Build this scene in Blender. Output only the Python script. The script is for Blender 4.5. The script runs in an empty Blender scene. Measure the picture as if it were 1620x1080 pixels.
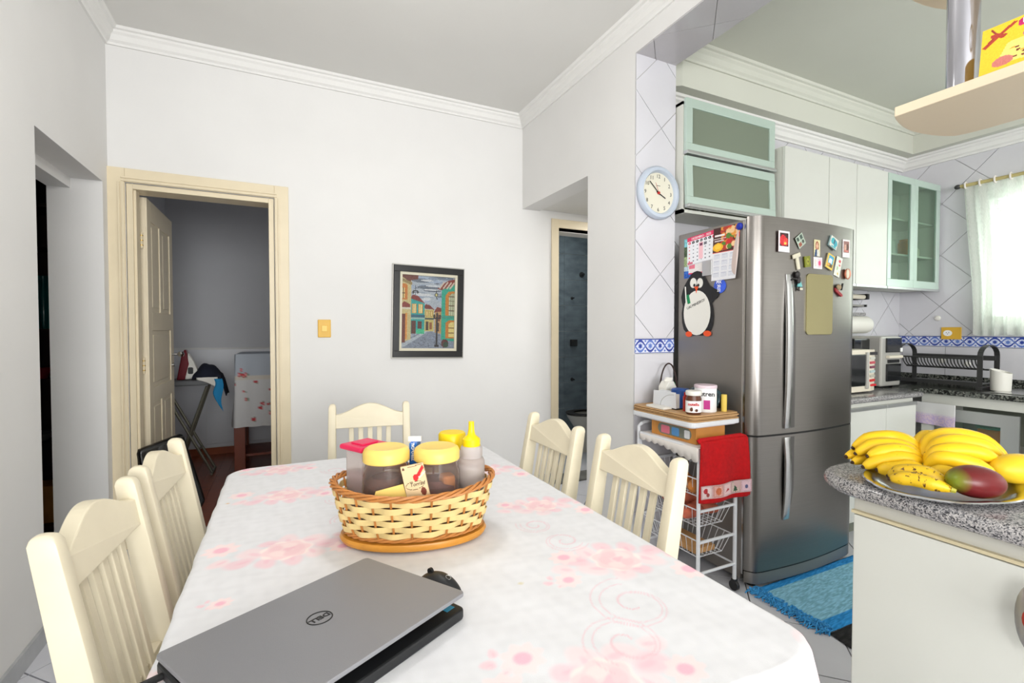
import bpy, bmesh, math, random
import numpy as np
from mathutils import Vector, Matrix

random.seed(7)
rng = np.random.RandomState(5)
scene = bpy.context.scene
C = scene.collection
PI = math.pi

# ------------------------------------------------------------------ camera
cam_d = bpy.data.cameras.new('camera'); cam_d.sensor_width = 36.0; cam_d.lens = 36.0*752/1620
cam_d.clip_start = 0.02
cam = bpy.data.objects.new('camera', cam_d); C.objects.link(cam)
cam.location = (0, 0, 1.30)
cam.rotation_euler = (math.radians(90-1.335), 0, math.radians(-25.6))
scene.camera = cam

# ------------------------------------------------------------------ world, lights, exposure
w = bpy.data.worlds.new('daylight'); scene.world = w; w.use_nodes = True
bg = w.node_tree.nodes['Background']
bg.inputs['Color'].default_value = (0.93, 0.97, 1.0, 1); bg.inputs['Strength'].default_value = 3.0
scene.view_settings.view_transform = 'Standard'
scene.view_settings.look = 'None'
scene.view_settings.gamma = 1.0
scene.view_settings.use_curve_mapping = False
scene.view_settings.exposure = 0.25

def area(name, loc, rot, sx, sy, power, col=(1, 1, 1)):
    d = bpy.data.lights.new(name, 'AREA'); d.shape = 'RECTANGLE'; d.size = sx; d.size_y = sy
    d.energy = power; d.color = col
    o = bpy.data.objects.new(name, d); C.objects.link(o); o.location = loc
    o.rotation_euler = [math.radians(a) for a in rot]
    return o
# added fill light at an unseen rear opening, far behind the photographer
area('added_rear_fill', (0.45, -4.75, 1.6), (90, 0, 0), 2.4, 2.0, 150, (1.0, 0.997, 0.985))
# added light panel on the left wall behind the photographer, brightens the right wall
area('added_side_fill', (-0.895, -2.3, 1.65), (90, 0, -90), 1.7, 1.5, 62, (1.0, 0.997, 0.985))
# added unseen light for the kitchen, on solid wall at the photographer's right
area('added_kitchen_fill', (4.80, -1.6, 1.75), (90, 0, 90), 1.4, 1.0, 6, (0.97, 1.0, 0.95))
# daylight through the window over the sink
area('sink_window_daylight', (4.93, 1.2, 1.82), (90, 0, 90), 0.9, 0.9, 7, (0.97, 1.0, 0.96))
# added dim fill at the bedroom's far wall, no window there
area('added_bedroom_fill', (1.35, 4.8, 1.7), (90, 0, 90), 0.9, 0.8, 3.0, (0.98, 0.98, 1.0))
area('added_hall_fill', (2.75, 3.05, 2.29), (0, 0, 0), 0.3, 0.3, 9.0, (1.0, 0.97, 0.92))  # added hall light without a fixture, lifts the passage soffit
area('added_bathroom_fill', (2.75, 4.2, 2.56), (0, 0, 0), 0.5, 0.4, 4.0, (0.95, 1.0, 0.97))  # added fill panel under the bathroom ceiling, facing down, no window there

# ------------------------------------------------------------------ helpers
def lin(c):
    c = np.asarray(c, float)/255.0
    return np.where(c <= 0.04045, c/12.92, ((c+0.055)/1.055)**2.4)
def L4(c):
    r = lin(c); return (float(r[0]), float(r[1]), float(r[2]), 1.0)

MATS = {}
def mat(name, rgb, rough=0.5, metal=0.0, var=0.0, vscale=8.0, bump=0.0, bscale=40.0, trans=0.0, alpha=1.0,
        ior=1.45, coat=0.0, emit=None, estr=0.0, stretch=None, spec=0.5, sss=0.0, aniso=0.0, rough_var=0.0):
    m = bpy.data.materials.new(name); m.use_nodes = True
    nt = m.node_tree; b = nt.nodes['Principled BSDF']
    b.inputs['Base Color'].default_value = L4(rgb); b.inputs['Roughness'].default_value = rough
    b.inputs['Metallic'].default_value = metal; b.inputs['Transmission Weight'].default_value = trans
    b.inputs['Alpha'].default_value = alpha; b.inputs['IOR'].default_value = ior
    b.inputs['Coat Weight'].default_value = coat; b.inputs['Specular IOR Level'].default_value = spec
    if emit is not None:
        b.inputs['Emission Color'].default_value = L4(emit); b.inputs['Emission Strength'].default_value = estr
    tc = nt.nodes.new('ShaderNodeTexCoord'); mp = nt.nodes.new('ShaderNodeMapping')
    nt.links.new(tc.outputs['Object'], mp.inputs['Vector'])
    if stretch: mp.inputs['Scale'].default_value = stretch
    n = nt.nodes.new('ShaderNodeTexNoise'); n.inputs['Scale'].default_value = vscale; n.inputs['Detail'].default_value = 5
    nt.links.new(mp.outputs['Vector'], n.inputs['Vector'])
    if var > 0:
        r = nt.nodes.new('ShaderNodeValToRGB')
        c = np.array(L4(rgb)[:3])
        lo = np.clip(c*(1-var), 0, 1); hi = np.clip(c*(1+var), 0, 1)
        r.color_ramp.elements[0].position = 0.3; r.color_ramp.elements[1].position = 0.7
        r.color_ramp.elements[0].color = (*lo, 1); r.color_ramp.elements[1].color = (*hi, 1)
        nt.links.new(n.outputs['Fac'], r.inputs['Fac']); nt.links.new(r.outputs['Color'], b.inputs['Base Color'])
    if rough_var > 0:
        mr = nt.nodes.new('ShaderNodeMapRange'); mr.inputs['To Min'].default_value = max(0, rough-rough_var); mr.inputs['To Max'].default_value = rough+rough_var
        nt.links.new(n.outputs['Fac'], mr.inputs['Value']); nt.links.new(mr.outputs['Result'], b.inputs['Roughness'])
    if bump > 0:
        n2 = nt.nodes.new('ShaderNodeTexNoise'); n2.inputs['Scale'].default_value = bscale; n2.inputs['Detail'].default_value = 3
        nt.links.new(mp.outputs['Vector'], n2.inputs['Vector'])
        bp = nt.nodes.new('ShaderNodeBump'); bp.inputs['Strength'].default_value = bump; bp.inputs['Distance'].default_value = 0.004
        nt.links.new(n2.outputs['Fac'], bp.inputs['Height']); nt.links.new(bp.outputs['Normal'], b.inputs['Normal'])
    MATS[name] = m
    return m

def print_mat(name, rough=0.6, metal=0.0, coat=0.0, trans_l=0.0, bump=0.0, bscale=300):
    """colour comes from the printed colour attribute of the mesh"""
    m = bpy.data.materials.new(name); m.use_nodes = True
    nt = m.node_tree; b = nt.nodes['Principled BSDF']
    a = nt.nodes.new('ShaderNodeVertexColor'); a.layer_name = 'print'
    nt.links.new(a.outputs['Color'], b.inputs['Base Color'])
    b.inputs['Roughness'].default_value = rough; b.inputs['Metallic'].default_value = metal; b.inputs['Coat Weight'].default_value = coat
    if bump > 0:
        n2 = nt.nodes.new('ShaderNodeTexNoise'); n2.inputs['Scale'].default_value = bscale
        tc = nt.nodes.new('ShaderNodeTexCoord'); nt.links.new(tc.outputs['Object'], n2.inputs['Vector'])
        bp = nt.nodes.new('ShaderNodeBump'); bp.inputs['Strength'].default_value = bump; bp.inputs['Distance'].default_value = 0.004
        nt.links.new(n2.outputs['Fac'], bp.inputs['Height']); nt.links.new(bp.outputs['Normal'], b.inputs['Normal'])
    MATS[name] = m
    return m

def V(*a): return np.array(a, float)
def unit(v):
    v = np.asarray(v, float); n = np.linalg.norm(v); return v/n if n > 1e-12 else v
def rotz(a):
    c, s = math.cos(a), math.sin(a); return np.array([[c, -s, 0], [s, c, 0], [0, 0, 1.0]])

class MB:
    """collects shapes in world coordinates; build() links them as one mesh object"""
    def __init__(s): s.v = []; s.f = []
    def add(s, vs, fs):
        o = len(s.v); s.v.extend([tuple(float(q) for q in p) for p in vs]); s.f.extend([tuple(i+o for i in f) for f in fs]); return s
    def box(s, x0, x1, y0, y1, z0, z1):
        return s.add([(x0,y0,z0),(x1,y0,z0),(x1,y1,z0),(x0,y1,z0),(x0,y0,z1),(x1,y0,z1),(x1,y1,z1),(x0,y1,z1)],
                     [(0,3,2,1),(4,5,6,7),(0,1,5,4),(1,2,6,5),(2,3,7,6),(3,0,4,7)])
    def obox(s, c, sx, sy, sz, R=None):
        R = np.eye(3) if R is None else R
        P = [(-1,-1,-1),(1,-1,-1),(1,1,-1),(-1,1,-1),(-1,-1,1),(1,-1,1),(1,1,1),(-1,1,1)]
        return s.add([np.asarray(c)+R@(V(*p)*V(sx,sy,sz)/2) for p in P], [(0,3,2,1),(4,5,6,7),(0,1,5,4),(1,2,6,5),(2,3,7,6),(3,0,4,7)])
    def bar(s, p0, p1, w, t, up=(0,0,1), w1=None, t1=None):
        """rectangular bar from p0 to p1; w across, t along 'up'"""
        p0 = V(*p0); p1 = V(*p1); d = unit(p1-p0); a = unit(np.cross(d, up)); b = np.cross(a, d)
        w1 = w if w1 is None else w1; t1 = t if t1 is None else t1
        vs = []
        for p, ww, tt in ((p0, w, t), (p1, w1, t1)):
            for i, j in ((-1,-1),(1,-1),(1,1),(-1,1)): vs.append(p+a*i*ww/2+b*j*tt/2)
        return s.add(vs, [(0,3,2,1),(4,5,6,7),(0,1,5,4),(1,2,6,5),(2,3,7,6),(3,0,4,7)])
    def tube(s, pts, r, n=8, closed=False, rs=None, flat=None, cap=True):
        pts = [V(*p) for p in pts]; m = len(pts)
        rs = [r]*m if rs is None else rs
        tang = []
        for i in range(m):
            if closed: t = pts[(i+1) % m]-pts[i-1]
            else: t = pts[min(i+1, m-1)]-pts[max(i-1, 0)]
            tang.append(unit(t))
        ref = V(0,0,1) if abs(tang[0][2]) < 0.9 else V(1,0,0)
        a = unit(np.cross(tang[0], ref)); vs = []
        for i in range(m):
            a = unit(a-tang[i]*np.dot(a, tang[i])); b = np.cross(tang[i], a)
            for k in range(n):
                an = 2*PI*k/n
                fx = 1.0 if flat is None else flat
                vs.append(pts[i]+rs[i]*(math.cos(an)*a+fx*math.sin(an)*b))
        fs = []
        for i in range(m if closed else m-1):
            j = (i+1) % m
            for k in range(n): fs.append((i*n+k, i*n+(k+1) % n, j*n+(k+1) % n, j*n+k))
        if not closed and cap: fs.append(tuple(range(n-1, -1, -1))); fs.append(tuple((m-1)*n+k for k in range(n)))
        return s.add(vs, fs)
    def cyl(s, p0, p1, r, r1=None, n=16): return s.tube([p0, p1], r, n, rs=[r, r if r1 is None else r1])
    def lathe(s, prof, c=(0,0,0), n=24, sx=1.0, sy=1.0, R=None, closed_ends=True):
        c = V(*c); R = np.eye(3) if R is None else R; vs = []; fs = []
        for r, z in prof:
            for k in range(n):
                a = 2*PI*k/n; vs.append(c+R@V(r*sx*math.cos(a), r*sy*math.sin(a), z))
        for i in range(len(prof)-1):
            for k in range(n): fs.append((i*n+k, i*n+(k+1) % n, (i+1)*n+(k+1) % n, (i+1)*n+k))
        if closed_ends:
            if prof[0][0] > 1e-5: fs.append(tuple(range(n-1, -1, -1)))
            if prof[-1][0] > 1e-5: fs.append(tuple((len(prof)-1)*n+k for k in range(n)))
        return s.add(vs, fs)
    def prism(s, poly, o=(0,0,0), u=(1,0,0), v=(0,1,0), t=(0,0,0.01)):
        """2-D outline in the plane o + x u + y v, thickened by the vector t"""
        o = V(*o); u = V(*u); v = V(*v); t = V(*t); n = len(poly)
        a = [o+u*p[0]+v*p[1] for p in poly]; b = [q+t for q in a]
        return s.add(a+b, [tuple(range(n-1, -1, -1)), tuple(range(n, 2*n))]+[(i, (i+1) % n, n+(i+1) % n, n+i) for i in range(n)])
    def ellipsoid(s, c, rx, ry, rz, R=None, nu=16, nv=10):
        prof = [(math.sin(PI*i/nv), -math.cos(PI*i/nv)) for i in range(nv+1)]
        R = np.eye(3) if R is None else R
        vs = []; fs = []; c = V(*c)
        for r, z in prof:
            for k in range(nu):
                a = 2*PI*k/nu; vs.append(c+R@V(r*rx*math.cos(a), r*ry*math.sin(a), z*rz))
        for i in range(nv):
            for k in range(nu): fs.append((i*nu+k, i*nu+(k+1) % nu, (i+1)*nu+(k+1) % nu, (i+1)*nu+k))
        return s.add(vs, fs)
    def grid(s, P):
        """P: array [nu][nv][3]"""
        P = np.asarray(P); nu, nv = P.shape[:2]
        return s.add(P.reshape(-1, 3), [(i*nv+j, (i+1)*nv+j, (i+1)*nv+j+1, i*nv+j+1) for i in range(nu-1) for j in range(nv-1)])
    def build(s, name, m, root=None, parent=None, smooth=False, bevel=0.0, bseg=2, kind=None, solid=0.0, label=None, ang=40):
        me = bpy.data.meshes.new(name)
        off = V(0,0,0)
        if root is not None: off = V(*root.get('_org', (0,0,0)))
        me.from_pydata([tuple(V(*p)-off) for p in s.v], [], s.f)
        if bevel > 0 or True:
            bm = bmesh.new(); bm.from_mesh(me)
            bmesh.ops.remove_doubles(bm, verts=bm.verts, dist=1e-6)
            bmesh.ops.recalc_face_normals(bm, faces=bm.faces)
            if bevel > 0:
                ed = [e for e in bm.edges if len(e.link_faces) == 2 and e.calc_face_angle(0) > math.radians(30)]
                bmesh.ops.bevel(bm, geom=ed, offset=bevel, segments=bseg, affect='EDGES', profile=0.5, clamp_overlap=True)
            bm.to_mesh(me); bm.free()
        if smooth:
            for p in me.polygons: p.use_smooth = True
            try: me.set_sharp_from_angle(angle=math.radians(ang))
            except Exception: pass
        me.materials.append(MATS[m] if isinstance(m, str) else m)
        o = bpy.data.objects.new(name, me); C.objects.link(o)
        par = parent if parent is not None else root
        if par is not None: o.parent = par
        if solid > 0:
            md = o.modifiers.new('thickness', 'SOLIDIFY'); md.thickness = solid; md.offset = 0
        if kind: o['kind'] = kind
        if label: o['label'] = label
        return o

ORG = {}
def thing(name, label, cat, loc=(0,0,0), group=None):
    o = bpy.data.objects.new(name, None); C.objects.link(o); o.location = loc
    o.empty_display_size = 0.05
    o['label'] = label; o['category'] = cat
    if group: o['group'] = group
    o['_org'] = [float(q) for q in loc]
    return o
def tag(o, label, cat, group=None):
    o['label'] = label; o['category'] = cat
    if group: o['group'] = group
    return o
def copy_tree(o, parent=None):
    c = o.copy(); C.objects.link(c); c.parent = parent
    for ch in list(o.children): copy_tree(ch, c)
    return c
def S(mb, name, m, parent=None, **k):
    """a piece of the setting"""
    o = mb.build(name, m, parent=parent, **k)
    if parent is None: o['kind'] = 'structure'
    return o
def B(*a): return MB().box(*a)

# ---- printed panels: a small raster laid on a real flat piece, one colour per cell
class Canvas:
    def __init__(s, nx, ny, bgc): s.nx, s.ny = nx, ny; s.a = np.tile(np.array(bgc, float), (ny, nx, 1)); s.X, s.Y = np.meshgrid((np.arange(nx)+.5)/nx, (np.arange(ny)+.5)/ny)
    def rect(s, x0, y0, x1, y1, c): s.a[(s.X >= x0) & (s.X < x1) & (s.Y >= y0) & (s.Y < y1)] = c; return s
    def ell(s, x, y, rx, ry, c): s.a[((s.X-x)/rx)**2+((s.Y-y)/ry)**2 <= 1] = c; return s
    def poly(s, pts, c):
        ins = np.zeros(s.X.shape, bool); n = len(pts)
        for i in range(n):
            (x0, y0), (x1, y1) = pts[i], pts[(i+1) % n]
            if y0 == y1: continue
            cr = ((y0 > s.Y) != (y1 > s.Y)) & (s.X < (x1-x0)*(s.Y-y0)/(y1-y0)+x0); ins ^= cr
        s.a[ins] = c; return s
    def line(s, pts, wdt, c, ar=1.0):
        for (x0, y0), (x1, y1) in zip(pts[:-1], pts[1:]):
            dx, dy = x1-x0, (y1-y0)*ar; l2 = dx*dx+dy*dy+1e-12
            t = np.clip(((s.X-x0)*dx+(s.Y-y0)*ar*dy)/l2, 0, 1)
            d = np.hypot(s.X-x0-t*dx, (s.Y-y0)*ar-t*dy); s.a[d < wdt] = c
        return s
    def noise(s, amp): s.a = np.clip(s.a+rng.uniform(-amp, amp, s.a.shape[:2])[..., None], 0, 255); return s

def panel(name, cv, o, u, v, t, m, root=None, parent=None, bend=None, kind=None, label=None):
    """cv drawn with y up; o lower-left corner, u and v full edge vectors, t thickness vector (printed side at o, body towards t)"""
    nx, ny = cv.nx, cv.ny; o = V(*o); u = V(*u); v = V(*v); t = V(*t)
    off = V(*root.get('_org', (0,0,0))) if root is not None else V(0,0,0)
    gx, gy = np.meshgrid(np.arange(nx+1)/nx, np.arange(ny+1)/ny)
    P = o[None,None]+gx[...,None]*u+gy[...,None]*v
    if bend is not None: P = P+bend(gx, gy)
    P = P.reshape(-1, 3)-off; nvt = len(P)
    idx = np.arange(nvt).reshape(ny+1, nx+1)
    F = np.stack([idx[:-1,:-1], idx[:-1,1:], idx[1:,1:], idx[1:,:-1]], -1).reshape(-1, 4)
    ring = list(idx[0, :-1])+list(idx[:-1, -1])+list(idx[-1, :0:-1])+list(idx[:0:-1, 0])
    back = [P[i]+t for i in ring]; nr = len(ring)
    Vv = np.vstack([P, back])
    faces = [tuple(int(q) for q in f) for f in F]
    for i in range(nr): faces.append((int(ring[i]), nvt+i, nvt+(i+1) % nr, int(ring[(i+1) % nr])))
    faces.append(tuple(nvt+i for i in range(nr)))
    me = bpy.data.meshes.new(name); me.from_pydata([tuple(p) for p in Vv], [], faces)
    at = me.attributes.new('print', 'FLOAT_COLOR', 'CORNER')
    col = np.ones((len(me.loops), 4)); lc = lin(cv.a.reshape(-1, 3))
    col[:len(F)*4, :3] = np.repeat(lc, 4, axis=0); col[len(F)*4:, :3] = lc.mean(0)
    at.data.foreach_set('color', col.astype(np.float32).ravel())
    me.materials.append(MATS[m]); ob = bpy.data.objects.new(name, me); C.objects.link(ob)
    ob.parent = parent if parent is not None else root
    if kind: ob['kind'] = kind
    if label: ob['label'] = label
    return ob

def text(name, s, o, u, v, size, m, root=None, parent=None, align='CENTER', depth=0.0004, shear=0.0, bold=0.0):
    """flat lettering: baseline point o, unit vectors u (reading direction) and v (up)"""
    cu = bpy.data.curves.new('lettering', 'FONT'); cu.body = s; cu.size = size; cu.align_x = align; cu.extrude = depth; cu.shear = shear; cu.offset = bold
    cu.resolution_u = 2
    to = bpy.data.objects.new('lettering', cu); C.objects.link(to)
    dg = bpy.context.evaluated_depsgraph_get(); me = bpy.data.meshes.new_from_object(to.evaluated_get(dg))
    bpy.data.objects.remove(to); bpy.data.curves.remove(cu)
    u = unit(u); v = unit(v); nrm = np.cross(u, v); off = V(*root.get('_org', (0,0,0))) if root is not None else V(0,0,0)
    M = Matrix.Identity(4)
    for i in range(3): M[i][0] = u[i]; M[i][1] = v[i]; M[i][2] = nrm[i]; M[i][3] = o[i]-off[i]
    me.transform(M); me.materials.clear(); me.materials.append(MATS[m] if isinstance(m, str) else m)
    ob = bpy.data.objects.new(name, me); C.objects.link(ob); ob.parent = parent if parent is not None else root
    return ob
# ------------------------------------------------------------------ materials of the setting
mat('plaster', (228, 227, 225), 0.85, var=0.015, vscale=3, bump=0.06, bscale=60)
mat('plaster_ceiling', (222, 221, 217), 0.9, var=0.012, vscale=3)
mat('cornice', (232, 231, 228), 0.8, bump=0.25, bscale=55)
mat('kitchen_ceiling', (206, 207, 196), 0.85, var=0.012, vscale=3)
mat('grout', (208, 208, 206), 0.9)
mat('floor_grout', (96, 92, 92), 0.9)
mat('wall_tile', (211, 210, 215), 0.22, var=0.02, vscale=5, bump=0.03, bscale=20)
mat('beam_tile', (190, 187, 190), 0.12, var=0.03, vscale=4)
mat('floor_tile', (214, 215, 222), 0.25, var=0.03, vscale=6)
mat('threshold_marble', (120, 120, 116), 0.35, var=0.35, vscale=9)
mat('baseboard_marble', (176, 178, 180), 0.35, var=0.15, vscale=7)
mat('frame_paint', (226, 212, 182), 0.4, var=0.03, vscale=6)
mat('door_paint', (226, 214, 188), 0.42, var=0.03, vscale=6)
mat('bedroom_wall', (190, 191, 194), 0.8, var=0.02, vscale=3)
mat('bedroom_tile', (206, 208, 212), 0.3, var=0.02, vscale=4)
mat('wood_floor', (138, 66, 34), 0.3, var=0.3, vscale=6, stretch=(1, 8, 1))
mat('bath_tile', (134, 146, 154), 0.3, var=0.22, vscale=7, stretch=(1, 1, 2.2))
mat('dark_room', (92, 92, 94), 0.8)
mat('chrome', (205, 206, 208), 0.12, 1.0)
mat('black_plastic', (18, 18, 19), 0.4)
mat('brass', (190, 160, 90), 0.35, 1.0)
mat('switch_plastic', (226, 178, 62), 0.4)

XL, YB, XR, YE, XP, YK, XW, ZC = -0.915, 3.52, 1.782, 2.125, 2.074, 2.30, 4.866, 3.04
YR = -4.9

def clip_poly(poly, x0, x1, y0, y1):
    def cl(P, inside, cross):
        out = []
        for i in range(len(P)):
            a, b = P[i], P[(i+1) % len(P)]
            if inside(a): out.append(a)
            if inside(a) != inside(b): out.append(cross(a, b))
        return out
    def cx(v): return lambda a, b: (v, a[1]+(b[1]-a[1])*(v-a[0])/(b[0]-a[0]))
    def cy(v): return lambda a, b: (a[0]+(b[0]-a[0])*(v-a[1])/(b[1]-a[1]), v)
    for f, c in ((lambda p: p[0] >= x0, cx(x0)), (lambda p: p[0] <= x1, cx(x1)), (lambda p: p[1] >= y0, cy(y0)), (lambda p: p[1] <= y1, cy(y1))):
        if len(poly) < 3: return []
        poly = cl(poly, f, c)
    return poly
def poly_area(p): return abs(sum(p[i][0]*p[(i+1) % len(p)][1]-p[(i+1) % len(p)][0]*p[i][1] for i in range(len(p))))/2

def tiles(rects, size, gap, ang, phase, o, u, v, t, m, parent, name='tile', visible=None):
    """tiles as single pieces, clipped to the rectangles; o,u,v plane, t thickness vector"""
    n = 0
    c, s = math.cos(ang), math.sin(ang)
    for (x0, x1, y0, y1) in rects:
        R = int(max(x1-x0, y1-y0)*1.6/size)+3
        cx, cy = (x0+x1)/2, (y0+y1)/2
        gi = math.floor(((cx-phase[0])*c+(cy-phase[1])*s)/size); gj = math.floor((-(cx-phase[0])*s+(cy-phase[1])*c)/size)
        for i in range(gi-R, gi+R):
            for j in range(gj-R, gj+R):
                q = [((i*size+gap/2), (j*size+gap/2)), ((i+1)*size-gap/2, j*size+gap/2), ((i+1)*size-gap/2, (j+1)*size-gap/2), (i*size+gap/2, (j+1)*size-gap/2)]
                q = [(phase[0]+a*c-b*s, phase[1]+a*s+b*c) for a, b in q]
                q = clip_poly(q, x0, x1, y0, y1)
                if len(q) < 3 or poly_area(q) < 2e-4: continue
                ctr = (sum(p[0] for p in q)/len(q), sum(p[1] for p in q)/len(q))
                if visible and not visible(*ctr): continue
                MB().prism(q, o, u, v, t).build(name, m, parent=parent); n += 1
    return n

# ------------------------------------------------------------------ floor
fl = S(B(-3.6, XW+0.15, YR-0.1, 7.2, -0.10, -0.008), 'floor', 'floor_grout')
D45 = math.radians(45)
def floor_seen(x, y): return y > 0.3 and not (-0.1 < x < 0.85 and y < 1.9) and (x < 3.6)
tiles([(XL, XR, 0.3, YB-0.02), (XR, 3.6, 0.3, YK)], 0.33, 0.006, D45, (-0.885, 2.85), (0,0,-0.008), (1,0,0), (0,1,0), (0,0,0.008), 'floor_tile', fl, visible=floor_seen)
tiles([(XR, 3.4, 2.59, 3.50)], 0.33, 0.006, D45, (-0.885, 2.85), (0,0,-0.008), (1,0,0), (0,1,0), (0,0,0.008), 'floor_tile', fl)
# plain remainder of the floor behind the photographer and under things
B(XL, XW, YR, 0.3, -0.008, 0).build('floor_slab', 'floor_tile', parent=fl)
B(3.6, XW, 0.3, YK, -0.008, 0).build('floor_slab', 'floor_tile', parent=fl)
B(-0.1, 0.85, 0.3, 1.9, -0.007, -0.002).build('floor_slab', 'floor_tile', parent=fl)
B(2.06, 3.4, 3.64, 4.9, -0.006, 0.0).build('floor_slab', 'floor_tile', parent=fl)
B(-0.83, -0.055, 3.47, 3.68, -0.008, 0.004).build('door_threshold', 'threshold_marble', parent=fl)
B(-1.16, -0.90, 2.62, 3.43, -0.008, 0.004).build('door_threshold', 'threshold_marble', parent=fl)
B(2.06, 2.8, 3.42, 3.64, -0.008, 0.012).build('door_threshold', 'threshold_marble', parent=fl)
# bedroom planks
for i in range(26):
    x = -1.07+i*0.085
    B(x+0.001, x+0.084, 3.68, 5.85, -0.008, 0.0).build('plank', 'wood_floor', parent=fl)

# ------------------------------------------------------------------ ceilings
S(B(-3.6, XP, YR-0.1, YB+0.15, ZC, ZC+0.1), 'ceiling', 'plaster_ceiling')
ck = S(B(XP, XW+0.15, YR-0.1, YK+0.15, 3.0, 3.1), 'ceiling_kitchen', 'kitchen_ceiling')
MB().prism([(XP, 2.205), (2.157, 2.15), (4.72, 2.15), (4.72, YK), (XP, YK)], (0,0,2.76), t=(0,0,0.24)).build('soffit', 'kitchen_ceiling', parent=ck)
B(4.72, XW, YR, YK, 2.76, 3.0).build('soffit', 'kitchen_ceiling', parent=ck)
S(B(1.94, 3.45, 2.55, YB, 2.312, 2.42), 'ceiling_hall', 'plaster_ceiling')
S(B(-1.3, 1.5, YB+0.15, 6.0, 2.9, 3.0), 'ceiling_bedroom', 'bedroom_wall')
S(B(2.0, 3.45, YB+0.15, 5.0, 2.6, 2.7), 'ceiling_bathroom', 'plaster_ceiling')

# ------------------------------------------------------------------ walls
wb = S(MB().box(XL-0.25, -0.83, YB, YB+0.15, 0, ZC), 'wall_back', 'plaster')
B(-0.83, -0.055, YB, YB+0.15, 2.165, ZC).build('wall_panel', 'plaster', parent=wb)
B(-0.055, 2.125, YB, YB+0.15, 0, ZC).build('wall_panel', 'plaster', parent=wb)
B(2.125, 2.72, YB, YB+0.15, 2.147, ZC).build('wall_panel', 'plaster', parent=wb)
B(2.72, 3.45, YB, YB+0.15, 0, ZC).build('wall_panel', 'plaster', parent=wb)
wr = S(B(XR, XP, YE, 2.583, 0, ZC), 'wall_right', 'plaster')
B(XR, 1.94, 2.583, YB, 2.30, ZC).build('wall_panel', 'plaster', parent=wr)
B(XR, XP-0.004, YR, YE, 2.848, ZC).build('header_beam', 'plaster', parent=wr)
B(XP, 3.45, 2.46, 2.583, 0, 2.4).build('wall_panel', 'plaster', parent=wr)
wl = S(B(XL-0.24, XL, YR, 2.62, 0, ZC), 'wall_left', 'plaster')
B(XL-0.24, XL, 2.62, 3.43, 2.14, ZC).build('wall_panel', 'plaster', parent=wl)
B(XL-0.24, XL, 3.43, YB, 0, ZC).build('wall_panel', 'plaster', parent=wl)
B(XL-0.24, XL-0.14, 2.62, 3.43, 2.085, 2.14).build('lintel', 'plaster', parent=wl)
wk = S(B(XP-0.02, XW+0.15, YK, YK+0.15, 0, 3.0), 'wall_kitchen', 'grout')
# wall with the sink window
WY0, WY1, WZ0, WZ1 = 0.75, 1.74, 1.36, 2.36
ww = S(B(XW, XW+0.15, WY1, YK, 0, 3.0), 'wall_window', 'grout')
B(XW, XW+0.15, YR, WY0, 0, 3.0).build('wall_panel', 'plaster', parent=ww)
B(XW, XW+0.15, WY0, WY1, 0, WZ0).build('wall_panel', 'grout', parent=ww)
B(XW, XW+0.15, WY0, WY1, WZ1, 3.0).build('wall_panel', 'grout', parent=ww)
# wall behind the photographer with an opening made for the added rear light
wq = S(B(XL-0.24, -0.80, YR-0.12, YR, 0, ZC), 'wall_rear', 'plaster')
B(1.70, XW+0.15, YR-0.12, YR, 0, ZC).build('wall_panel', 'plaster', parent=wq)
B(-0.80, 1.70, YR-0.12, YR, 0, 0.55).build('wall_panel', 'plaster', parent=wq)
B(-0.80, 1.70, YR-0.12, YR, 2.65, ZC).build('wall_panel', 'plaster', parent=wq)
# bedroom shell
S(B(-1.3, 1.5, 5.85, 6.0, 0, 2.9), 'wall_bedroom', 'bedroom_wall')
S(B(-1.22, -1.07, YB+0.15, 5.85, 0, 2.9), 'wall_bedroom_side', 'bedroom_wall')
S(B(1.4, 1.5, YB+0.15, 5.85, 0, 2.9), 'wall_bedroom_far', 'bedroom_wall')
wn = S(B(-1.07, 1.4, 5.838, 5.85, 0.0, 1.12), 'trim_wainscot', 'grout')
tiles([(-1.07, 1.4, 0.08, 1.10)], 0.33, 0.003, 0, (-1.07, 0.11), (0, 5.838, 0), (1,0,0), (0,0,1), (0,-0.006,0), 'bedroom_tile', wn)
S(B(-1.07, 1.4, 5.825, 5.845, 0, 0.07), 'baseboard_bedroom', mat('skirting_wood', (140, 70, 38), 0.45, var=0.15))
# bathroom shell
bw = S(B(1.95, 3.45, 4.9, 5.0, 0, 2.6), 'wall_bathroom', 'grout')
tiles([(2.06, 3.4, 0, 2.6)], 0.31, 0.004, 0, (2.42, 0.05), (0, 4.9, 0), (1,0,0), (0,0,1), (0,-0.006,0), 'bath_tile', bw)
S(B(3.4, 3.5, 2.5, 5.0, 0, 2.6), 'wall_bathroom_far', 'bath_tile')
S(B(1.95, 2.06, YB+0.15, 4.9, 0, 2.6), 'wall_bathroom_near', 'bath_tile')
# living room seen as a dark slit through the left opening
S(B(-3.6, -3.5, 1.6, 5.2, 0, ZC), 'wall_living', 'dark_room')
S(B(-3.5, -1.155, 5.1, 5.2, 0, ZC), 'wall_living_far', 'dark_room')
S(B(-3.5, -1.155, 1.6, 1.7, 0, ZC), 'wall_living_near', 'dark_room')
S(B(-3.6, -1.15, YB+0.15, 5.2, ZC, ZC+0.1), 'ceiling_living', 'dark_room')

# ------------------------------------------------------------------ tiled kitchen walls
def diag(rects, o, u, v, t, parent, phase): tiles(rects, 0.295, 0.004, D45, phase, o, u, v, t, 'wall_tile', parent)
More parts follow.
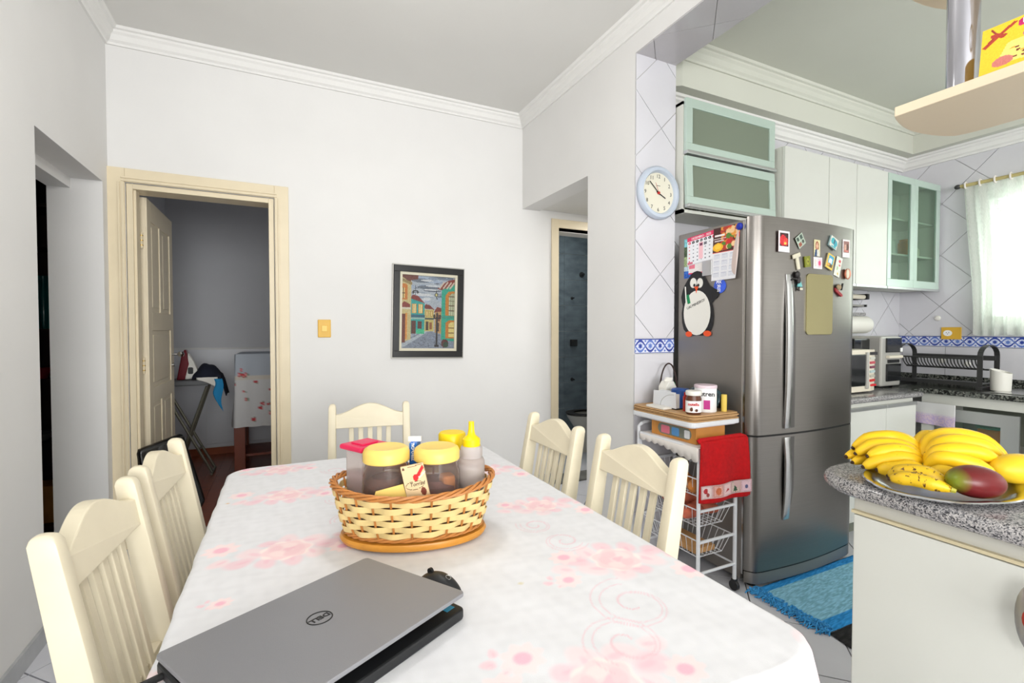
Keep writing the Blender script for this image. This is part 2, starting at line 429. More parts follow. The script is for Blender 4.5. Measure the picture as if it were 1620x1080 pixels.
# end of the right wall (the pillar with the clock): u = X, v = Z
PT = (0, YE, 0); PTt = (0, -0.008, 0)
wr_back = B(XR+0.001, XP, YE-0.0015, YE, 0, 2.84).build('tile_bed', 'grout', parent=wr)
diag([(XR+0.001, XP, 1.256, 2.84)], PT, (1,0,0), (0,0,1), PTt, wr, (1.965, 2.46))
tiles([(XR+0.001, XP, 0.0, 1.166)], 0.30, 0.004, 0, (XR-0.01, 0.866), PT, (1,0,0), (0,0,1), PTt, 'wall_tile', wr)
# underside of the header beam
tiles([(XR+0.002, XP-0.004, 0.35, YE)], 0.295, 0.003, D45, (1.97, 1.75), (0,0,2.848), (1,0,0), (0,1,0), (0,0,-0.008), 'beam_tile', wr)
# kitchen back wall
diag([(XP, XW, 1.256, 2.76)], (0, YK, 0), (1,0,0), (0,0,1), (0,-0.008,0), wk, (2.18, 1.93))
tiles([(2.9, XW, 0.85, 1.166)], 0.30, 0.004, 0, (2.9, 0.866), (0, YK, 0), (1,0,0), (0,0,1), (0,-0.008,0), 'wall_tile', wk)
# window wall: u = Y, v = Z
WV = dict(o=(XW, 0, 0), u=(0,1,0), v=(0,0,1), t=(-0.008,0,0))
diag([(WY1+0.012, YK-0.008, 1.256, 2.76), (0.75, WY1+0.012, WZ1+0.01, 2.76)], parent=ww, phase=(1.80, 2.54), **WV)
tiles([(0.6, YK-0.008, 0.85, 1.166)], 0.30, 0.004, 0, (1.965, 0.866), WV['o'], WV['u'], WV['v'], WV['t'], 'wall_tile', ww)
B(XW-0.008, XW, 0.6, WY1+0.012, 1.256, WZ0).build('tile', 'wall_tile', parent=ww)

# blue scroll border tiles
print_mat('glazed_print', rough=0.2)
def border_canvas():
    cv = Canvas(72, 26, (222, 226, 240)); DB, MBl, LB = (52, 72, 158), (96, 122, 196), (170, 186, 226)
    x = cv.X; y = cv.Y
    for ph in (0, PI):
        yy = 0.5+0.36*np.sin(2*PI*x+ph)
        cv.a[np.abs(y-yy) < 0.085] = DB if ph == 0 else MBl
    for cx in (0.25, 0.75):
        cv.ell(cx, 0.5, 0.13, 0.24, LB); cv.ell(cx, 0.5, 0.085, 0.16, MBl if cx > 0.5 else DB)
        for k in range(6): cv.ell(cx+0.09*math.cos(k*PI/3), 0.5+0.17*math.sin(k*PI/3), 0.022, 0.05, (205, 212, 235))
    for cx in (0.0, 0.5, 1.0): cv.ell(cx, 0.16, 0.05, 0.07, MBl); cv.ell(cx, 0.84, 0.05, 0.07, MBl)
    cv.rect(0, 0.94, 1, 1, DB); cv.rect(0, 0, 1, 0.05, DB)
    return cv
BC = border_canvas()
x = XR+0.001
while x < XP-0.01:
    wd = min(0.147, XP-x)
    panel('border_tile', BC, (x+0.001, YE-0.010, 1.170), (wd-0.002, 0, 0), (0, 0, 0.082), (0, 0.0095, 0), 'glazed_print', parent=wr); x += 0.147
y = YK-0.008
while y > 0.75:
    panel('border_tile', BC, (XW-0.010, y-0.001, 1.170), (0, -0.145, 0), (0, 0, 0.082), (0.0095, 0, 0), 'glazed_print', parent=ww); y -= 0.147

# ------------------------------------------------------------------ cornices, skirting
PROF = [(0,0), (0.012,0), (0.016,0.012), (0.03,0.022), (0.038,0.05), (0.05,0.06), (0.052,0.072), (0.066,0.076), (0.072,0.09), (0,0.09)]
def cornice(name, p0, p1, nrm, z, m='cornice', sc=1.0, m0=1, m1=1):
    """profile swept from p0 to p1; nrm points into the room; m0, m1 mitre signs"""
    p0 = V(*p0, 0); p1 = V(*p1, 0); d = unit(p1-p0); n = V(*nrm, 0); mb = MB(); vs = []
    for p, sg in ((p0, m0), (p1, -m1)):
        for a, b in PROF: vs.append(p+n*a*sc+d*a*sc*sg+V(0,0,z+b*sc))
    k = len(PROF)
    mb.add(vs, [tuple(range(k)), tuple(range(2*k-1, k-1, -1))]+[(i, (i+1) % k, k+(i+1) % k, k+i) for i in range(k)])
    return S(mb, name, m)
cornice('trim_1', (XL, YB), (XR, YB), (0,-1), ZC-0.09)
cornice('trim_2', (XR, YB), (XR, YR), (-1,0), ZC-0.09, m1=0)
cornice('trim_3', (XL, YR), (XL, YB), (1,0), ZC-0.09, m0=0)
cornice('trim_4', (XP, YK-0.008), (XW-0.008, YK-0.008), (0,-1), 2.67, m0=0)
cornice('trim_5', (XW-0.008, YK-0.008), (XW-0.008, YR), (-1,0), 2.67, m1=0)
cornice('trim_6', (XP, 2.15), (4.72, 2.15), (0,-1), 2.91, 'kitchen_ceiling', m0=0)
cornice('trim_7', (4.72, 2.15), (4.72, YR), (-1,0), 2.91, 'kitchen_ceiling', m1=0)
bb = S(B(XL, XL+0.012, YR, 2.62, 0, 0.075), 'baseboard_left', 'baseboard_marble')
S(B(0.04, 2.05, YB-0.012, YB, 0, 0.075), 'baseboard_back', 'baseboard_marble')
S(B(XR-0.012, XR, YE, 2.583, 0, 0.075), 'baseboard_right', 'baseboard_marble')

# ------------------------------------------------------------------ bedroom door: frame and leaf
def arch_profile(): return None
d1 = S(MB(), 'door_1', 'frame_paint') if False else None
def moulded(mb, x0, x1, y, z0, z1, side):
    """stepped architrave board on the wall face y (towards -Y)"""
    mb.box(x0, x1, y-0.012, y, z0, z1)
fr = MB(); fr.box(-0.915, -0.835, YB-0.014, YB, 0, 2.25); dframe = S(fr, 'door_1', 'frame_paint')
B(-0.05, 0.034, YB-0.014, YB, 0, 2.25).build('architrave', 'frame_paint', parent=dframe, bevel=0.003)
B(-0.835, -0.05, YB-0.014, YB, 2.17, 2.25).build('architrave', 'frame_paint', parent=dframe, bevel=0.003)
for (a, b) in ((-0.852, -0.838), (-0.868, -0.858), (-0.062+0.015, -0.035), (-0.03, -0.02)):
    B(a, b, YB-0.020, YB-0.012, 0, 2.168).build('moulding', 'frame_paint', parent=dframe, bevel=0.002)
for (a, b) in ((2.172, 2.184), (2.190, 2.200)):
    B(-0.852, -0.035, YB-0.020, YB-0.012, a, b).build('moulding', 'frame_paint', parent=dframe, bevel=0.002)
B(-0.835, -0.80, YB, YB+0.15, 0, 2.17).build('jamb', 'frame_paint', parent=dframe, bevel=0.002)
B(-0.085, -0.05, YB, YB+0.15, 0, 2.17).build('jamb', 'frame_paint', parent=dframe, bevel=0.002)
B(-0.80, -0.085, YB, YB+0.15, 2.135, 2.17).build('jamb', 'frame_paint', parent=dframe, bevel=0.002)
B(-0.80, -0.788, YB+0.02, YB+0.09, 0, 2.135).build('door_stop', 'frame_paint', parent=dframe)
# leaf, swung fully into the bedroom: lies along Y at X = -0.79
LX0, LX1, LY0, LY1 = -0.805, -0.768, YB+0.165, YB+0.165+0.74
leaf = thing('door_leaf', 'open cream panelled bedroom door swung inwards on its hinges', 'door', (LX0, LY0, 0.01))
B(LX0, LX1-0.008, LY0, LY1, 0.01, 2.13).build('leaf_core', 'door_paint', leaf, bevel=0.002)
def leaf_b(n, y0, y1, z0, z1, d=0.008, bev=0.0025): return B(LX1-0.009, LX1-0.008+d, y0, y1, z0, z1).build(n, 'door_paint', leaf, bevel=bev)
st = [(LY0, LY0+0.10), (LY0+0.32, LY0+0.42), (LY1-0.10, LY1)]
for a, b in ((LY0, LY0+0.10), (LY1-0.10, LY1)): leaf_b('stile', a, b, 0.01, 2.13)
for z0, z1 in ((0.01, 0.20), (0.83, 0.93), (1.30, 1.42), (2.0, 2.13)): leaf_b('rail', LY0+0.10, LY1-0.10, z0, z1)
leaf_b('mullion', LY0+0.33, LY0+0.41, 1.42, 2.0); leaf_b('mullion', LY0+0.33, LY0+0.41, 0.20, 0.83)
for (y0, y1, z0, z1) in ((LY0+0.13, LY0+0.30, 1.45, 1.97), (LY0+0.44, LY1-0.13, 1.45, 1.97), (LY0+0.13, LY1-0.13, 0.96, 1.27), (LY0+0.13, LY0+0.30, 0.23, 0.80), (LY0+0.44, LY1-0.13, 0.23, 0.80)):
    leaf_b('raised_panel', y0, y1, z0, z1, 0.005, 0.004)
kn = MB().cyl((LX1, LY1-0.06, 1.12), (LX1+0.045, LY1-0.06, 1.12), 0.009).lathe([(0.0,-0.022),(0.016,-0.018),(0.024,0),(0.016,0.018),(0,0.022)], (LX1+0.055, LY1-0.06, 1.12), 14).build('knob', 'chrome', leaf, smooth=True)
MB().cyl((LX1, LY1-0.06, 1.04), (LX1+0.012, LY1-0.06, 1.04), 0.016).build('key_plate', 'chrome', leaf, smooth=True)
for z in (1.86, 1.08, 0.28):
    h = MB().cyl((-0.796, YB+0.157, z-0.05), (-0.796, YB+0.157, z+0.05), 0.009, n=10).build('hinge', 'frame_paint', leaf, smooth=True)
    for k in (-0.03, 0, 0.03):
        MB().cyl((-0.796, YB+0.157, z+k-0.003), (-0.796, YB+0.157, z+k+0.003), 0.0105, n=10).build('hinge_ring', 'brass', parent=h, root=leaf)
# bathroom door frame (the back wall runs on behind the right-hand opening)
df2 = S(B(2.056, 2.125, YB-0.012, YB, 0, 2.25), 'door_2', 'frame_paint')
B(2.125, 2.72, YB-0.012, YB, 2.147+0.03, 2.25).build('architrave', 'frame_paint', parent=df2, bevel=0.003)
B(2.72, 2.79, YB-0.012, YB, 0, 2.25).build('architrave', 'frame_paint', parent=df2, bevel=0.003)
B(2.108, 2.128, YB, YB+0.15, 0, 2.17).build('jamb', 'frame_paint', parent=df2)
B(2.70, 2.72, YB, YB+0.15, 0, 2.17).build('jamb', 'frame_paint', parent=df2)
B(2.128, 2.70, YB, YB+0.15, 2.15, 2.177).build('jamb', 'frame_paint', parent=df2)
# ------------------------------------------------------------------ materials of the furniture
mat('cream_paint', (232, 222, 196), 0.38, var=0.03, vscale=9, bump=0.03, bscale=30)
mat('table_wood', (206, 196, 170), 0.45, var=0.05)
mat('steel', (134, 130, 126), 0.30, 1.0, var=0.03, vscale=5, stretch=(1, 1, 60))
mat('fridge_side', (146, 141, 136), 0.42, 0.75, var=0.03, vscale=4)
mat('steel_light', (196, 196, 196), 0.25, 1.0)
mat('dark_gap', (14, 14, 14), 0.6)
mat('white_laminate', (206, 205, 196), 0.3, var=0.01)
mat('cabinet_white', (211, 212, 205), 0.18, var=0.01)
mat('aluminium_green', (196, 214, 204), 0.35, 0.35)
mat('alu', (200, 202, 202), 0.35, 0.9)
mat('cream_laminate', (226, 210, 182), 0.4)
mat('panel_trim', (206, 194, 160), 0.45)

def granite(name, cols, sc):
    m = bpy.data.materials.new(name); m.use_nodes = True; nt = m.node_tree; b = nt.nodes['Principled BSDF']
    b.inputs['Roughness'].default_value = 0.16
    tc = nt.nodes.new('ShaderNodeTexCoord')
    v = nt.nodes.new('ShaderNodeTexVoronoi'); v.inputs['Scale'].default_value = sc; v.inputs['Randomness'].default_value = 1
    n = nt.nodes.new('ShaderNodeTexNoise'); n.inputs['Scale'].default_value = sc*0.5; n.inputs['Detail'].default_value = 8; n.inputs['Roughness'].default_value = 0.75
    nt.links.new(tc.outputs['Object'], v.inputs['Vector']); nt.links.new(tc.outputs['Object'], n.inputs['Vector'])
    mx = nt.nodes.new('ShaderNodeMath'); mx.operation = 'MULTIPLY_ADD'; mx.inputs[1].default_value = 0.35; 
    sep = nt.nodes.new('ShaderNodeSeparateColor'); nt.links.new(v.outputs['Color'], sep.inputs['Color'])
    nt.links.new(sep.outputs['Red'], mx.inputs[0]); nt.links.new(n.outputs['Fac'], mx.inputs[2])
    sub = nt.nodes.new('ShaderNodeMath'); sub.operation = 'SUBTRACT'; sub.inputs[1].default_value = 0.17
    nt.links.new(mx.outputs[0], sub.inputs[0])
    r = nt.nodes.new('ShaderNodeValToRGB'); r.color_ramp.interpolation = 'LINEAR'
    for i, (p, c) in enumerate(cols):
        e = r.color_ramp.elements[i] if i < 2 else r.color_ramp.elements.new(p)
        e.position = p; e.color = L4(c)
    nt.links.new(sub.outputs[0], r.inputs['Fac']); nt.links.new(r.outputs['Color'], b.inputs['Base Color'])
    MATS[name] = m
granite('granite_grey', [(0.30, (34, 34, 36)), (0.42, (100, 100, 104)), (0.52, (158, 156, 156)), (0.62, (196, 192, 190)), (0.75, (70, 68, 70))], 330)
granite('granite_dark', [(0.30, (14, 15, 15)), (0.46, (44, 46, 44)), (0.58, (96, 100, 94)), (0.70, (130, 130, 122))], 110)

# cloth print ------------------------------------------------------
class Cloth:
    """colour field of the printed table cloth in table coordinates"""
    def __init__(s, U, W):
        s.U, s.W = U, W; s.c = np.tile(np.array([229., 229., 232.]), U.shape+(1,))
        n = np.zeros(U.shape)
        for k in range(9):
            a = rng.uniform(0, PI); f = rng.uniform(60, 240); n += np.sin((U*np.cos(a)+W*np.sin(a))*f+rng.uniform(0, 6))*np.sin((U*np.sin(a)-W*np.cos(a))*f*0.8+k)
        s.n = n/9; s.c -= np.clip(s.n*9, -2, 5)[..., None]
    def blend(s, m, col, a=1.0):
        m = np.clip(m, 0, 1)[..., None]*a; s.c = s.c*(1-m)+np.array(col, float)*m
    def soft(s, d, w=0.004): return np.clip(0.5-d/w, 0, 1)
    def blob(s, x, y, rx, ry, ang, col, a=0.9, w=0.09, lob=0, la=0.15):
        c, n = math.cos(ang), math.sin(ang); X = (s.U-x)*c+(s.W-y)*n; Y = -(s.U-x)*n+(s.W-y)*c
        t = np.arctan2(Y/ry, X/rx); r = np.hypot(X/rx, Y/ry); lim = 1+(la*np.cos(lob*t+x*40) if lob else 0)
        s.blend(np.clip((lim-r)/w, 0, 1), col, a)
    def rose(s, x, y, r, ph):
        s.blob(x, y, r*1.12, r*1.0, ph, (252, 234, 230), 0.9, 0.12, 7, 0.07)
        s.blob(x, y, r, r*0.9, ph, (247, 216, 218), 0.95, 0.10, 6, 0.09)
        for k in range(5):
            a = ph+k*2*PI/5; s.blob(x+r*0.5*math.cos(a), y+r*0.45*math.sin(a), r*0.42, r*0.3, a+1.57, (250, 226, 224) if k % 2 else (244, 205, 210), 0.8, 0.3)
        s.blob(x+r*0.1, y, r*0.3, r*0.2, ph+0.5, (242, 196, 205), 0.8, 0.4, 3, 0.2)
    def petal(s, x, y, r, ang, deep=False):
        s.blob(x, y, r*0.95, r*0.72, ang, (245, 205, 213) if deep else (248, 220, 223), 0.72, 0.40, 3, 0.06)
        s.blob(x-r*0.2*math.cos(ang), y-r*0.2*math.sin(ang), r*0.5, r*0.22, ang, (241, 186, 200), 0.4, 0.6)
    def bud(s, x, y, r): s.blob(x, y, r*1.7, r*1.5, 0.3, (250, 226, 226), 0.85, 0.2, 8, 0.12); s.blob(x, y, r*0.8, r*0.7, 0, (244, 184, 202), 0.85, 0.35)
    def curve(s, pts, w, col, a):
        d = np.full(s.U.shape, 9.0)
        for (x0, y0), (x1, y1) in zip(pts[:-1], pts[1:]):
            dx, dy = x1-x0, y1-y0; l2 = dx*dx+dy*dy+1e-12
            t = np.clip(((s.U-x0)*dx+(s.W-y0)*dy)/l2, 0, 1); d = np.minimum(d, np.hypot(s.U-x0-t*dx, s.W-y0-t*dy))
        s.blend(np.clip(1.2-d/w, 0, 1), col, a)
    def scroll(s, x, y, r, a0, sg=1):
        for off in (0, 0.24):
            pts = []
            for i in range(46):
                t = i/45; a = a0+sg*t*(3.1*PI); rr = r*(1-t*0.86)*(1-off*(1-t)); pts.append((x+rr*math.cos(a), y+rr*math.sin(a)))
            s.curve(pts, 0.0022, (234, 186, 196), 0.42)
    def cluster(s, x, y, r, ph):
        for k, (dx, dy, q, dp) in enumerate(((-1.35,0.35,0.85,0), (-1.9,-0.35,0.75,1), (-2.6,0.1,0.6,0), (1.25,0.55,0.85,0), (1.75,-0.25,0.8,1), (-0.9,-0.85,0.7,1), (1.0,-0.85,0.75,0), (0.2,1.05,0.8,0), (-0.6,1.0,0.6,1), (2.5,0.3,0.6,0), (0.1,-1.1,0.7,1))):
            c, n = math.cos(ph), math.sin(ph); X = x+r*(dx*c-dy*n); Y = y+r*(dx*n+dy*c)
            s.petal(X, Y, r*q, ph+math.atan2(dy, dx)+0.6*(k % 3-1), bool(dp))
        s.rose(x, y, r, ph); c, n = math.cos(ph+2.6), math.sin(ph+2.6); s.bud(x+2.9*r*c, y+2.9*r*n, r*0.45); s.bud(x-2.6*r*c, y-1.6*r*n, r*0.4)

def grid_mesh(name, P, col, m, root=None, parent=None, smooth=True):
    """P [nu,nv,3] world points, col [nu,nv,3] print colours 0-255"""
    nu, nv = P.shape[:2]; off = V(*root.get('_org', (0,0,0))) if root is not None else V(0,0,0)
    Q = (P.reshape(-1, 3)-off).astype(np.float32); idx = np.arange(nu*nv).reshape(nu, nv)
    F = np.stack([idx[:-1,:-1], idx[1:,:-1], idx[1:,1:], idx[:-1,1:]], -1).reshape(-1, 4)
    me = bpy.data.meshes.new(name); me.vertices.add(len(Q)); me.vertices.foreach_set('co', Q.ravel())
    me.loops.add(F.size); me.polygons.add(len(F)); me.loops.foreach_set('vertex_index', F.ravel().astype(np.int32))
    me.polygons.foreach_set('loop_start', np.arange(0, F.size, 4, dtype=np.int32)); me.polygons.foreach_set('loop_total', np.full(len(F), 4, np.int32))
    me.update(calc_edges=True); me.validate()
    if smooth: me.polygons.foreach_set('use_smooth', np.ones(len(me.polygons), bool))
    if col is not None:
        at = me.attributes.new('print', 'FLOAT_COLOR', 'POINT'); cc = np.ones((nu*nv, 4), np.float32); cc[:, :3] = lin(np.clip(col, 0, 255)).reshape(-1, 3)
        at.data.foreach_set('color', cc.ravel())
    me.materials.append(MATS[m]); o = bpy.data.objects.new(name, me); C.objects.link(o); o.parent = parent if parent is not None else root
    return o

# ------------------------------------------------------------------ dining table and cloth
TX0, TX1, TY0, TY1, TZ = -0.185, 0.83, 0.50, 2.12, 0.752
table = thing('dining_table', 'long cream dining table hidden under the pink rose tablecloth', 'table', (0.32, 1.3, 0))
MB().prism([(q[0], q[1]) for q in [(TX0+0.08+(TX1-TX0-0.16)*(sx > 0)+0.078*math.cos(a), TY0+0.08+(TY1-TY0-0.16)*(sy > 0)+0.078*math.sin(a)) for (sx, sy, a0) in ((1,-1,-PI/2),(1,1,0),(-1,1,PI/2),(-1,-1,PI)) for a in [a0+k*PI/12 for k in range(7)]]], (0,0,TZ-0.03), t=(0,0,0.03)).build('table_top', 'table_wood', table, bevel=0.004)
for x in (TX0+0.09, TX1-0.09):
    for y in (TY0+0.10, TY1-0.10): B(x-0.035, x+0.035, y-0.035, y+0.035, 0, TZ-0.03).build('leg', 'table_wood', table, bevel=0.004)
for x in (TX0+0.09, TX1-0.09): B(x-0.012, x+0.012, TY0+0.13, TY1-0.13, TZ-0.12, TZ-0.03).build('apron', 'table_wood', table)
for y in (TY0+0.10, TY1-0.10): B(TX0+0.13, TX1-0.13, y-0.012, y+0.012, TZ-0.12, TZ-0.03).build('apron', 'table_wood', table)

print_mat('cloth_print', rough=0.75, bump=0.10, bscale=500)
def make_cloth():
    drop = 0.235; st = 0.0038; rc = 0.075; zt = TZ+0.006
    us = np.arange(TX0-drop, TX1+drop+st, st); ws = np.arange(TY0-drop, TY1+drop+st, st)
    U, W = np.meshgrid(us, ws, indexing='ij')
    # nearest point of the rounded table outline
    cx = np.clip(U, TX0+rc, TX1-rc); cy = np.clip(W, TY0+rc, TY1-rc); dx, dy = U-cx, W-cy; dd = np.hypot(dx, dy)
    d = np.maximum(dd-rc, 0); nx = np.where(dd > 1e-9, dx/np.maximum(dd, 1e-9), 0); ny = np.where(dd > 1e-9, dy/np.maximum(dd, 1e-9), 0)
    bx = U-nx*d; by = W-ny*d
    rb = 0.014; ang = np.minimum(d/rb, PI/2); hor = rb*np.sin(ang); ver = rb*(1-np.cos(ang))+np.maximum(d-rb*PI/2, 0)
    per = by*1.0*np.abs(nx)+bx*np.abs(ny)+np.arctan2(ny, nx)*0.10
    fold = np.clip(d/drop, 0, 1.4)*(0.016*np.sin(per*26+1.0)+0.010*np.sin(per*57+0.4))+np.clip(d/drop, 0, 1.4)*0.028
    crn = (np.abs(nx) > 0.15) & (np.abs(ny) > 0.15)
    fold = fold+np.where(crn, np.clip(d/drop, 0, 1.4)*0.05*np.abs(np.sin(np.arctan2(ny, nx)*2)), 0)
    P = np.stack([bx+nx*(hor+fold), by+ny*(hor+fold), zt-ver+0.0012*np.sin(U*31+W*9)*np.sin(W*23)*(d <= 0)], -1)
    K = Cloth(U, W)
    for (x, y, r, ph) in ((0.0, 1.72, 0.050, 0.1), (0.0, 1.29, 0.055, 0.12), (0.705, 0.90, 0.056, 2.95), (0.71, 1.28, 0.048, 3.0), (0.70, 1.70, 0.05, 2.9),
                          (0.44, 0.585, 0.055, 0.2), (0.85, 0.44, 0.055, 1.4), (-0.06, 0.84, 0.055, 0.2), (-0.02, 2.05, 0.045, 0.1), (0.40, 2.03, 0.045, 0.1), (0.98, 0.9, 0.05, 1.6), (0.35, 0.36, 0.06, 0.2), (-0.33, 1.5, 0.05, 1.5)):
        K.cluster(x, y, r, ph)
    for (x, y, r, a, sg) in ((0.622, 0.735, 0.098, 1.25, 1), (0.535, 0.648, 0.088, -2.5, -1), (0.645, 1.035, 0.062, -0.7, -1), (0.625, 1.155, 0.055, 2.5, 1), (0.165, 1.60, 0.055, 2.9, 1),
                             (0.165, 1.43, 0.055, -2.8, -1), (0.17, 1.95, 0.05, 2.9, 1), (0.58, 1.50, 0.05, -0.6, -1)):
        K.scroll(x, y, r, a, sg)
    for (x, y, r) in ((0.552, 0.868, 0.019), (0.350, 0.690, 0.024), (-0.12, 1.09, 0.014)):
        K.bud(x, y, r); K.petal(x-2.4*r, y+0.4*r, r*0.75, 2.7, True); K.petal(x-1.7*r, y+1.3*r, r*0.6, 1.5, True); K.petal(x-1.5*r, y-0.7*r, r*0.5, 0.5)
    K.blob(0.452, 0.90, 0.008, 0.006, 0, (220, 212, 180), 0.8, 0.5); K.blob(-0.165, 1.72, 0.006, 0.005, 0, (226, 168, 96), 0.9, 0.5)
    o = grid_mesh('tablecloth', P, K.c, 'cloth_print')
    return tag(o, 'white tablecloth printed with pink roses and scrolls', 'tablecloth')
make_cloth()

# ------------------------------------------------------------------ chairs
def chair_proto(org_label):
    """built at the origin: back posts at y=0, sitter looks to +y; 0.41 wide"""
    t = thing('dining_chair', org_label, 'chair', (0,0,0), 'cream dining chairs around the table')
    W2 = 0.185; H = 0.955
    def lean(z): return -0.085*max(0, (z-0.45)/0.5) if z > 0.45 else -0.05*max(0, (0.45-z)/0.45)
    for sx in (-1, 1):
        mb = MB(); secs = []
        for z, wd, dp in ((0, 0.034, 0.034), (0.25, 0.038, 0.046), (0.45, 0.040, 0.060), (0.70, 0.038, 0.054), (0.90, 0.036, 0.046), (0.938, 0.035, 0.044), (0.951, 0.028, 0.034), (0.955, 0.014, 0.016)):
            y = lean(z); secs.append([(sx*W2+a*wd/2, y+b*dp/2, z) for a, b in ((-1,-1),(1,-1),(1,1),(-1,1))])
        vs = [p for s_ in secs for p in s_]; k = len(secs)
        fs = [(0,3,2,1), tuple((k-1)*4+q for q in range(4))]+[(i*4+j, i*4+(j+1) % 4, (i+1)*4+(j+1) % 4, (i+1)*4+j) for i in range(k-1) for j in range(4)]
        mb.add(vs, fs).build('back_post', 'cream_paint', t, bevel=0.004, smooth=True)
    # crest rail with its arched top
    top = []; n = 22
    for i in range(n+1):
        x = -W2+0.014+(2*W2-0.028)*i/n; q = abs(x)/(W2-0.014)
        z = 0.900+0.052*(0.5+0.5*math.cos(PI*min(1, q*1.04)))**0.85
        top.append((x, z))
    pol = [(-W2+0.014, 0.832), (W2-0.014, 0.832)]+top[::-1]
    pts0 = []; 
    mb = MB(); nn = len(pol); vs = []
    for off in (-0.015, 0.017):
        for x, z in pol: vs.append((x, lean(z)+off-0.012*(1-(x/W2)**2), z))
    mb.add(vs, [tuple(range(nn)), tuple(range(2*nn-1, nn-1, -1))]+[(i, (i+1) % nn, nn+(i+1) % nn, nn+i) for i in range(nn)])
    mb.build('crest_rail', 'cream_paint', t, bevel=0.003)
    for i in range(5):
        x = -0.094+0.047*i
        MB().bar((x*0.92, lean(0.52)+0.004, 0.50), (x, lean(0.845)-0.008, 0.845), 0.024, 0.012, up=(0,1,0)).build('slat', 'cream_paint', t, bevel=0.002)
    MB().box(-W2+0.01, W2-0.01, -0.035, -0.010, 0.465, 0.515).build('lower_rail', 'cream_paint', t, bevel=0.003)
    seat = MB().prism([(-W2-0.005, -0.015), (W2+0.005, -0.015), (W2+0.025, 0.385), (W2+0.0, 0.405), (-W2-0.0, 0.405), (-W2-0.025, 0.385)], (0,0,0.435), t=(0,0,0.028))
    seat.build('seat', 'cream_paint', t, bevel=0.006)
    for sx in (-1, 1):
        MB().bar((sx*(W2-0.005), 0.365, 0), (sx*(W2-0.003), 0.365, 0.435), 0.030, 0.030, up=(0,1,0), w1=0.04, t1=0.04).build('front_leg', 'cream_paint', t, bevel=0.003)
        MB().box(sx*W2-0.010, sx*W2+0.010, 0.0, 0.36, 0.385, 0.435).build('seat_rail', 'cream_paint', t)
        MB().box(sx*W2-0.008, sx*W2+0.008, -0.02, 0.36, 0.17, 0.20).build('stretcher', 'cream_paint', t)
    MB().box(-W2, W2, 0.355, 0.375, 0.385, 0.435).build('seat_rail', 'cream_paint', t)
    return t
chair = chair_proto('cream slat-back chair at the far end of the table, by the picture wall')
places = [((0.382, 2.435, 0), PI-0.15, None),
          ((0.942, 1.725, 0), PI/2, 'cream slat-back chair by the bathroom opening, farther of two on that side'),
          ((0.952, 1.213, 0), PI/2, 'cream slat-back chair nearest the basket trolley and fridge'),
          ((-0.270, 1.790, 0), -PI/2-0.06, 'cream slat-back chair in front of the open bedroom door'),
          ((-0.298, 1.318, 0), -PI/2-0.09, 'cream slat-back chair closest to the camera beside the left wall')]
for i, (loc, rz, lab) in enumerate(places):
    o = chair if i == 0 else copy_tree(chair)
    o.location = loc; o.rotation_euler = (0, 0, rz); o.scale = (0.98, 1, 0.972)
    if lab: o['label'] = lab

# ------------------------------------------------------------------ fridge
FX0, FX1, FYF, FYB, FZ = 2.088, 2.945, 1.625, 2.10, 1.868
fridge = thing('fridge', 'tall stainless steel fridge freezer covered in magnets', 'fridge', (2.5, 1.85, 0))
B(FX0, FX1, FYF+0.035, FYB, 0.03, FZ-0.012).build('cabinet_body', 'fridge_side', fridge, bevel=0.006)
MB().box(FX0+0.004, FX0+0.012, FYF+0.026, FYF+0.036, 0.06, FZ-0.01).build('door_gasket', 'steel_light', fridge)
B(FX0+0.006, FX1-0.006, FYF+0.02, FYF+0.036, 0.08, FZ-0.012).build('door_gap', 'dark_gap', fridge)
def fridge_front(n=26, depth=0.085, inset=0.0):
    """plan outline of a door: flat back, bowed front with rounded corners"""
    P = [(FX0+inset, FYF+0.02)]
    cxs = []
    for i in range(n+1):
        q = i/n; x = FX0+inset+(FX1-FX0-2*inset)*q
        e = min(q, 1-q)*(FX1-FX0); rr = 0.055
        corner = 0 if e >= rr else rr-math.sqrt(max(0, rr*rr-(rr-e)**2))
        y = FYF-0.025-0.030*math.sin(PI*q)+corner
        P.append((x, min(y, FYF+0.018)))
    P.append((FX1-inset, FYF+0.02))
    return P
fo = fridge_front()
for nm, z0, z1 in (('freezer_door', 0.085, 0.765), ('fridge_door', 0.775, FZ)):
    MB().prism(fo, (0,0,z0), t=(0,0,z1-z0)).build(nm, 'steel', fridge, smooth=True, ang=50)
MB().prism(fridge_front(inset=0.006), (0,0,0.765), t=(0,0,0.010)).build('door_seam', 'dark_gap', fridge)
MB().prism(fridge_front(inset=0.004), (0,0,0.022), t=(0,0,0.056)).build('plinth', 'fridge_side', fridge, smooth=True, ang=50)
MB().prism(fridge_front(inset=0.012), (0,0,0.076), t=(0,0,0.010)).build('plinth_seam', 'dark_gap', fridge)
for x in (FX0+0.06, FX1-0.06):
    MB().cyl((x, FYF+0.02, 0), (x, FYF+0.02, 0.03), 0.022).build('foot', 'black_plastic', fridge)
    MB().cyl((x, FYB-0.06, 0), (x, FYB-0.06, 0.03), 0.022).build('foot', 'black_plastic', fridge)
def fy(x): q = (x-FX0)/(FX1-FX0); return FYF-0.025-0.030*math.sin(PI*q)
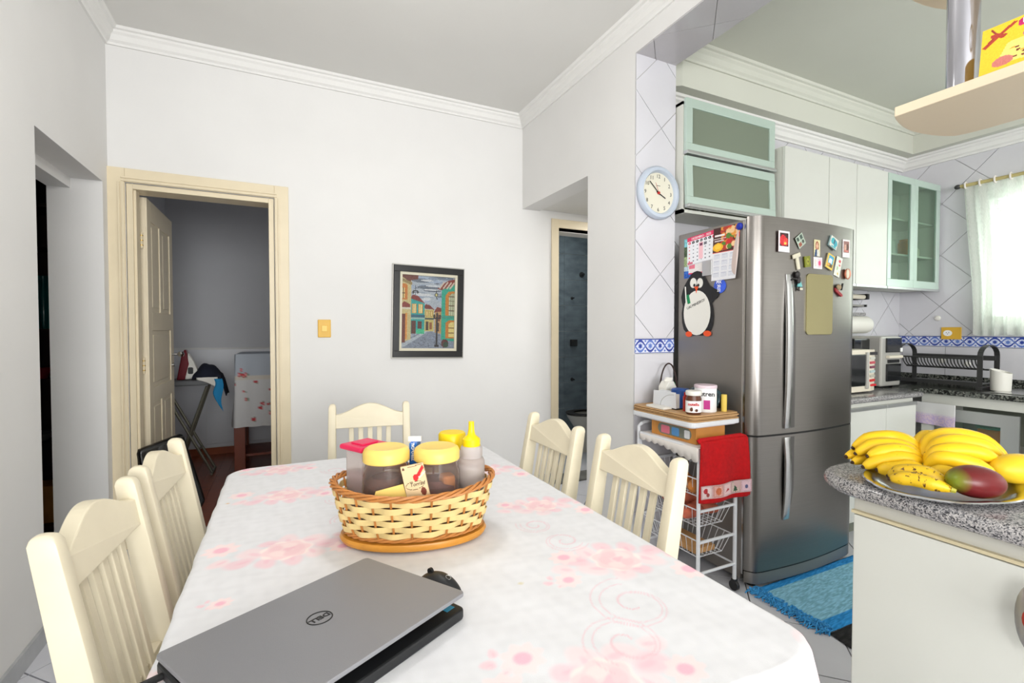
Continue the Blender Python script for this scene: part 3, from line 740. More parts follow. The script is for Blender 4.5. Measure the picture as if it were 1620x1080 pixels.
# bowed strip handles
def handle(z0, z1, up):
    mb = MB(); n = 14; L = []; R_ = []
    x0, x1 = 2.292, 2.336
    for i in range(n+1):
        t = i/n; z = z0+(z1-z0)*t
        s_ = t if up else 1-t
        d = 0.006+0.012*math.sin(min(1, s_*2.2)*PI/2)*(1 if s_ < 0.72 else 1-(s_-0.72)/0.34)
        L.append(d)
    vs = []
    for i in range(n+1):
        z = z0+(z1-z0)*i/n; yf = fy(2.31)
        for x, y in ((x0, yf-L[i]), (x1, yf-L[i]), (x1, yf-L[i]+0.012), (x0, yf-L[i]+0.012)): vs.append((x, y, z))
    fs = [(0,1,2,3), (n*4+3, n*4+2, n*4+1, n*4)]+[(i*4+j, (i+1)*4+j, (i+1)*4+(j+1) % 4, i*4+(j+1) % 4) for i in range(n) for j in range(4)]
    return mb.add(vs, fs)
handle(0.80, 1.585, False).build('handle', 'steel_light', fridge, smooth=True, bevel=0.002)
handle(0.33, 0.755, True).build('handle', 'steel_light', fridge, smooth=True, bevel=0.002)
for z0, z1, fl_ in ((0.80, 1.50, 1), (0.40, 0.755, 0)):
    MB().prism([(2.338, z0 if fl_ else z1), (2.372, (z0 if fl_ else z1)), (2.372, z0+(z1-z0)*(0.80 if fl_ else 0.25)), (2.352, z1 if fl_ else z0), (2.338, z1 if fl_ else z0)], (0, fy(2.355)-0.0012, 0), (1,0,0), (0,0,1), (0,0.003,0)).build('grip_recess', mat('steel_dark%d' % fl_, (112, 110, 108), 0.3, 1.0), fridge)
mat('dispenser_glass', (180, 172, 128), 0.04, 1.0)
pan = []
for cx_, cz_, a0 in ((2.668-0.02, 1.277+0.02, -PI/2), (2.668-0.02, 1.596-0.02, 0), (2.446+0.02, 1.596-0.02, PI/2), (2.446+0.02, 1.277+0.02, PI)):
    for k in range(5): a = a0+k*PI/8; pan.append((cx_+0.02*math.cos(a), cz_+0.02*math.sin(a)))
MB().prism(pan, (0, fy(2.55)-0.004, 0), (1,0,0), (0,0,1), (0,0.012,0)).build('dispenser_panel', 'dispenser_glass', fridge, bevel=0.002)

# ------------------------------------------------------------------ breakfast bar (island) with granite top
isl = thing('breakfast_bar', 'white breakfast bar cabinet under the grey granite top', 'cabinet', (1.75, 0.1, 0))
B(1.478, 2.02, -0.9, 0.80, 0.0, 0.828).build('carcass', 'white_laminate', isl, bevel=0.002)
B(1.466, 1.478, -0.06, 0.795, 0.10, 0.775).build('side_panel', 'cabinet_white', isl, bevel=0.003)
B(1.464, 1.478, -0.9, 0.80, 0.779, 0.787).build('trim_strip', 'panel_trim', isl)
B(1.466, 1.478, -0.9, -0.064, 0.10, 0.775).build('side_panel', 'cabinet_white', isl, bevel=0.003)
kb = MB().cyl((1.466, 0.416, 0.685), (1.444, 0.416, 0.685), 0.012)
kb.lathe([(0,0.0),(0.02,0.002),(0.044,0.010),(0.046,0.016),(0.03,0.022),(0,0.024)], (1.446, 0.416, 0.685), 24, sx=1.7, sy=0.72, R=np.array([[0,0,-1],[0,1,0],[1,0,0.0]]))
kb.build('round_handle', 'steel_light', isl, smooth=True)
MB().lathe([(0,0.0),(0.016,0.002),(0.018,0.006),(0,0.010)], (1.424, 0.416, 0.685), 16, sx=1.5, sy=1.0, R=np.array([[0,0,-1],[0,1,0],[1,0,0.0]])).build('handle_centre', mat('knob_red', (150, 50, 36), 0.4), isl, smooth=True)
def bar_outline(n=14):
    x0, x1, y0, y1, r = 1.425, 2.07, -0.95, 0.925, 0.16
    P = [(x0, y0), (x1, y0)]
    for cx_, a0 in ((x1-r, 0), (x0+r, PI/2)):
        for k in range(n+1): a = a0+k*PI/2/n; P.append((cx_+r*math.cos(a), y1-r+r*math.sin(a)))
    return P
def bullnose(outline, z0, z1, name, m, root=None):
    """slab with a half-round edge"""
    n = len(outline); A = np.array(outline); mb = MB(); rings = []; h = (z1-z0)/2
    nxt = np.roll(A, -1, 0)-A; prv = A-np.roll(A, 1, 0)
    nr = np.stack([nxt[:,1]/np.linalg.norm(nxt, axis=1)+prv[:,1]/np.linalg.norm(prv, axis=1), -(nxt[:,0]/np.linalg.norm(nxt, axis=1)+prv[:,0]/np.linalg.norm(prv, axis=1))], 1)
    nr /= np.linalg.norm(nr, axis=1)[:, None]
    for k in range(9):
        a = -PI/2+PI*k/8; off = h*(math.cos(a)-1); rings.append([(p[0]+q[0]*off, p[1]+q[1]*off, z0+h+h*math.sin(a)) for p, q in zip(A, nr)])
    vs = [p for r_ in rings for p in r_]
    fs = [tuple(range(n-1, -1, -1)), tuple(8*n+i for i in range(n))]+[(i*n+j, i*n+(j+1) % n, (i+1)*n+(j+1) % n, (i+1)*n+j) for i in range(8) for j in range(n)]
    return mb.add(vs, fs).build(name, m, root, smooth=True, ang=60)
tag(bullnose(bar_outline(), 0.829, 0.874, 'granite_top', 'granite_grey'), 'rounded grey speckled granite slab topping the breakfast bar', 'worktop')

# ------------------------------------------------------------------ hanging bar shelves on the chrome pole
mat('pole_chrome', (190, 190, 198), 0.10, 1.0)
def shelf_outline(dx=0.0, dy=0.0):
    P = [(1.515, -0.75), (1.845, -0.75), (1.845, 0.66), (1.838, 0.705), (1.829, 0.728), (1.800, 0.744), (1.760, 0.755), (1.715, 0.763), (1.675, 0.766), (1.640, 0.764), (1.607, 0.760), (1.570, 0.752), (1.540, 0.744), (1.515, 0.735)]
    return [(x+dx, y+dy) for x, y in P]
rk = thing('hanging_bar_shelf', 'cream hanging shelf rack on a chrome pole above the breakfast bar', 'shelf', (1.66, 0.3, 3.0))
MB().prism(shelf_outline(), (0,0,1.885), t=(0,0,0.026)).build('lower_shelf', 'cream_laminate', rk, bevel=0.002)
MB().prism(shelf_outline(), (0,0,2.26), t=(0,0,0.026)).build('upper_shelf', 'cream_laminate', rk, bevel=0.002)
MB().cyl((1.640, 0.640, 1.911), (1.640, 0.640, 2.999), 0.034, n=28).build('pole', 'pole_chrome', rk, smooth=True)
MB().cyl((1.640, -0.55, 1.911), (1.640, -0.55, 2.84), 0.034, n=28).build('pole', 'pole_chrome', rk, smooth=True)
# ------------------------------------------------------------------ kitchen wall cabinets
mat('frosted_glass', (168, 180, 160), 0.32, trans=0.55, ior=1.35)
mat('clear_glass', (205, 222, 210), 0.05, trans=0.95, ior=1.08)
mat('dark_inside', (120, 124, 112), 0.7)
mat('board_white', (214, 215, 206), 0.5)
# flap cabinet above the fridge
CX0, CX1, CYF, CYBk = 2.082, 2.856, 2.05, YK-0.009
fc = thing('flap_cabinet', 'white wall cabinet with two frosted glass flaps above the fridge', 'cabinet', (2.46, 2.17, 2.0))
for nm, a in (('side_panel', (CX0, CX0+0.018, CYF+0.02, CYBk, 1.985, 2.62)), ('side_panel', (CX1-0.018, CX1, CYF+0.02, CYBk, 1.985, 2.62)), ('top_panel', (CX0, CX1, CYF+0.02, CYBk, 2.602, 2.62)),
              ('bottom_panel', (CX0, CX1, CYF+0.02, CYBk, 1.985, 2.003)), ('shelf', (CX0+0.018, CX1-0.018, CYF+0.03, CYBk, 2.30, 2.316)), ('back_panel', (CX0, CX1, CYBk-0.008, CYBk, 2.003, 2.602))):
    B(*a).build(nm, 'board_white', fc)
def flap(z0, z1, tilt):
    """framed glass flap, hinged at its top edge"""
    c, s_ = math.cos(tilt), math.sin(tilt); H = z1-z0
    def pt(x, t, d): return (x, CYF+0.018-d*c-(H-t)*s_ if False else CYF+0.018-d-(H-t)*math.tan(tilt), z0+t)
    def slab(n, x0, x1, t0, t1, d0, d1, m, par=None, bev=0.0):
        vs = [pt(x, t, d) for d in (d0, d1) for (x, t) in ((x0,t0),(x1,t0),(x1,t1),(x0,t1))]
        return MB().add(vs, [(0,1,2,3),(7,6,5,4),(0,4,5,1),(1,5,6,2),(2,6,7,3),(3,7,4,0)]).build(n, m, fc, parent=par, bevel=bev)
    f = slab('flap_frame', CX0+0.006, CX1-0.002, H-0.052, H, 0, 0.02, 'aluminium_green', bev=0.002)
    slab('frame_bar', CX0+0.006, CX1-0.002, 0, 0.062, 0, 0.02, 'aluminium_green', f, 0.002)
    slab('frame_bar', CX0+0.006, CX0+0.056, 0.062, H-0.052, 0, 0.02, 'aluminium_green', f, 0.002)
    slab('frame_bar', CX1-0.052, CX1-0.002, 0.062, H-0.052, 0, 0.02, 'aluminium_green', f, 0.002)
    slab('glass_pane', CX0+0.05, CX1-0.046, 0.056, H-0.046, 0.006, 0.011, 'frosted_glass', f)
    slab('grip_rail', CX0+0.004, CX1, -0.004, 0.016, 0, 0.034, 'alu', f, 0.003)
flap(2.318, 2.635, 0.0); flap(2.010, 2.306, 0.045)
for x, wd, c in ((2.70, 0.10, (206, 214, 120)), (2.58, 0.08, (188, 200, 130))):
    tag(MB().lathe([(0,0),(wd*0.45,0.0),(wd*0.5,0.02),(wd*0.5,0.08),(wd*0.42,0.09),(0,0.09)], (x, 2.19, 2.317), 18).build('storage_tub', mat('tub%d' % int(x*100), c, 0.5), smooth=True), 'yellow-green plastic tub behind the upper glass flap, %s' % ('on the right' if x > 2.65 else 'on the left'), 'tub')
tag(B(2.33, 2.72, 2.13, 2.25, 2.0035, 2.11).build('storage_tray', mat('tray_board', (178, 178, 158), 0.6), bevel=0.006), 'beige storage tray behind the lower glass flap', 'tray')
tag(MB().cyl((2.30, 2.15, 2.0035), (2.30, 2.15, 2.12), 0.016).build('glass_tumbler', 'board_white', smooth=True), 'slim white jar beside the beige tray behind the flap', 'jar')

# white wall cabinets and the glazed end cabinet
UY, UZ0, UZ1 = 2.00, 1.628, 2.475
UX = [2.884, 3.345, 3.665, 4.058]
for i in range(3):
    t = thing('wall_cabinet', ['white wall cabinet next to the frosted flap cabinet', 'white wall cabinet in the middle of the row', 'white wall cabinet beside the glazed cabinet'][i], 'cabinet', ((UX[i]+UX[i+1])/2, 2.14, UZ0), 'white wall cabinets')
    B(UX[i], UX[i+1]-0.001, UY+0.022, YK-0.009, UZ0, UZ1).build('carcass', 'board_white', t)
    B(UX[i]+0.002, UX[i+1]-0.003, UY, UY+0.020, UZ0+0.004, UZ1).build('door', 'cabinet_white', t, bevel=0.0015)
    B(UX[i]+0.002, UX[i+1]-0.003, UY-0.006, UY+0.012, UZ0-0.014, UZ0+0.003).build('grip_rail', 'alu', t)
GX0, GX1, GXM = 4.062, 4.815, 4.43
gc = thing('glazed_cabinet', 'wall cabinet with two pale green framed glass doors at the window end', 'cabinet', (4.44, 2.14, UZ0))
for nm, a in (('side_panel', (GX0, GX0+0.016, UY+0.022, YK-0.009, UZ0, UZ1)), ('side_panel', (GX1-0.016, GX1, UY+0.022, YK-0.009, UZ0, UZ1)), ('top_panel', (GX0, GX1, UY+0.022, YK-0.009, UZ1-0.016, UZ1)),
              ('bottom_panel', (GX0, GX1, UY+0.022, YK-0.009, UZ0, UZ0+0.016)), ('back_panel', (GX0, GX1, YK-0.018, YK-0.009, UZ0, UZ1)), ('shelf', (GX0+0.016, GX1-0.016, UY+0.04, YK-0.018, 1.88, 1.894)), ('shelf', (GX0+0.016, GX1-0.016, UY+0.04, YK-0.018, 2.15, 2.164))):
    B(*a).build(nm, 'board_white', gc)
for x0, x1 in ((GX0+0.002, GXM-0.001), (GXM+0.001, GX1)):
    f = B(x0, x1, UY, UY+0.02, UZ1-0.05, UZ1).build('door_frame', 'aluminium_green', gc, bevel=0.002)
    for a in ((x0, x1, UY, UY+0.02, UZ0+0.004, UZ0+0.06), (x0, x0+0.05, UY, UY+0.02, UZ0+0.06, UZ1-0.05), (x1-0.05, x1, UY, UY+0.02, UZ0+0.06, UZ1-0.05)):
        B(*a).build('frame_bar', 'aluminium_green', gc, parent=f, bevel=0.002)
    B(x0+0.045, x1-0.045, UY+0.008, UY+0.012, UZ0+0.055, UZ1-0.045).build('glass_pane', 'clear_glass', gc, parent=f)
    B(x0, x1, UY-0.006, UY+0.012, UZ0-0.014, UZ0+0.003).build('grip_rail', 'alu', gc, parent=f)
def jar(name, lab, cat, x, y, z, r, h, c, tr=0.0):
    return tag(MB().lathe([(0,0),(r*0.9,0),(r,h*0.06),(r,h*0.8),(r*0.8,h*0.9),(r*0.85,h),(0,h)], (x,y,z), 18).build(name, mat('ware_%s_%d' % (name, int(x*1000+z*100)), c, 0.4, trans=tr), smooth=True), lab, cat)
jar('storage_jar', 'orange jar on the middle shelf of the glazed cabinet', 'jar', 4.56, 2.12, 1.8945, 0.05, 0.14, (226, 150, 60))
jar('storage_jar', 'small white jar beside the orange jar in the glazed cabinet', 'jar', 4.68, 2.12, 1.8945, 0.04, 0.08, (220, 220, 200))
jar('storage_jar', 'pink jar on the bottom shelf of the glazed cabinet', 'jar', 4.18, 2.12, 1.6445, 0.055, 0.15, (226, 130, 150))
for i, (x, z) in enumerate(((4.15, 1.8945), (4.25, 1.8945), (4.35, 1.8945), (4.30, 1.6445), (4.15, 2.1645), (4.26, 2.1645))):
    jar('drinking_glass', ['left tumbler on the middle shelf of the glazed cabinet', 'middle tumbler on the middle shelf of the glazed cabinet', 'right tumbler on the middle shelf of the glazed cabinet', 'pale tumbler beside the pink jar in the glazed cabinet', 'left tumbler on the top shelf of the glazed cabinet', 'right tumbler on the top shelf of the glazed cabinet'][i], 'glass', x, 2.12, z, 0.034, 0.12, (190, 200, 190))

# ------------------------------------------------------------------ lower cabinets and granite
KZ = 0.88
def lshape(): return [(2.99, YK-0.012), (2.99, 1.70), (3.90, 1.70), (3.90, 1.70), (4.245, 1.70), (4.245, 0.45), (XW-0.012, 0.45), (XW-0.012, YK-0.012)]
wt = thing('kitchen_worktop', 'dark granite worktop running round the corner under the window', 'worktop', (4.4, 1.7, KZ-0.035))
bullnose([(2.99, 1.715), (3.955, 1.715), (3.955, YK-0.012), (2.99, YK-0.012)], KZ-0.036, KZ, 'worktop_slab', 'granite_grey', wt)
B(3.955, 4.20, 1.81, YK-0.012, KZ-0.036, KZ).build('worktop_slab', 'granite_dark', wt)
B(4.20, XW-0.012, 0.45, YK-0.012, KZ-0.036, KZ).build('worktop_slab', 'granite_dark', wt, bevel=0.004)
B(XW-0.032, XW-0.012, 0.45, YK-0.032, KZ, KZ+0.058).build('upstand', 'granite_dark', wt, bevel=0.002)
B(2.99, XW-0.012, YK-0.032, YK-0.012, KZ, KZ+0.058).build('upstand', 'granite_dark', wt, bevel=0.002)
B(4.30, 4.75, 0.55, 1.50, KZ+0.0005, KZ+0.004).build('sink_rim', 'steel_light', wt, bevel=0.001)
lc = thing('base_cabinet', 'white base cabinet under the microwave between fridge and corner', 'cabinet', (3.47, 2.0, 0))
B(2.99, 3.93, 1.765, YK-0.012, 0.08, KZ-0.037).build('carcass', 'board_white', lc)
B(2.99, 3.93, 1.80, YK-0.012, 0, 0.08).build('plinth', 'dark_inside', lc)
for x0, x1 in ((3.02, 3.10), (3.104, 3.565), (3.569, 3.93)):
    d = B(x0, x1, 1.745, 1.764, 0.10, 0.79).build('door', 'cabinet_white', lc, bevel=0.0015)
    B(x0, x1, 1.738, 1.760, 0.79, 0.812).build('grip_rail', 'alu', lc, parent=d, bevel=0.002)
sc_ = thing('sink_cabinet', 'white framed sink cabinet with an open dark glass front', 'cabinet', (4.5, 1.3, 0))
for a in ((4.265, 4.285, 0.45, 1.86, 0.77, KZ-0.037), (4.265, 4.285, 1.78, 1.86, 0.08, 0.77), (4.265, 4.285, 1.24, 1.31, 0.08, 0.77), (4.265, 4.285, 0.45, 0.52, 0.08, 0.77)):
    B(*a).build('face_frame', 'board_white', sc_, bevel=0.002)
B(4.285, XW-0.012, 1.84, 1.86, 0.02, KZ-0.037).build('side_panel', 'board_white', sc_)
B(4.285, XW-0.012, 0.45, 0.47, 0.02, KZ-0.037).build('side_panel', 'board_white', sc_)
B(4.285, XW-0.012, 0.47, 1.84, 0.06, 0.08).build('bottom_panel', 'board_white', sc_)
B(XW-0.022, XW-0.012, 0.47, 1.84, 0.08, KZ-0.037).build('back_panel', 'dark_inside', sc_)
B(4.30, XW-0.02, 0.47, 1.84, 0.44, 0.455).build('shelf', 'board_white', sc_)
dr = B(4.246, 4.264, 1.33, 1.355, 0.10, 0.745).build('glass_door', 'alu', sc_)
for a in ((4.246, 4.264, 1.355, 1.42, 0.10, 0.745), (4.246, 4.264, 1.69, 1.76, 0.10, 0.745), (4.246, 4.264, 1.42, 1.69, 0.66, 0.745), (4.246, 4.264, 1.42, 1.69, 0.10, 0.18)):
    B(*a).build('door_frame', 'alu', sc_, parent=dr)
B(4.252, 4.257, 1.42, 1.69, 0.18, 0.66).build('glass_pane', 'clear_glass', sc_, parent=dr)
def bowl(lab, x, y, z, r, h, c, n):
    return tag(MB().lathe([(0,0),(r*0.55,0),(r*0.9,h*0.6),(r,h),(r*0.95,h),(r*0.85,h*0.62),(0,h*0.1)], (x,y,z), 24).build('mixing_bowl', mat('bowl%d' % n, c, 0.35), smooth=True), lab, 'bowl')
tag(B(4.36, 4.52, 1.435, 1.585, 0.456, 0.62).build('storage_box', mat('box_orange', (232, 130, 34), 0.45), bevel=0.02, bseg=3), 'orange plastic container inside the sink cabinet', 'container')
bowl('red plastic bowl inside the sink cabinet', 4.45, 1.66, 0.456, 0.075, 0.09, (176, 34, 34), 1)
tag(MB().lathe([(0,0.0),(0.10,0.0),(0.105,0.012),(0.06,0.03),(0,0.034)], (4.44, 1.51, 0.6205), 24).build('container_lid', mat('lid_teal', (40, 150, 130), 0.4), smooth=True), 'teal lid lying on the orange container in the sink cabinet', 'lid')
tag(MB().lathe([(0,0),(0.05,0),(0.05,0.16),(0.045,0.17),(0,0.17)], (4.66, 1.60, 0.456), 20).build('storage_jar', mat('jar_yel', (196, 190, 90), 0.4), smooth=True), 'yellow jar inside the sink cabinet', 'jar')
# ------------------------------------------------------------------ laptop, mouse, charger
mat('laptop_lid', (142, 142, 146), 0.42, 0.25, bump=0.12, bscale=700)
mat('laptop_dark', (30, 31, 33), 0.45)
mat('print_black', (20, 20, 22), 0.5)
mat('sticker_teal', (30, 150, 190), 0.4)
e1 = V(math.cos(math.radians(28)), math.sin(math.radians(28)), 0); e2 = V(e1[1], -e1[0], 0); ez = V(0,0,1)
LB = V(0.163, 1.10, 0.7585); LWd, LDp = 0.40, 0.300
lap = thing('laptop', 'grey laptop with its lid almost closed on the tablecloth', 'laptop', tuple(LB-e1*0.2+e2*0.14))
def lrect(r, x0, x1, y0, y1, n=5):
    P = []
    for cx_, cy_, a0 in ((x1-r, y0+r, -PI/2), (x1-r, y1-r, 0), (x0+r, y1-r, PI/2), (x0+r, y0+r, PI)):
        for k in range(n+1): a = a0+k*PI/2/n; P.append((cx_+r*math.cos(a), cy_+r*math.sin(a)))
    return P
# local plane: u = -e1 (towards A), v = e2 (towards the open front)
MB().prism(lrect(0.012, 0, LWd, 0, LDp), LB, -e1, e2, ez*0.019).build('base', 'laptop_dark', lap, bevel=0.004)
tilt = math.atan2(0.020, LDp); v2 = e2*math.cos(tilt)+ez*math.sin(tilt); n2 = np.cross(-e1, v2); n2 = n2 if n2[2] > 0 else -n2
LO = LB+ez*0.0225
lid = MB().prism(lrect(0.010, 0, LWd, 0, LDp), LO, -e1, v2, n2*0.007).build('lid', 'laptop_lid', lap, bevel=0.0015)
MB().prism(lrect(0.008, 0.006, LWd-0.006, 0.010, LDp-0.004), LO-n2*0.0012, -e1, v2, n2*0.0012).build('screen_bezel', 'laptop_dark', lap, parent=lid)
lc_ = LO-e1*LWd*0.5+v2*LDp*0.46+n2*0.0072
MB().tube([lc_+0.021*(math.cos(2*PI*k/40)*(-e1)+math.sin(2*PI*k/40)*v2) for k in range(40)], 0.0011, 6, closed=True).build('logo_ring', 'print_black', lap, parent=lid)
text('logo_lettering', 'DELL', lc_-v2*(-0.0055)+n2*0.0, -e1, -v2, 0.0165, 'print_black', lap, parent=lid, bold=0.0004) if False else text('logo_lettering', 'DELL', lc_-v2*0.0055, e1*-1, v2, 0.0165, 'print_black', lap, parent=lid, bold=0.0004)
MB().prism([(0,0),(0.02,0),(0.02,0.012),(0,0.012)], LB-e1*0.012+e2*(LDp-0.03)+ez*0.0192, -e1, e2, ez*0.0004).build('palmrest_sticker', 'sticker_teal', lap)
for q in (0.05, LWd-0.05):
    MB().cyl(LB-e1*(q-0.02)+ez*0.021-e2*-0.004, LB-e1*(q+0.02)+ez*0.021-e2*-0.004, 0.006, n=10).build('hinge', 'laptop_dark', lap)
plug0 = LB-e1*(LWd+0.001)+e2*0.035+ez*0.010
tag(MB().cyl(plug0, plug0-e1*0.045+ez*0.001, 0.0055, n=14).tube([plug0-e1*0.045+ez*0.001, plug0-e1*0.07+ez*0.0, plug0-e1*0.10+e2*0.05-ez*0.004, plug0-e1*0.08+e2*0.14-ez*0.006], 0.0024, 8).build('charger_plug', 'black_plastic', smooth=True), 'black charger plug and cable in the side of the laptop', 'charger')
mr = rotz(math.radians(-62)); mc = V(0.287, 0.950, 0.7592)
ms = thing('computer_mouse', 'small dark grey wireless mouse half hidden behind the laptop', 'mouse', tuple(mc))
prof = []
mbm = MB(); Pm = []
for i in range(15):
    t = i/14; row = []
    for j in range(13):
        s_ = j/12; a = PI*s_
        wx = 0.029*math.sin(PI*(0.08+0.84*t))**0.45; hz = 0.034*math.sin(PI*(0.06+0.86*t))**0.6
        row.append(mc+mr@V(-0.05+0.10*t, wx*math.cos(a), 0.001+hz*math.sin(a)))
    Pm.append(row)
mbm.grid(Pm)
mbm.f.append(tuple(13*i for i in range(15))+tuple(13*i+12 for i in range(14, -1, -1)))
mbm.build('shell', 'laptop_dark', ms, smooth=True)
MB().tube([mc+mr@V(0.026, 0, 0.034)+0.005*(math.cos(2*PI*k/16)*(mr@V(1,0,-0.5))+math.sin(2*PI*k/16)*(mr@V(0,1,0))) for k in range(16)], 0.0007, 5, closed=True).build('logo_ring', 'steel_light', ms)
MB().cyl(mc+mr@V(-0.026, -0.003, 0.031), mc+mr@V(-0.026, 0.003, 0.031), 0.007, n=12).build('scroll_wheel', 'black_plastic', ms, smooth=True)

# ------------------------------------------------------------------ turntable board, basket and what stands in it
mat('honey_wood', (206, 140, 52), 0.35, var=0.12, vscale=7, stretch=(1, 6, 1))
mat('wicker_light', (224, 198, 136), 0.5, var=0.10, vscale=30)
mat('wicker_dark', (186, 122, 62), 0.45, var=0.15, vscale=30)
BCx, BCy, BA = 0.307, 1.239, math.radians(-17)
bR = rotz(BA)
def el(a, b, th, z): return V(BCx, BCy, z)+bR@V(a*math.cos(th), b*math.sin(th), 0)
tt = MB().lathe([(0.0,0.0),(0.165,0.0),(0.186,0.006),(0.190,0.014),(0.186,0.022),(0.0,0.022)], (BCx, BCy, 0.7592), 48, sy=0.62, R=bR)
tag(tt.build('turntable_board', 'honey_wood', smooth=True), 'oval honey-coloured wooden board under the wicker basket', 'board')
bk = thing('wicker_basket', 'oval two-tone wicker basket holding jars on the dining table', 'basket', (BCx, BCy, 0.782))
Z0, Z1 = 0.784, 0.905
def br(z): t = (z-Z0)/(Z1-Z0); return 0.172+0.030*t**0.8, 0.102+0.042*t**0.8
MB().lathe([(0,0),(1,0),(1,0.006),(0,0.006)], (BCx, BCy, Z0-0.001), 40, sx=0.170, sy=0.100, R=bR).build('basket_floor', 'wicker_dark', bk)
NS = 26
for k in range(NS):
    th = 2*PI*(k+0.5)/NS; P = []
    for i in range(6): z = Z0+(Z1-Z0)*i/5; a, b = br(z); P.append(el(a, b, th, z))
    MB().tube(P, 0.0028, 6).build('stake', 'wicker_dark', bk)
rows = 6; zb, zt_ = 0.803, 0.889
for r_ in range(rows):
    zc = zb+(zt_-zb)*r_/(rows-1); hh = 0.0078; n = NS*8; vs = []
    for i in range(n):
        th = 2*PI*i/n; wv = 0.0052*math.cos(NS/2*(th-PI/NS)*1.0+(PI if r_ % 2 else 0))
        for dz, dr in ((-hh, 0), (hh, 0), (hh, 0.0022), (-hh, 0.0022)):
            pin = 1-0.35*abs(math.cos(NS/2*(th-PI/NS)+(PI if r_ % 2 else 0)))**4 if False else 1
            a, b = br(zc+dz); vs.append(el(a+wv+dr, b+wv+dr, th, zc+dz*pin))
    fs = [(i*4+j, ((i+1) % n)*4+j, ((i+1) % n)*4+(j+1) % 4, i*4+(j+1) % 4) for i in range(n) for j in range(4)]
    MB().add(vs, fs).build('woven_strip', 'wicker_light', bk, smooth=True)
def braid(zc, a, b, rad, turns, nst, nm, m, rr, ends=0.0):
    for s_ in range(nst):
        P = []; n = 150
        for i in range(n):
            th = 2*PI*i/n; ph = turns*th+2*PI*s_/nst
            P.append(el(a+rad*math.cos(ph), b+rad*math.cos(ph), th, zc+ends*math.cos(th)**2+rad*0.8*math.sin(ph)))
        MB().tube(P, rr, 6, closed=True).build(nm, m, bk, smooth=True)
braid(0.903, 0.205, 0.147, 0.0065, 9, 4, 'rim_braid', 'wicker_dark', 0.0034, 0.012)
braid(0.789, 0.175, 0.105, 0.004, 12, 3, 'base_braid', 'wicker_dark', 0.0030)

mat('jar_glass', (226, 214, 208), 0.07, trans=0.93, ior=1.13)
mat('hazy_plastic', (226, 218, 214), 0.35, trans=0.6, ior=1.15)
mat('lid_cream_yellow', (246, 212, 112), 0.4)
mat('lid_yellow', (250, 214, 10), 0.35)
mat('lid_pink', (222, 30, 84), 0.4)
mat('contents_brown', (112, 66, 46), 0.8, var=0.4, vscale=60)
mat('contents_toast', (206, 140, 70), 0.8, var=0.3, vscale=50)
mat('contents_plum', (120, 80, 80), 0.8, var=0.35, vscale=50)
mat('yellow_paper', (240, 206, 110), 0.6)
def lidded_jar(name, lab, x, y, z, r, h, content, lr, lh, hc):
    t = thing(name, lab, 'jar', (x, y, z))
    MB().lathe([(0,0),(r*0.86,0),(r*0.93,0.01),(r*1.0,h*0.35),(r*0.96,h*0.68),(r*0.82,h*0.86),(r*0.80,h*0.93),(r*0.77,h*0.93),(r*0.79,h*0.85),(r*0.93,h*0.67),(r*0.97,h*0.35),(r*0.89,0.012),(0,0.006)], (x,y,z), 36).build('glass_body', 'jar_glass', t, smooth=True)
    MB().lathe([(0,0.008),(r*0.86,0.014),(r*0.93,h*0.34),(r*0.90,hc*0.9),(r*0.6,hc),(0,hc*0.94)], (x,y,z), 24).build('contents', content, t, smooth=True)
    MB().lathe([(0,h*0.84),(lr*0.97,h*0.84),(lr,h*0.85),(lr,h*0.84+lh*0.62),(lr*0.94,h*0.84+lh*0.86),(lr*0.80,h*0.84+lh),(lr*0.55,h*0.84+lh*0.93),(0,h*0.84+lh*0.92)], (x,y,z), 36).build('lid', 'lid_cream_yellow', t, smooth=True)
    return t
BZ = 0.7915
lidded_jar('storage_jar', 'glass jar of dark biscuits with a cream-yellow lid, left in the basket', 0.234, 1.236, BZ, 0.062, 0.208, 'contents_brown', 0.059, 0.036, 0.135)
j2 = lidded_jar('storage_jar', 'glass jar of toast with a cream-yellow lid, right in the basket', 0.355, 1.194, BZ, 0.060, 0.208, 'contents_plum', 0.059, 0.035, 0.125)
B(0.358, 0.392, 1.150, 1.190, BZ+0.012, BZ+0.140).build('toast_slice', 'contents_toast', j2, bevel=0.008)
pk = thing('plastic_container', 'tall clear food container with a pink lid in the basket', 'container', (0.193, 1.325, BZ))
MB().obox((0.193, 1.325, BZ+0.098), 0.072, 0.072, 0.186, rotz(0.5)).build('body', 'hazy_plastic', pk, bevel=0.008)
MB().obox((0.193, 1.325, BZ+0.07), 0.060, 0.060, 0.12, rotz(0.5)).build('contents', mat('contents_pink', (196, 140, 150), 0.8), pk, bevel=0.004)
MB().obox((0.193, 1.325, BZ+0.198), 0.094, 0.094, 0.014, rotz(0.5)).build('lid', 'lid_pink', pk, bevel=0.005)
MB().obox((0.193, 1.325, BZ+0.206), 0.05, 0.05, 0.006, rotz(0.5)).build('lid_grip', 'lid_pink', pk, bevel=0.002)
sq = thing('squeeze_bottle', 'translucent squeeze bottle with a yellow nozzle in the basket', 'bottle', (0.455, 1.205, BZ))
MB().lathe([(0,0),(0.034,0),(0.036,0.006),(0.036,0.155),(0.033,0.163),(0.029,0.166),(0.030,0.172),(0.030,0.19),(0.026,0.197),(0,0.197)], (0.455,1.205,BZ), 28).build('body', 'hazy_plastic', sq, smooth=True)
MB().lathe([(0,0.004),(0.031,0.006),(0.031,0.10),(0,0.105)], (0.455,1.205,BZ), 20).build('contents', mat('contents_grey', (150, 126, 116), 0.6, var=0.3, vscale=40), sq, smooth=True)
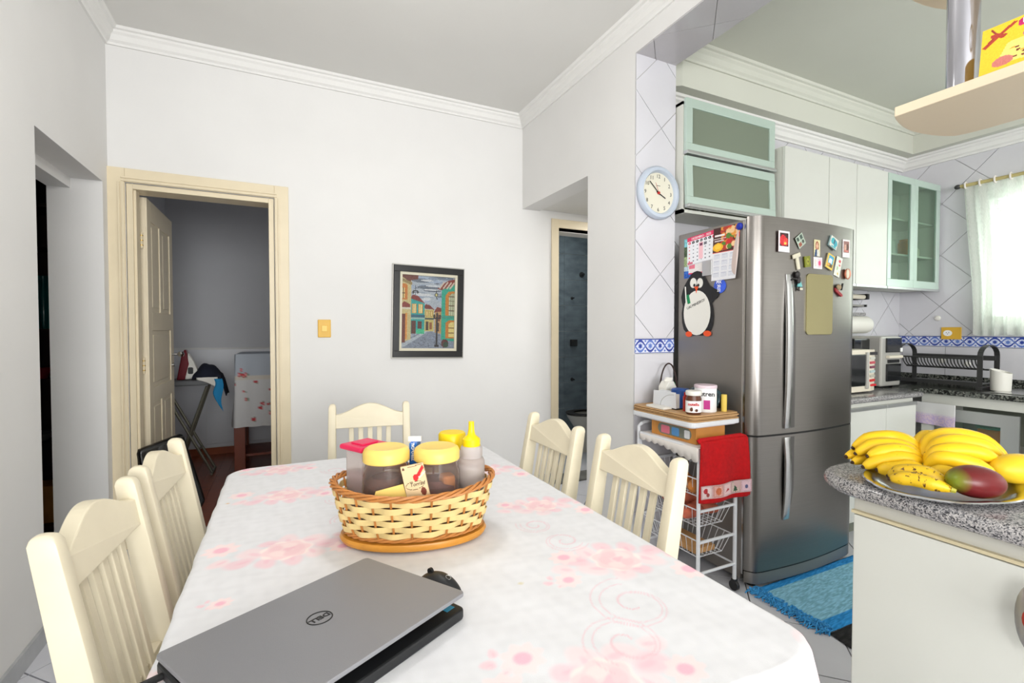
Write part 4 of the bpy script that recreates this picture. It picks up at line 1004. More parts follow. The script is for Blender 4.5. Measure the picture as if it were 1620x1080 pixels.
MB().lathe([(0,0.196),(0.024,0.196),(0.024,0.215),(0.018,0.220),(0.011,0.226),(0.008,0.240),(0.0075,0.262),(0,0.263)], (0.455,1.205,BZ), 24).build('nozzle_cap', 'lid_yellow', sq, smooth=True)
yj = thing('storage_jar', 'jar with a bright yellow screw lid behind the squeeze bottle', 'jar', (0.432, 1.300, BZ))
MB().lathe([(0,0),(0.036,0),(0.038,0.01),(0.038,0.17),(0.032,0.18),(0,0.18)], (0.432,1.300,BZ), 24).build('body', 'hazy_plastic', yj, smooth=True)
MB().lathe([(0,0.172),(0.037,0.172),(0.039,0.176),(0.039,0.212),(0.035,0.217),(0,0.218)], (0.432,1.300,BZ), 28).build('lid', 'lid_yellow', yj, smooth=True)
# sweetener sachet box and toast packet
print_mat('paper_print', rough=0.5)
mat('print_white', (245, 245, 245), 0.5); mat('print_red', (206, 30, 40), 0.5); mat('print_magenta', (196, 50, 140), 0.5)
ru = unit(V(0.902, -0.432, 0))
sb = thing('sweetener_box', 'blue and white sweetener box standing between the two jars', 'box', (0.316, 1.267, BZ))
so = V(0.316, 1.267, BZ)
MB().obox(so+V(0,0,0.105), 0.020, 0.055, 0.21, rotz(math.radians(-25.6))).build('carton', mat('sweet_blue', (28, 108, 196), 0.4), sb, bevel=0.002)
fn = V(-0.432, -0.902, 0)
text('lettering', 'ZERO-CAL', so+fn*0.0281+V(0,0,0.150)+ru*0.004, (0,0,1), -ru, 0.013, 'print_white', sb, align='LEFT', bold=0.0006) if False else text('lettering', 'ZERO-CAL', so+fn*0.0281+V(0,0,0.164)+ru*0.0035, (0,0,1), -ru, 0.0100, 'print_white', sb, align='LEFT', bold=0.0005)
B_ = MB().obox(so+V(0,0,0.216), 0.034, 0.012, 0.012, rotz(math.radians(-25.6))).build('torn_flap', 'print_white', sb)
cvt = Canvas(40, 52, (232, 204, 160)); cvt.line([(0.3,0.95),(0.95,0.97)], 0.01, (150,100,60)); cvt.poly([(0.5,0.62),(0.95,0.95),(1.0,0.85),(0.62,0.55)], (214,36,40)).ell(0.56,0.62,0.12,0.10,(214,36,40))
cvt.line([(0.1+0.4*math.cos(a/10)+0.35, 0.40+0.12*math.sin(a/10)) for a in range(0, 64, 4)], 0.008, (90,60,40)); cvt.ell(0.78, 0.18, 0.12, 0.12, (120, 56, 40)).ell(0.1,0.92,0.05,0.04,(110,70,50))
tp = thing('toast_packet', 'tan paper toast packet printed with a red ribbon, leaning between the jars', 'packet', (0.285, 1.150, BZ+0.025))
to_ = V(0.268, 1.148, 0.884); tu = unit(ru+V(0,0,0.22)); tv = unit(V(0,0,1)-ru*0.22)
panel('packet_face', cvt, to_, tu*0.056, tv*0.084, V(0.432,0.902,0)*0.006, 'paper_print', tp)
text('lettering', 'Torrad', to_+tu*0.032+tv*0.032-V(0.432,0.902,0)*0.0006, tu, tv, 0.013, 'print_black', tp, shear=0.2)
text('lettering', 'Bauduc', to_+tu*0.050+tv*0.055-V(0.432,0.902,0)*0.0006, unit(tu+tv*0.75), unit(tv-tu*0.75), 0.008, 'print_white', tp)
tag(MB().prism([(0,0),(0.09,0.01),(0.08,0.06),(0.01,0.05)], (0.185,1.170,BZ+0.085), (0.9,-0.2,0.1), (0.05,0.15,0.6), (0,0,0.002)).build('paper_napkin', 'yellow_paper'), 'yellow paper folded against the left jar inside the basket', 'paper')

# ------------------------------------------------------------------ painting, switch, clock
mat('frame_black', (26, 26, 27), 0.3); mat('frame_silver', (176, 174, 168), 0.35, 0.5); mat('liner', (214, 208, 186), 0.6)
print_mat('canvas_print', rough=0.45, bump=0.2, bscale=120)
pt = thing('framed_painting', 'black framed painting of a colourful cobbled village street', 'picture', (0.985, YB, 1.437))
pa = math.radians(-1.2); pu = V(math.cos(pa), 0, math.sin(pa)); pv = V(-math.sin(pa), 0, math.cos(pa)); pc = V(0.985, YB, 1.437)
def frame_ring(w0, h0, w1, h1, d0, d1, nm, m, bev=0.002):
    par = None
    for (x0, x1, y0, y1) in ((-w0,w0,h1,h0), (-w0,w0,-h0,-h1), (-w0,-w1,-h1,h1), (w1,w0,-h1,h1)):
        o = MB().prism([(x0,y0),(x1,y0),(x1,y1),(x0,y1)], pc+V(0,-d0,0), pu, pv, V(0,-(d1-d0),0)).build(nm, m, pt, bevel=bev)
frame_ring(0.277, 0.347, 0.268, 0.338, 0.002, 0.020, 'outer_moulding', 'frame_silver')
frame_ring(0.268, 0.338, 0.222, 0.292, 0.002, 0.030, 'frame_side', 'frame_black')
frame_ring(0.222, 0.292, 0.203, 0.272, 0.002, 0.018, 'liner', 'liner', 0.001)
cv = Canvas(118, 156, (176, 186, 196))
for k in range(26): cv.ell(rng.uniform(0.1,0.9), rng.uniform(0.62,1.0), rng.uniform(0.08,0.22), rng.uniform(0.012,0.03), tuple(np.array((120,132,148))*rng.uniform(0.8,1.5)))
for k in range(10): cv.ell(rng.uniform(0.2,0.7), rng.uniform(0.6,0.95), rng.uniform(0.06,0.14), 0.012, (214,218,222))
cv.poly([(0,0),(1,0),(1,0.13),(0.55,0.24),(0.3,0.2),(0,0.1)], (134,144,160))
for k in range(150): cv.ell(rng.uniform(0.1,1), rng.uniform(0,0.2), 0.018, 0.006, tuple(np.array((120,130,148))*rng.uniform(0.75,1.3)))
cv.poly([(0,0.06),(0.2,0.14),(0.45,0.24),(0.45,0.21),(0.18,0.08),(0,0)], (178,188,198))
cv.poly([(0.42,0.24),(0.42,0.54),(0.60,0.54),(0.60,0.24)], (206,190,110)); cv.poly([(0.40,0.55),(0.44,0.61),(0.52,0.60),(0.61,0.54)], (120,42,30))
for x in (0.47, 0.56): cv.rect(x-0.025,0.44,x+0.02,0.52,(150,70,24)); cv.rect(x-0.016,0.45,x+0.012,0.51,(240,220,140))
cv.rect(0.42,0.40,0.60,0.42,(70,80,70)); cv.rect(0.45,0.25,0.50,0.37,(70,44,30)); cv.rect(0.52,0.26,0.57,0.36,(150,90,40))
cv.poly([(0.17,0.20),(0.17,0.68),(0.42,0.62),(0.42,0.24)], (36,164,158)); cv.poly([(0.16,0.68),(0.20,0.735),(0.30,0.72),(0.43,0.62)], (128,36,26))
for x in (0.225, 0.345): cv.rect(x-0.04,0.48,x+0.045,0.61,(214,150,60)); cv.rect(x-0.022,0.49,x+0.028,0.60,(246,232,160)); cv.line([(x,0.49),(x,0.60)],0.005,(120,60,20))
cv.rect(0.17,0.42,0.43,0.46,(40,96,120)); cv.rect(0.17,0.40,0.43,0.425,(150,190,180)); cv.rect(0.18,0.20,0.26,0.38,(90,40,26)); cv.rect(0.30,0.27,0.37,0.37,(96,44,30)); cv.rect(0.27,0.20,0.42,0.26,(60,190,140))
cv.poly([(0,0.08),(0,1),(0.17,1.0),(0.17,0.12)], (206,190,130)); cv.poly([(0,1),(0.30,1.0),(0.29,0.945),(0.17,0.93),(0.15,0.90),(0,0.97)], (110,50,34)); cv.line([(0,0.93),(0.17,0.885)],0.02,(150,130,80))
cv.rect(0.0,0.66,0.10,0.86,(206,120,30)); cv.ell(0.04,0.85,0.06,0.03,(206,120,30)); cv.rect(0.0,0.68,0.055,0.82,(244,224,140)); cv.line([(0.027,0.68),(0.027,0.82)],0.006,(90,50,20)); cv.line([(0,0.75),(0.055,0.75)],0.006,(90,50,20))
cv.poly([(0.0,0.60),(0.04,0.64),(0.15,0.60),(0.15,0.55),(0.0,0.56)], (134,40,28)); cv.rect(0,0.53,0.17,0.555,(220,214,190)); cv.rect(0.0,0.08,0.07,0.47,(110,44,24)); cv.rect(0.07,0.12,0.10,0.48,(226,150,60))
cv.poly([(0.62,0.22),(0.62,0.50),(0.76,0.54),(0.76,0.20)], (190,150,96)); cv.rect(0.65,0.38,0.72,0.47,(120,70,40)); cv.rect(0.64,0.24,0.70,0.36,(70,50,40)); cv.poly([(0.60,0.50),(0.66,0.58),(0.77,0.56),(0.77,0.52)], (124,44,30))
cv.poly([(0.75,0.12),(0.75,0.84),(1,0.90),(1,0.10)], (40,168,140)); cv.poly([(0.66,0.83),(0.86,0.95),(1.0,0.98),(1.0,0.90),(0.74,0.815)], (134,44,30))
for x in (0.76,0.83,0.90,0.96): cv.line([(x-0.05,0.845),(x+0.03,0.925)],0.012,(216,200,180))
cv.poly([(0.82,0.46),(0.82,0.74),(0.88,0.80),(1,0.81),(1,0.46)], (206,130,40)); cv.poly([(0.89,0.47),(0.89,0.73),(0.93,0.77),(1,0.78),(1,0.47)], (196,206,170))
for q in (0.53,0.60,0.67,0.73): cv.line([(0.89,q),(1,q)],0.006,(90,60,30))
for q in (0.93,0.97): cv.line([(q,0.47),(q,0.77)],0.006,(90,60,30))
cv.rect(0.75,0.42,1,0.455,(60,150,130)); cv.poly([(0.83,0.14),(0.83,0.36),(0.90,0.40),(1,0.40),(1,0.14)], (206,126,36)); cv.poly([(0.89,0.16),(0.89,0.34),(0.93,0.37),(1,0.37),(1,0.16)], (232,212,130))
for q in (0.22,0.29): cv.line([(0.89,q),(1,q)],0.006,(110,70,30))
cv.ell(0.82,0.07,0.07,0.06,(90,40,40)); cv.ell(0.84,0.05,0.05,0.04,(40,70,50))
cv.line([(0.66,0.04),(0.66,0.44)],0.014,(34,30,32)); cv.rect(0.62,0.02,0.70,0.05,(34,30,32)); cv.line([(0.60,0.42),(0.73,0.42)],0.010,(34,30,32)); cv.ell(0.61,0.45,0.022,0.025,(60,50,40)); cv.ell(0.72,0.45,0.022,0.025,(60,50,40)); cv.ell(0.665,0.47,0.02,0.03,(60,50,40))
cv.ell(0.645,0.745,0.035,0.028,(70,76,70)); cv.ell(0.645,0.745,0.02,0.018,(220,210,140)); cv.line([(0.645,0.77),(0.645,0.80)],0.008,(50,52,50)); cv.line([(0.645,0.72),(0.66,0.69)],0.008,(50,52,50))
cv.line([(0.25,0.74),(0.25,0.86)],0.007,(40,44,46)); cv.line([(0.21,0.79),(0.29,0.79)],0.006,(40,44,46)); cv.ell(0.21,0.77,0.02,0.018,(50,54,54)); cv.ell(0.29,0.77,0.02,0.018,(50,54,54))
cv.a *= 0.82; cv.noise(16)
panel('canvas', cv, pc+V(0,-0.006,0)-pu*0.203-pv*0.272, pu*0.406, pv*0.544, V(0,0.004,0), 'canvas_print', pt)

sw = thing('light_switch', 'yellow plastic light switch on the wall beside the painting', 'switch', (0.250, YB, 1.313))
B(0.208, 0.292, YB-0.008, YB, 1.252, 1.374).build('wall_plate', 'switch_plastic', sw, bevel=0.004)
B(0.232, 0.268, YB-0.013, YB-0.007, 1.292, 1.334).build('rocker', mat('rocker', (240, 200, 90), 0.35), sw, bevel=0.002)

mat('clock_rim', (190, 200, 214), 0.3); mat('clock_face', (226, 222, 204), 0.6); mat('clock_red', (190, 40, 36), 0.4)
CKx, CKz, CKy = 1.932, 2.083, YE-0.0085
Ry = np.array([[1,0,0],[0,0,-1],[0,1,0.0]])   # z axis -> -Y
ck = thing('wall_clock', 'round pale blue wall clock hanging on the tiled pillar', 'clock', (CKx, CKy, CKz))
MB().lathe([(0.10,0),(0.145,0),(0.150,0.010),(0.150,0.022),(0.140,0.034),(0.124,0.036),(0.116,0.026),(0.114,0.014),(0.0,0.012)], (CKx, CKy, CKz), 48, R=Ry).build('rim', 'clock_rim', ck, smooth=True)
MB().lathe([(0,0.0125),(0.114,0.0125),(0.114,0.0145),(0,0.0145)], (CKx, CKy, CKz), 48, R=Ry).build('dial', 'clock_face', ck)
for h in range(1, 13):
    a = PI/2-2*PI*h/12; text('numeral', str(h), (CKx+0.094*math.cos(a), CKy-0.0147, CKz+0.094*math.sin(a)-0.010), (1,0,0), (0,0,1), 0.030, 'print_black', ck)
MB().box(CKx-0.012, CKx+0.014, CKy-0.0152, CKy-0.0146, CKz+0.040, CKz+0.0425).build('brand_mark', 'frame_black', ck)
def hand(a, l, wd, m, y, nm, tail=0.015):
    d = V(math.sin(a), 0, math.cos(a)); MB().bar(V(CKx, CKy-y, CKz)-d*tail, V(CKx, CKy-y, CKz)+d*l, wd, 0.001, up=(0,1,0)).build(nm, m, ck)
hand(2*PI*52/60, 0.088, 0.005, 'print_black', 0.019, 'minute_hand'); hand(2*PI*(3+52/60)/12, 0.058, 0.006, 'print_black', 0.017, 'hour_hand'); hand(2*PI*56/60, 0.06, 0.0015, 'clock_red', 0.021, 'second_hand', 0.0)
MB().lathe([(0,0.014),(0.008,0.014),(0.008,0.023),(0,0.024)], (CKx, CKy, CKz), 14, R=Ry).build('hub', 'clock_red', ck, smooth=True)
# ------------------------------------------------------------------ papers and magnets on the fridge side (faces -X)
SX = FX0-0.0012
def sp(y, z, d=0.0): return V(SX-d, y, z)
mU, mV, mT = V(0,-1,0), V(0,0,1), V(0.0009,0,0)
# tourist board behind, calendar, flyer
cb = Canvas(24, 44, (60, 120, 180)); cb.rect(0,0.8,1,1,(120,190,200)).rect(0,0.55,1,0.8,(70,90,60)).rect(0,0.3,1,0.55,(150,170,120)).rect(0,0.18,1,0.3,(180,200,210)).rect(0,0,1,0.18,(30,90,180)).noise(25)
tag(panel('souvenir_card', cb, sp(2.055,1.598,0.0), mU*0.135, mV*0.225, mT, 'paper_print'), 'blue and green picture card behind the calendar on the fridge side', 'card')
cc = Canvas(70, 62, (236, 236, 240)); cc.rect(0,0.86,1,1,(224,50,98)); 
for k in range(7): cc.ell(0.08+k*0.14, 0.79, 0.05, 0.05, (214,40,80) if k in (0,6) else (26,26,30))
for r_ in range(5):
    for k in range(7): cc.rect(0.06+k*0.14, 0.64-r_*0.13, 0.10+k*0.14, 0.685-r_*0.13, (220,90,110) if k == 0 else (130,130,140))
cc.rect(0.42,0.15,0.56,0.72,(246,196,204)); cc.rect(0.44,0.60,0.54,0.70,(120,60,90)); cc.rect(0.58,0.60,0.68,0.70,(110,110,120)); cc.rect(0.02,0.02,0.2,0.12,(210,110,130)); cc.rect(0,0,1,0.03,(210,210,214))
cal = thing('wall_calendar', 'december calendar page with a pink header on the fridge side', 'calendar', tuple(sp(1.93,1.67,0.002)))
panel('calendar_page', cc, sp(2.030,1.667,0.002), mU*0.203+mV*0.016, mV*0.158, mT, 'paper_print', cal)
text('month_lettering', 'DEZEMBRO - 2022', sp(1.93,1.667+0.158*0.90+0.006,0.0026), unit(mU*0.203+mV*0.016), mV, 0.017, 'print_white', cal)
for k, ch in enumerate('DSTQQSS'):
    text('day_lettering', ch, sp(2.030-0.203*(0.08+k*0.14), 1.667+0.158*0.765+0.016*(0.08+k*0.14), 0.0026), unit(mU*0.203+mV*0.016), mV, 0.010, 'print_white', cal)
c2 = Canvas(30, 16, (232, 226, 224)); c2.rect(0.02,0.5,0.4,0.95,(226,120,140)).rect(0,0,1,0.12,(220,60,100)).noise(6)
panel('under_page', c2, sp(2.020,1.618,0.0014), mU*0.115, mV*0.06, mT, 'paper_print', cal)
cf = Canvas(52, 84, (232, 232, 236))
cf.rect(0,0.52,1,1,(70,34,30))
for k in range(60): cf.ell(rng.uniform(0.35,1), rng.uniform(0.6,1), 0.09, 0.05, [(206,40,44),(226,150,60),(90,130,50),(240,200,150),(180,60,40)][k % 5])
cf.ell(0.2,0.63,0.2,0.08,(244,184,40)).ell(0.2,0.64,0.13,0.05,(250,206,70)); cf.rect(0.05,0.83,0.45,0.87,(240,230,230)).rect(0.02,0.78,0.5,0.80,(226,214,214)).rect(0.05,0.74,0.42,0.76,(210,200,200)); cf.rect(0,0.52,1,0.54,(226,90,80))
for r_ in range(4):
    for k in range(3): cf.rect(0.06+k*0.31,0.06+r_*0.115,0.30+k*0.31,0.15+r_*0.115,(218,220,228)); cf.rect(0.08+k*0.31,0.13+r_*0.115,0.26+k*0.31,0.145+r_*0.115,(190,190,206))
cf.noise(5)
fly = thing('year_calendar_flyer', 'food flyer with a small year calendar curling off the fridge side', 'flyer', tuple(sp(1.77,1.57,0.004)))
panel('flyer_sheet', cf, sp(1.858,1.566,0.003), mU*0.165, mV*0.277+mU*0.014, mT, 'paper_print', fly, bend=lambda gx, gy: np.stack([-0.016*gx**2*(1-gy)**2, 0*gx, 0*gx], -1))
tag(B(SX-0.010, SX-0.001, 1.852, 1.915, 1.598, 1.680).build('magnetic_clip', 'steel_light', bevel=0.002), 'square metal clip magnet between calendar and flyer', 'magnet')
tag(MB().lathe([(0,0),(0.018,0),(0.018,0.006),(0.013,0.010),(0,0.010)], (SX-0.003,1.682,1.826), 18, R=np.array([[0,0,-1],[0,1,0],[1,0,0.0]])).build('round_magnet', mat('magnet_blue', (24, 44, 160), 0.35), smooth=True), 'dark blue round magnet at the corner of the flyer', 'magnet')
cg = Canvas(26, 26, (60, 84, 200)); cg.poly([(0,0.3),(0,1),(0.5,1)], (150,120,220))
bd = thing('round_badge_magnet', 'round blue and purple badge magnet beside the penguin wing', 'magnet', tuple(sp(1.802,1.535,0)))
MB().lathe([(0,0),(0.038,0),(0.038,0.003),(0,0.004)], (SX,1.802,1.535), 28, R=np.array([[0,0,-1],[0,1,0],[1,0,0.0]])).build('disc', mat('badge_blue', (58, 92, 206), 0.35, var=0.3, vscale=14), bd)
for s_, dz in (('PIX', 0.014), ('20', -0.008), ('22', -0.028)): text('lettering', s_, sp(1.806,1.535+dz,0.0045), mU, mV, 0.022, 'print_white', bd, bold=0.0005)
# penguin memo magnet
mat('penguin_black', (24, 24, 26), 0.45); mat('penguin_orange', (232, 84, 36), 0.45); mat('penguin_white', (232, 230, 222), 0.5); mat('scarf_green', (20, 130, 80), 0.5)
pg = thing('penguin_memo_magnet', 'black and white penguin memo board magnet on the fridge side', 'magnet', tuple(sp(1.95,1.27,0.002)))
pol = [(2.071,1.493),(2.060,1.530),(2.047,1.557),(2.030,1.580),(2.015,1.597),(1.998,1.617),(1.978,1.628),(1.955,1.632),(1.932,1.626),(1.912,1.610),(1.894,1.585),(1.880,1.560),(1.866,1.542),(1.837,1.526),(1.806,1.513),(1.803,1.496),(1.815,1.476),(1.836,1.464),(1.851,1.447),(1.843,1.415),(1.839,1.376),(1.843,1.335),(1.855,1.303),(1.880,1.282),(1.915,1.271),(1.980,1.271),(2.020,1.280),(2.050,1.305),(2.063,1.345),(2.066,1.401),(2.058,1.440),(2.066,1.465)]
MB().prism(pol, (SX-0.004,0,0), (0,1,0), (0,0,1), (0.003,0,0)).build('body', 'penguin_black', pg)
def ellp(cy_, cz_, ry, rz, n=28): return [(cy_+ry*math.cos(2*PI*k/n), cz_+rz*math.sin(2*PI*k/n)) for k in range(n)]
def pp(nm, po, m, d): return MB().prism(po, (SX-0.004-d,0,0), (0,1,0), (0,0,1), (d+0.0002,0,0)).build(nm, m, pg)
pp('belly_board', ellp(1.955,1.398,0.095,0.125), 'penguin_white', 0.0012)
pp('eye', ellp(1.981,1.567,0.023,0.028), 'penguin_white', 0.0014); pp('eye', ellp(1.934,1.563,0.021,0.027), 'penguin_white', 0.0014)
pp('pupil', ellp(1.972,1.553,0.008,0.009), 'penguin_black', 0.0022); pp('pupil', ellp(1.944,1.551,0.008,0.009), 'penguin_black', 0.0022)
pp('beak', [(1.975,1.546),(1.943,1.545),(1.951,1.530),(1.958,1.508),(1.962,1.530)], 'penguin_orange', 0.003)
pp('foot', ellp(2.010,1.279,0.024,0.016,16), 'penguin_orange', 0.0024); pp('foot', ellp(1.879,1.283,0.026,0.016,16), 'penguin_orange', 0.0024)
pp('pen_holder', [(2.030,1.500),(2.012,1.505),(2.000,1.455),(2.018,1.450)], 'scarf_green', 0.004)
MB().cyl(sp(2.028,1.46,0.009), sp(2.036,1.55,0.009), 0.003, n=8).build('memo_pen', 'penguin_white', pg)
text('handwriting', 'UAI MINEIRO!', sp(1.960,1.44,0.0056), unit(mU+mV*0.35), unit(mV-mU*0.35), 0.022, 'print_black', pg)

# ------------------------------------------------------------------ magnets on the fridge door (faces -Y)
def door_card(lab, cat, cx_, cz_, w_, h_, cvs, rot=0.0, th=0.002):
    u = V(math.cos(rot), 0, math.sin(rot)); v = V(-math.sin(rot), 0, math.cos(rot)); y = min(fy(cx_), fy(cx_-w_/2), fy(cx_+w_/2))-th-0.0008
    return tag(panel('fridge_magnet', cvs, V(cx_, y, cz_)-u*w_/2-v*h_/2, u*w_, v*h_, V(0,th,0), 'paper_print'), lab, cat, 'magnets on the fridge door')
def cnv(bgc, ops, n=(18,22), nz=14):
    c = Canvas(n[0], n[1], bgc)
    for op in ops: getattr(c, op[0])(*op[1:])
    return c.noise(nz)
door_card('white instant photo of red flowers at the top left of the fridge door', 'magnet', 2.273, 1.747, 0.084, 0.105, cnv((236,234,238), [('rect',0.12,0.28,0.88,0.9,(60,20,24)),('ell',0.4,0.55,0.3,0.26,(206,24,40)),('ell',0.65,0.5,0.2,0.2,(226,60,50)),('ell',0.6,0.42,0.1,0.06,(250,200,80))]))
door_card('tilted square magnet with dark green letters on the fridge door', 'magnet', 2.393, 1.760, 0.062, 0.062, cnv((170,184,168), [('rect',0.1,0.6,0.4,0.9,(50,70,60)),('rect',0.55,0.55,0.9,0.9,(60,80,70)),('rect',0.1,0.1,0.5,0.4,(150,80,60)),('ell',0.75,0.3,0.15,0.15,(60,70,60))]), 0.6)
door_card('small portrait photo magnet of a red haired person on the fridge door', 'magnet', 2.526, 1.732, 0.050, 0.086, cnv((214,206,160), [('ell',0.5,0.62,0.30,0.30,(150,76,44)),('ell',0.5,0.62,0.15,0.18,(214,170,140)),('poly',[(0.05,0),(0.2,0.4),(0.5,0.42),(0.5,0)],(40,70,110)),('poly',[(0.5,0),(0.5,0.42),(0.85,0.36),(0.95,0)],(206,206,196))]))
door_card('turquoise pictogram magnet at the upper right of the fridge door', 'magnet', 2.665, 1.770, 0.068, 0.058, cnv((206,206,196), [('ell',0.35,0.6,0.26,0.3,(60,170,180)),('ell',0.7,0.5,0.24,0.32,(50,160,176)),('rect',0.45,0.4,0.6,0.85,(50,90,110)),('rect',0.3,0.05,0.9,0.2,(70,170,180))]), -0.4, 0.008)
door_card('white instant photo of two people at the top right of the fridge door', 'magnet', 2.803, 1.751, 0.066, 0.098, cnv((230,226,226), [('rect',0.1,0.28,0.9,0.93,(150,110,104)),('ell',0.35,0.55,0.15,0.2,(206,160,140)),('ell',0.68,0.6,0.14,0.18,(90,60,50)),('rect',0.2,0.3,0.8,0.42,(200,120,110))]))
door_card('small olive green magnet on the fridge door', 'magnet', 2.446, 1.656, 0.044, 0.056, cnv((120,126,20), [('ell',0.5,0.5,0.25,0.3,(156,156,40)),('ell',0.55,0.5,0.1,0.12,(90,80,20))]), 0.15, 0.006)
door_card('white card magnet with a pink heart below the portrait photo', 'magnet', 2.535, 1.654, 0.072, 0.060, cnv((230,226,226), [('rect',0.45,0.1,0.95,0.9,(240,200,206)),('ell',0.7,0.5,0.14,0.22,(226,70,120)),('rect',0.1,0.2,0.35,0.8,(214,206,196))]))
door_card('yellow framed beach picture magnet on the fridge door', 'magnet', 2.637, 1.667, 0.060, 0.080, cnv((226,190,70), [('rect',0.15,0.12,0.88,0.9,(60,160,196)),('ell',0.5,0.55,0.25,0.2,(220,230,236)),('poly',[(0.15,0.12),(0.88,0.12),(0.88,0.35),(0.4,0.42)],(90,70,50)),('rect',0.15,0.2,0.5,0.35,(206,160,80))]), -0.35, 0.006)
door_card('tilted white bookmark magnet with small red flowers on the fridge door', 'magnet', 2.722, 1.646, 0.052, 0.108, cnv((218,222,210), [('ell',0.6,0.8,0.2,0.08,(206,80,90)),('ell',0.7,0.6,0.14,0.06,(206,110,110)),('ell',0.4,0.4,0.15,0.1,(170,200,150)),('ell',0.6,0.15,0.15,0.06,(206,180,90))]), -0.28)
def door_thing(nm, lab, cx_, cz_): return thing(nm, lab, 'magnet', (cx_, fy(cx_)-0.001, cz_), 'magnets on the fridge door')
t_ = door_thing('letter_magnet', 'cream letter T shaped magnet on the fridge door', 2.36, 1.652)
y_ = fy(2.36); MB().bar((2.333, y_-0.006, 1.672), (2.388, y_-0.006, 1.690), 0.022, 0.010, up=(0,1,0)).build('crossbar', 'liner', t_, bevel=0.003); MB().bar((2.362, y_-0.006, 1.678), (2.380, y_-0.006, 1.612), 0.020, 0.010, up=(0,1,0)).build('stem', 'liner', t_, bevel=0.003)
t_ = door_thing('seashell_magnet', 'oval orange shell magnet near the right edge of the fridge door', 2.815, 1.612)
MB().ellipsoid((2.815, fy(2.815)-0.009, 1.612), 0.025, 0.012, 0.030).build('shell', mat('shell_orange', (206, 120, 90), 0.35, var=0.25, vscale=40), t_, smooth=True); MB().ellipsoid((2.805, fy(2.805)-0.014, 1.612), 0.012, 0.007, 0.026).build('stripe', 'liner', t_, smooth=True)
t_ = door_thing('figurine_magnet', 'small dark figurine magnet with a turquoise skirt on the fridge door', 2.372, 1.545)
yq = fy(2.372)-0.010
MB().ellipsoid((2.366, yq, 1.585), 0.017, 0.010, 0.018).build('head', mat('fig_dark', (44, 40, 40), 0.5), t_, smooth=True); MB().ellipsoid((2.375, yq, 1.556), 0.012, 0.009, 0.020).ellipsoid((2.350, yq, 1.562), 0.017, 0.006, 0.005).build('torso', 'fig_dark', t_, smooth=True); MB().lathe([(0,0.03),(0.008,0.028),(0.016,0.006),(0.017,0),(0,0)], (2.382, yq, 1.523), 14, sy=0.6).build('skirt', mat('fig_teal', (110, 180, 180), 0.5), t_, smooth=True); MB().cyl((2.378, yq, 1.502), (2.380, yq, 1.526), 0.005, n=8).build('legs', 'fig_dark', t_); MB().obox((2.388, yq, 1.512), 0.022, 0.012, 0.010, np.eye(3)).build('stand', 'liner', t_)
t_ = door_thing('cradle_magnet', 'little red cradle magnet right of the dispenser panel', 2.727, 1.525)
yq = fy(2.727)-0.010
MB().prism([(-0.034,0.012),(0.030,-0.022),(0.034,-0.034),(0.020,-0.036),(-0.030,-0.008)], (2.727, yq, 1.520), (1,0,0), (0,0,1), (0,0.009,0)).build('cradle', mat('cradle_red', (150, 36, 44), 0.45), t_, bevel=0.002); MB().ellipsoid((2.722, yq, 1.535), 0.020, 0.008, 0.016).build('figure', mat('cradle_tan', (150, 130, 100), 0.6, var=0.4, vscale=50), t_, smooth=True); MB().bar((2.745, yq, 1.52), (2.756, yq, 1.556), 0.008, 0.006).build('pole', 'fig_dark', t_)
text('panel_lettering', 'inverse', (2.557, fy(2.55)-0.0044, 1.55), (1,0,0), (0,0,1), 0.012, 'steel_light', fridge) if False else None

# ------------------------------------------------------------------ vegetable trolley beside the fridge
mat('white_wire', (226, 228, 232), 0.35); mat('caster', (40, 40, 42), 0.5)
TRX0, TRX1, TRY0, TRY1 = 1.770, 2.020, 1.640, 2.05
tr = thing('basket_trolley', 'white wire vegetable trolley between the pillar and the fridge', 'trolley', (1.9, 1.84, 0))
rt_ = 0.0095
for x in (TRX0, TRX1):
    for y in (TRY0, TRY1):
        MB().cyl((x,y,0.055), (x,y,0.735), rt_, n=12).build('post', 'white_wire', tr, smooth=True)
        w_ = MB().cyl((x-0.009, y, 0.026), (x+0.009, y, 0.026), 0.025, n=18).build('caster_wheel', 'caster', tr, smooth=True); MB().box(x-0.012, x+0.012, y-0.010, y+0.010, 0.035, 0.058).build('caster_fork', 'caster', tr, parent=w_)
for z in (0.135, 0.285, 0.435, 0.585):
    for y in (TRY0, TRY1): MB().cyl((TRX0,y,z), (TRX1,y,z), 0.0075, n=10).build('cross_rail', 'white_wire', tr, smooth=True)
for x in (TRX0, TRX1): MB().cyl((x,TRY0,0.135), (x,TRY1,0.135), 0.005, n=8).build('side_rail', 'white_wire', tr)
B(TRX0-0.005, TRX1+0.005, TRY0-0.01, TRY1+0.01, 0.725, 0.742).build('top_deck', 'white_wire', tr, bevel=0.003)
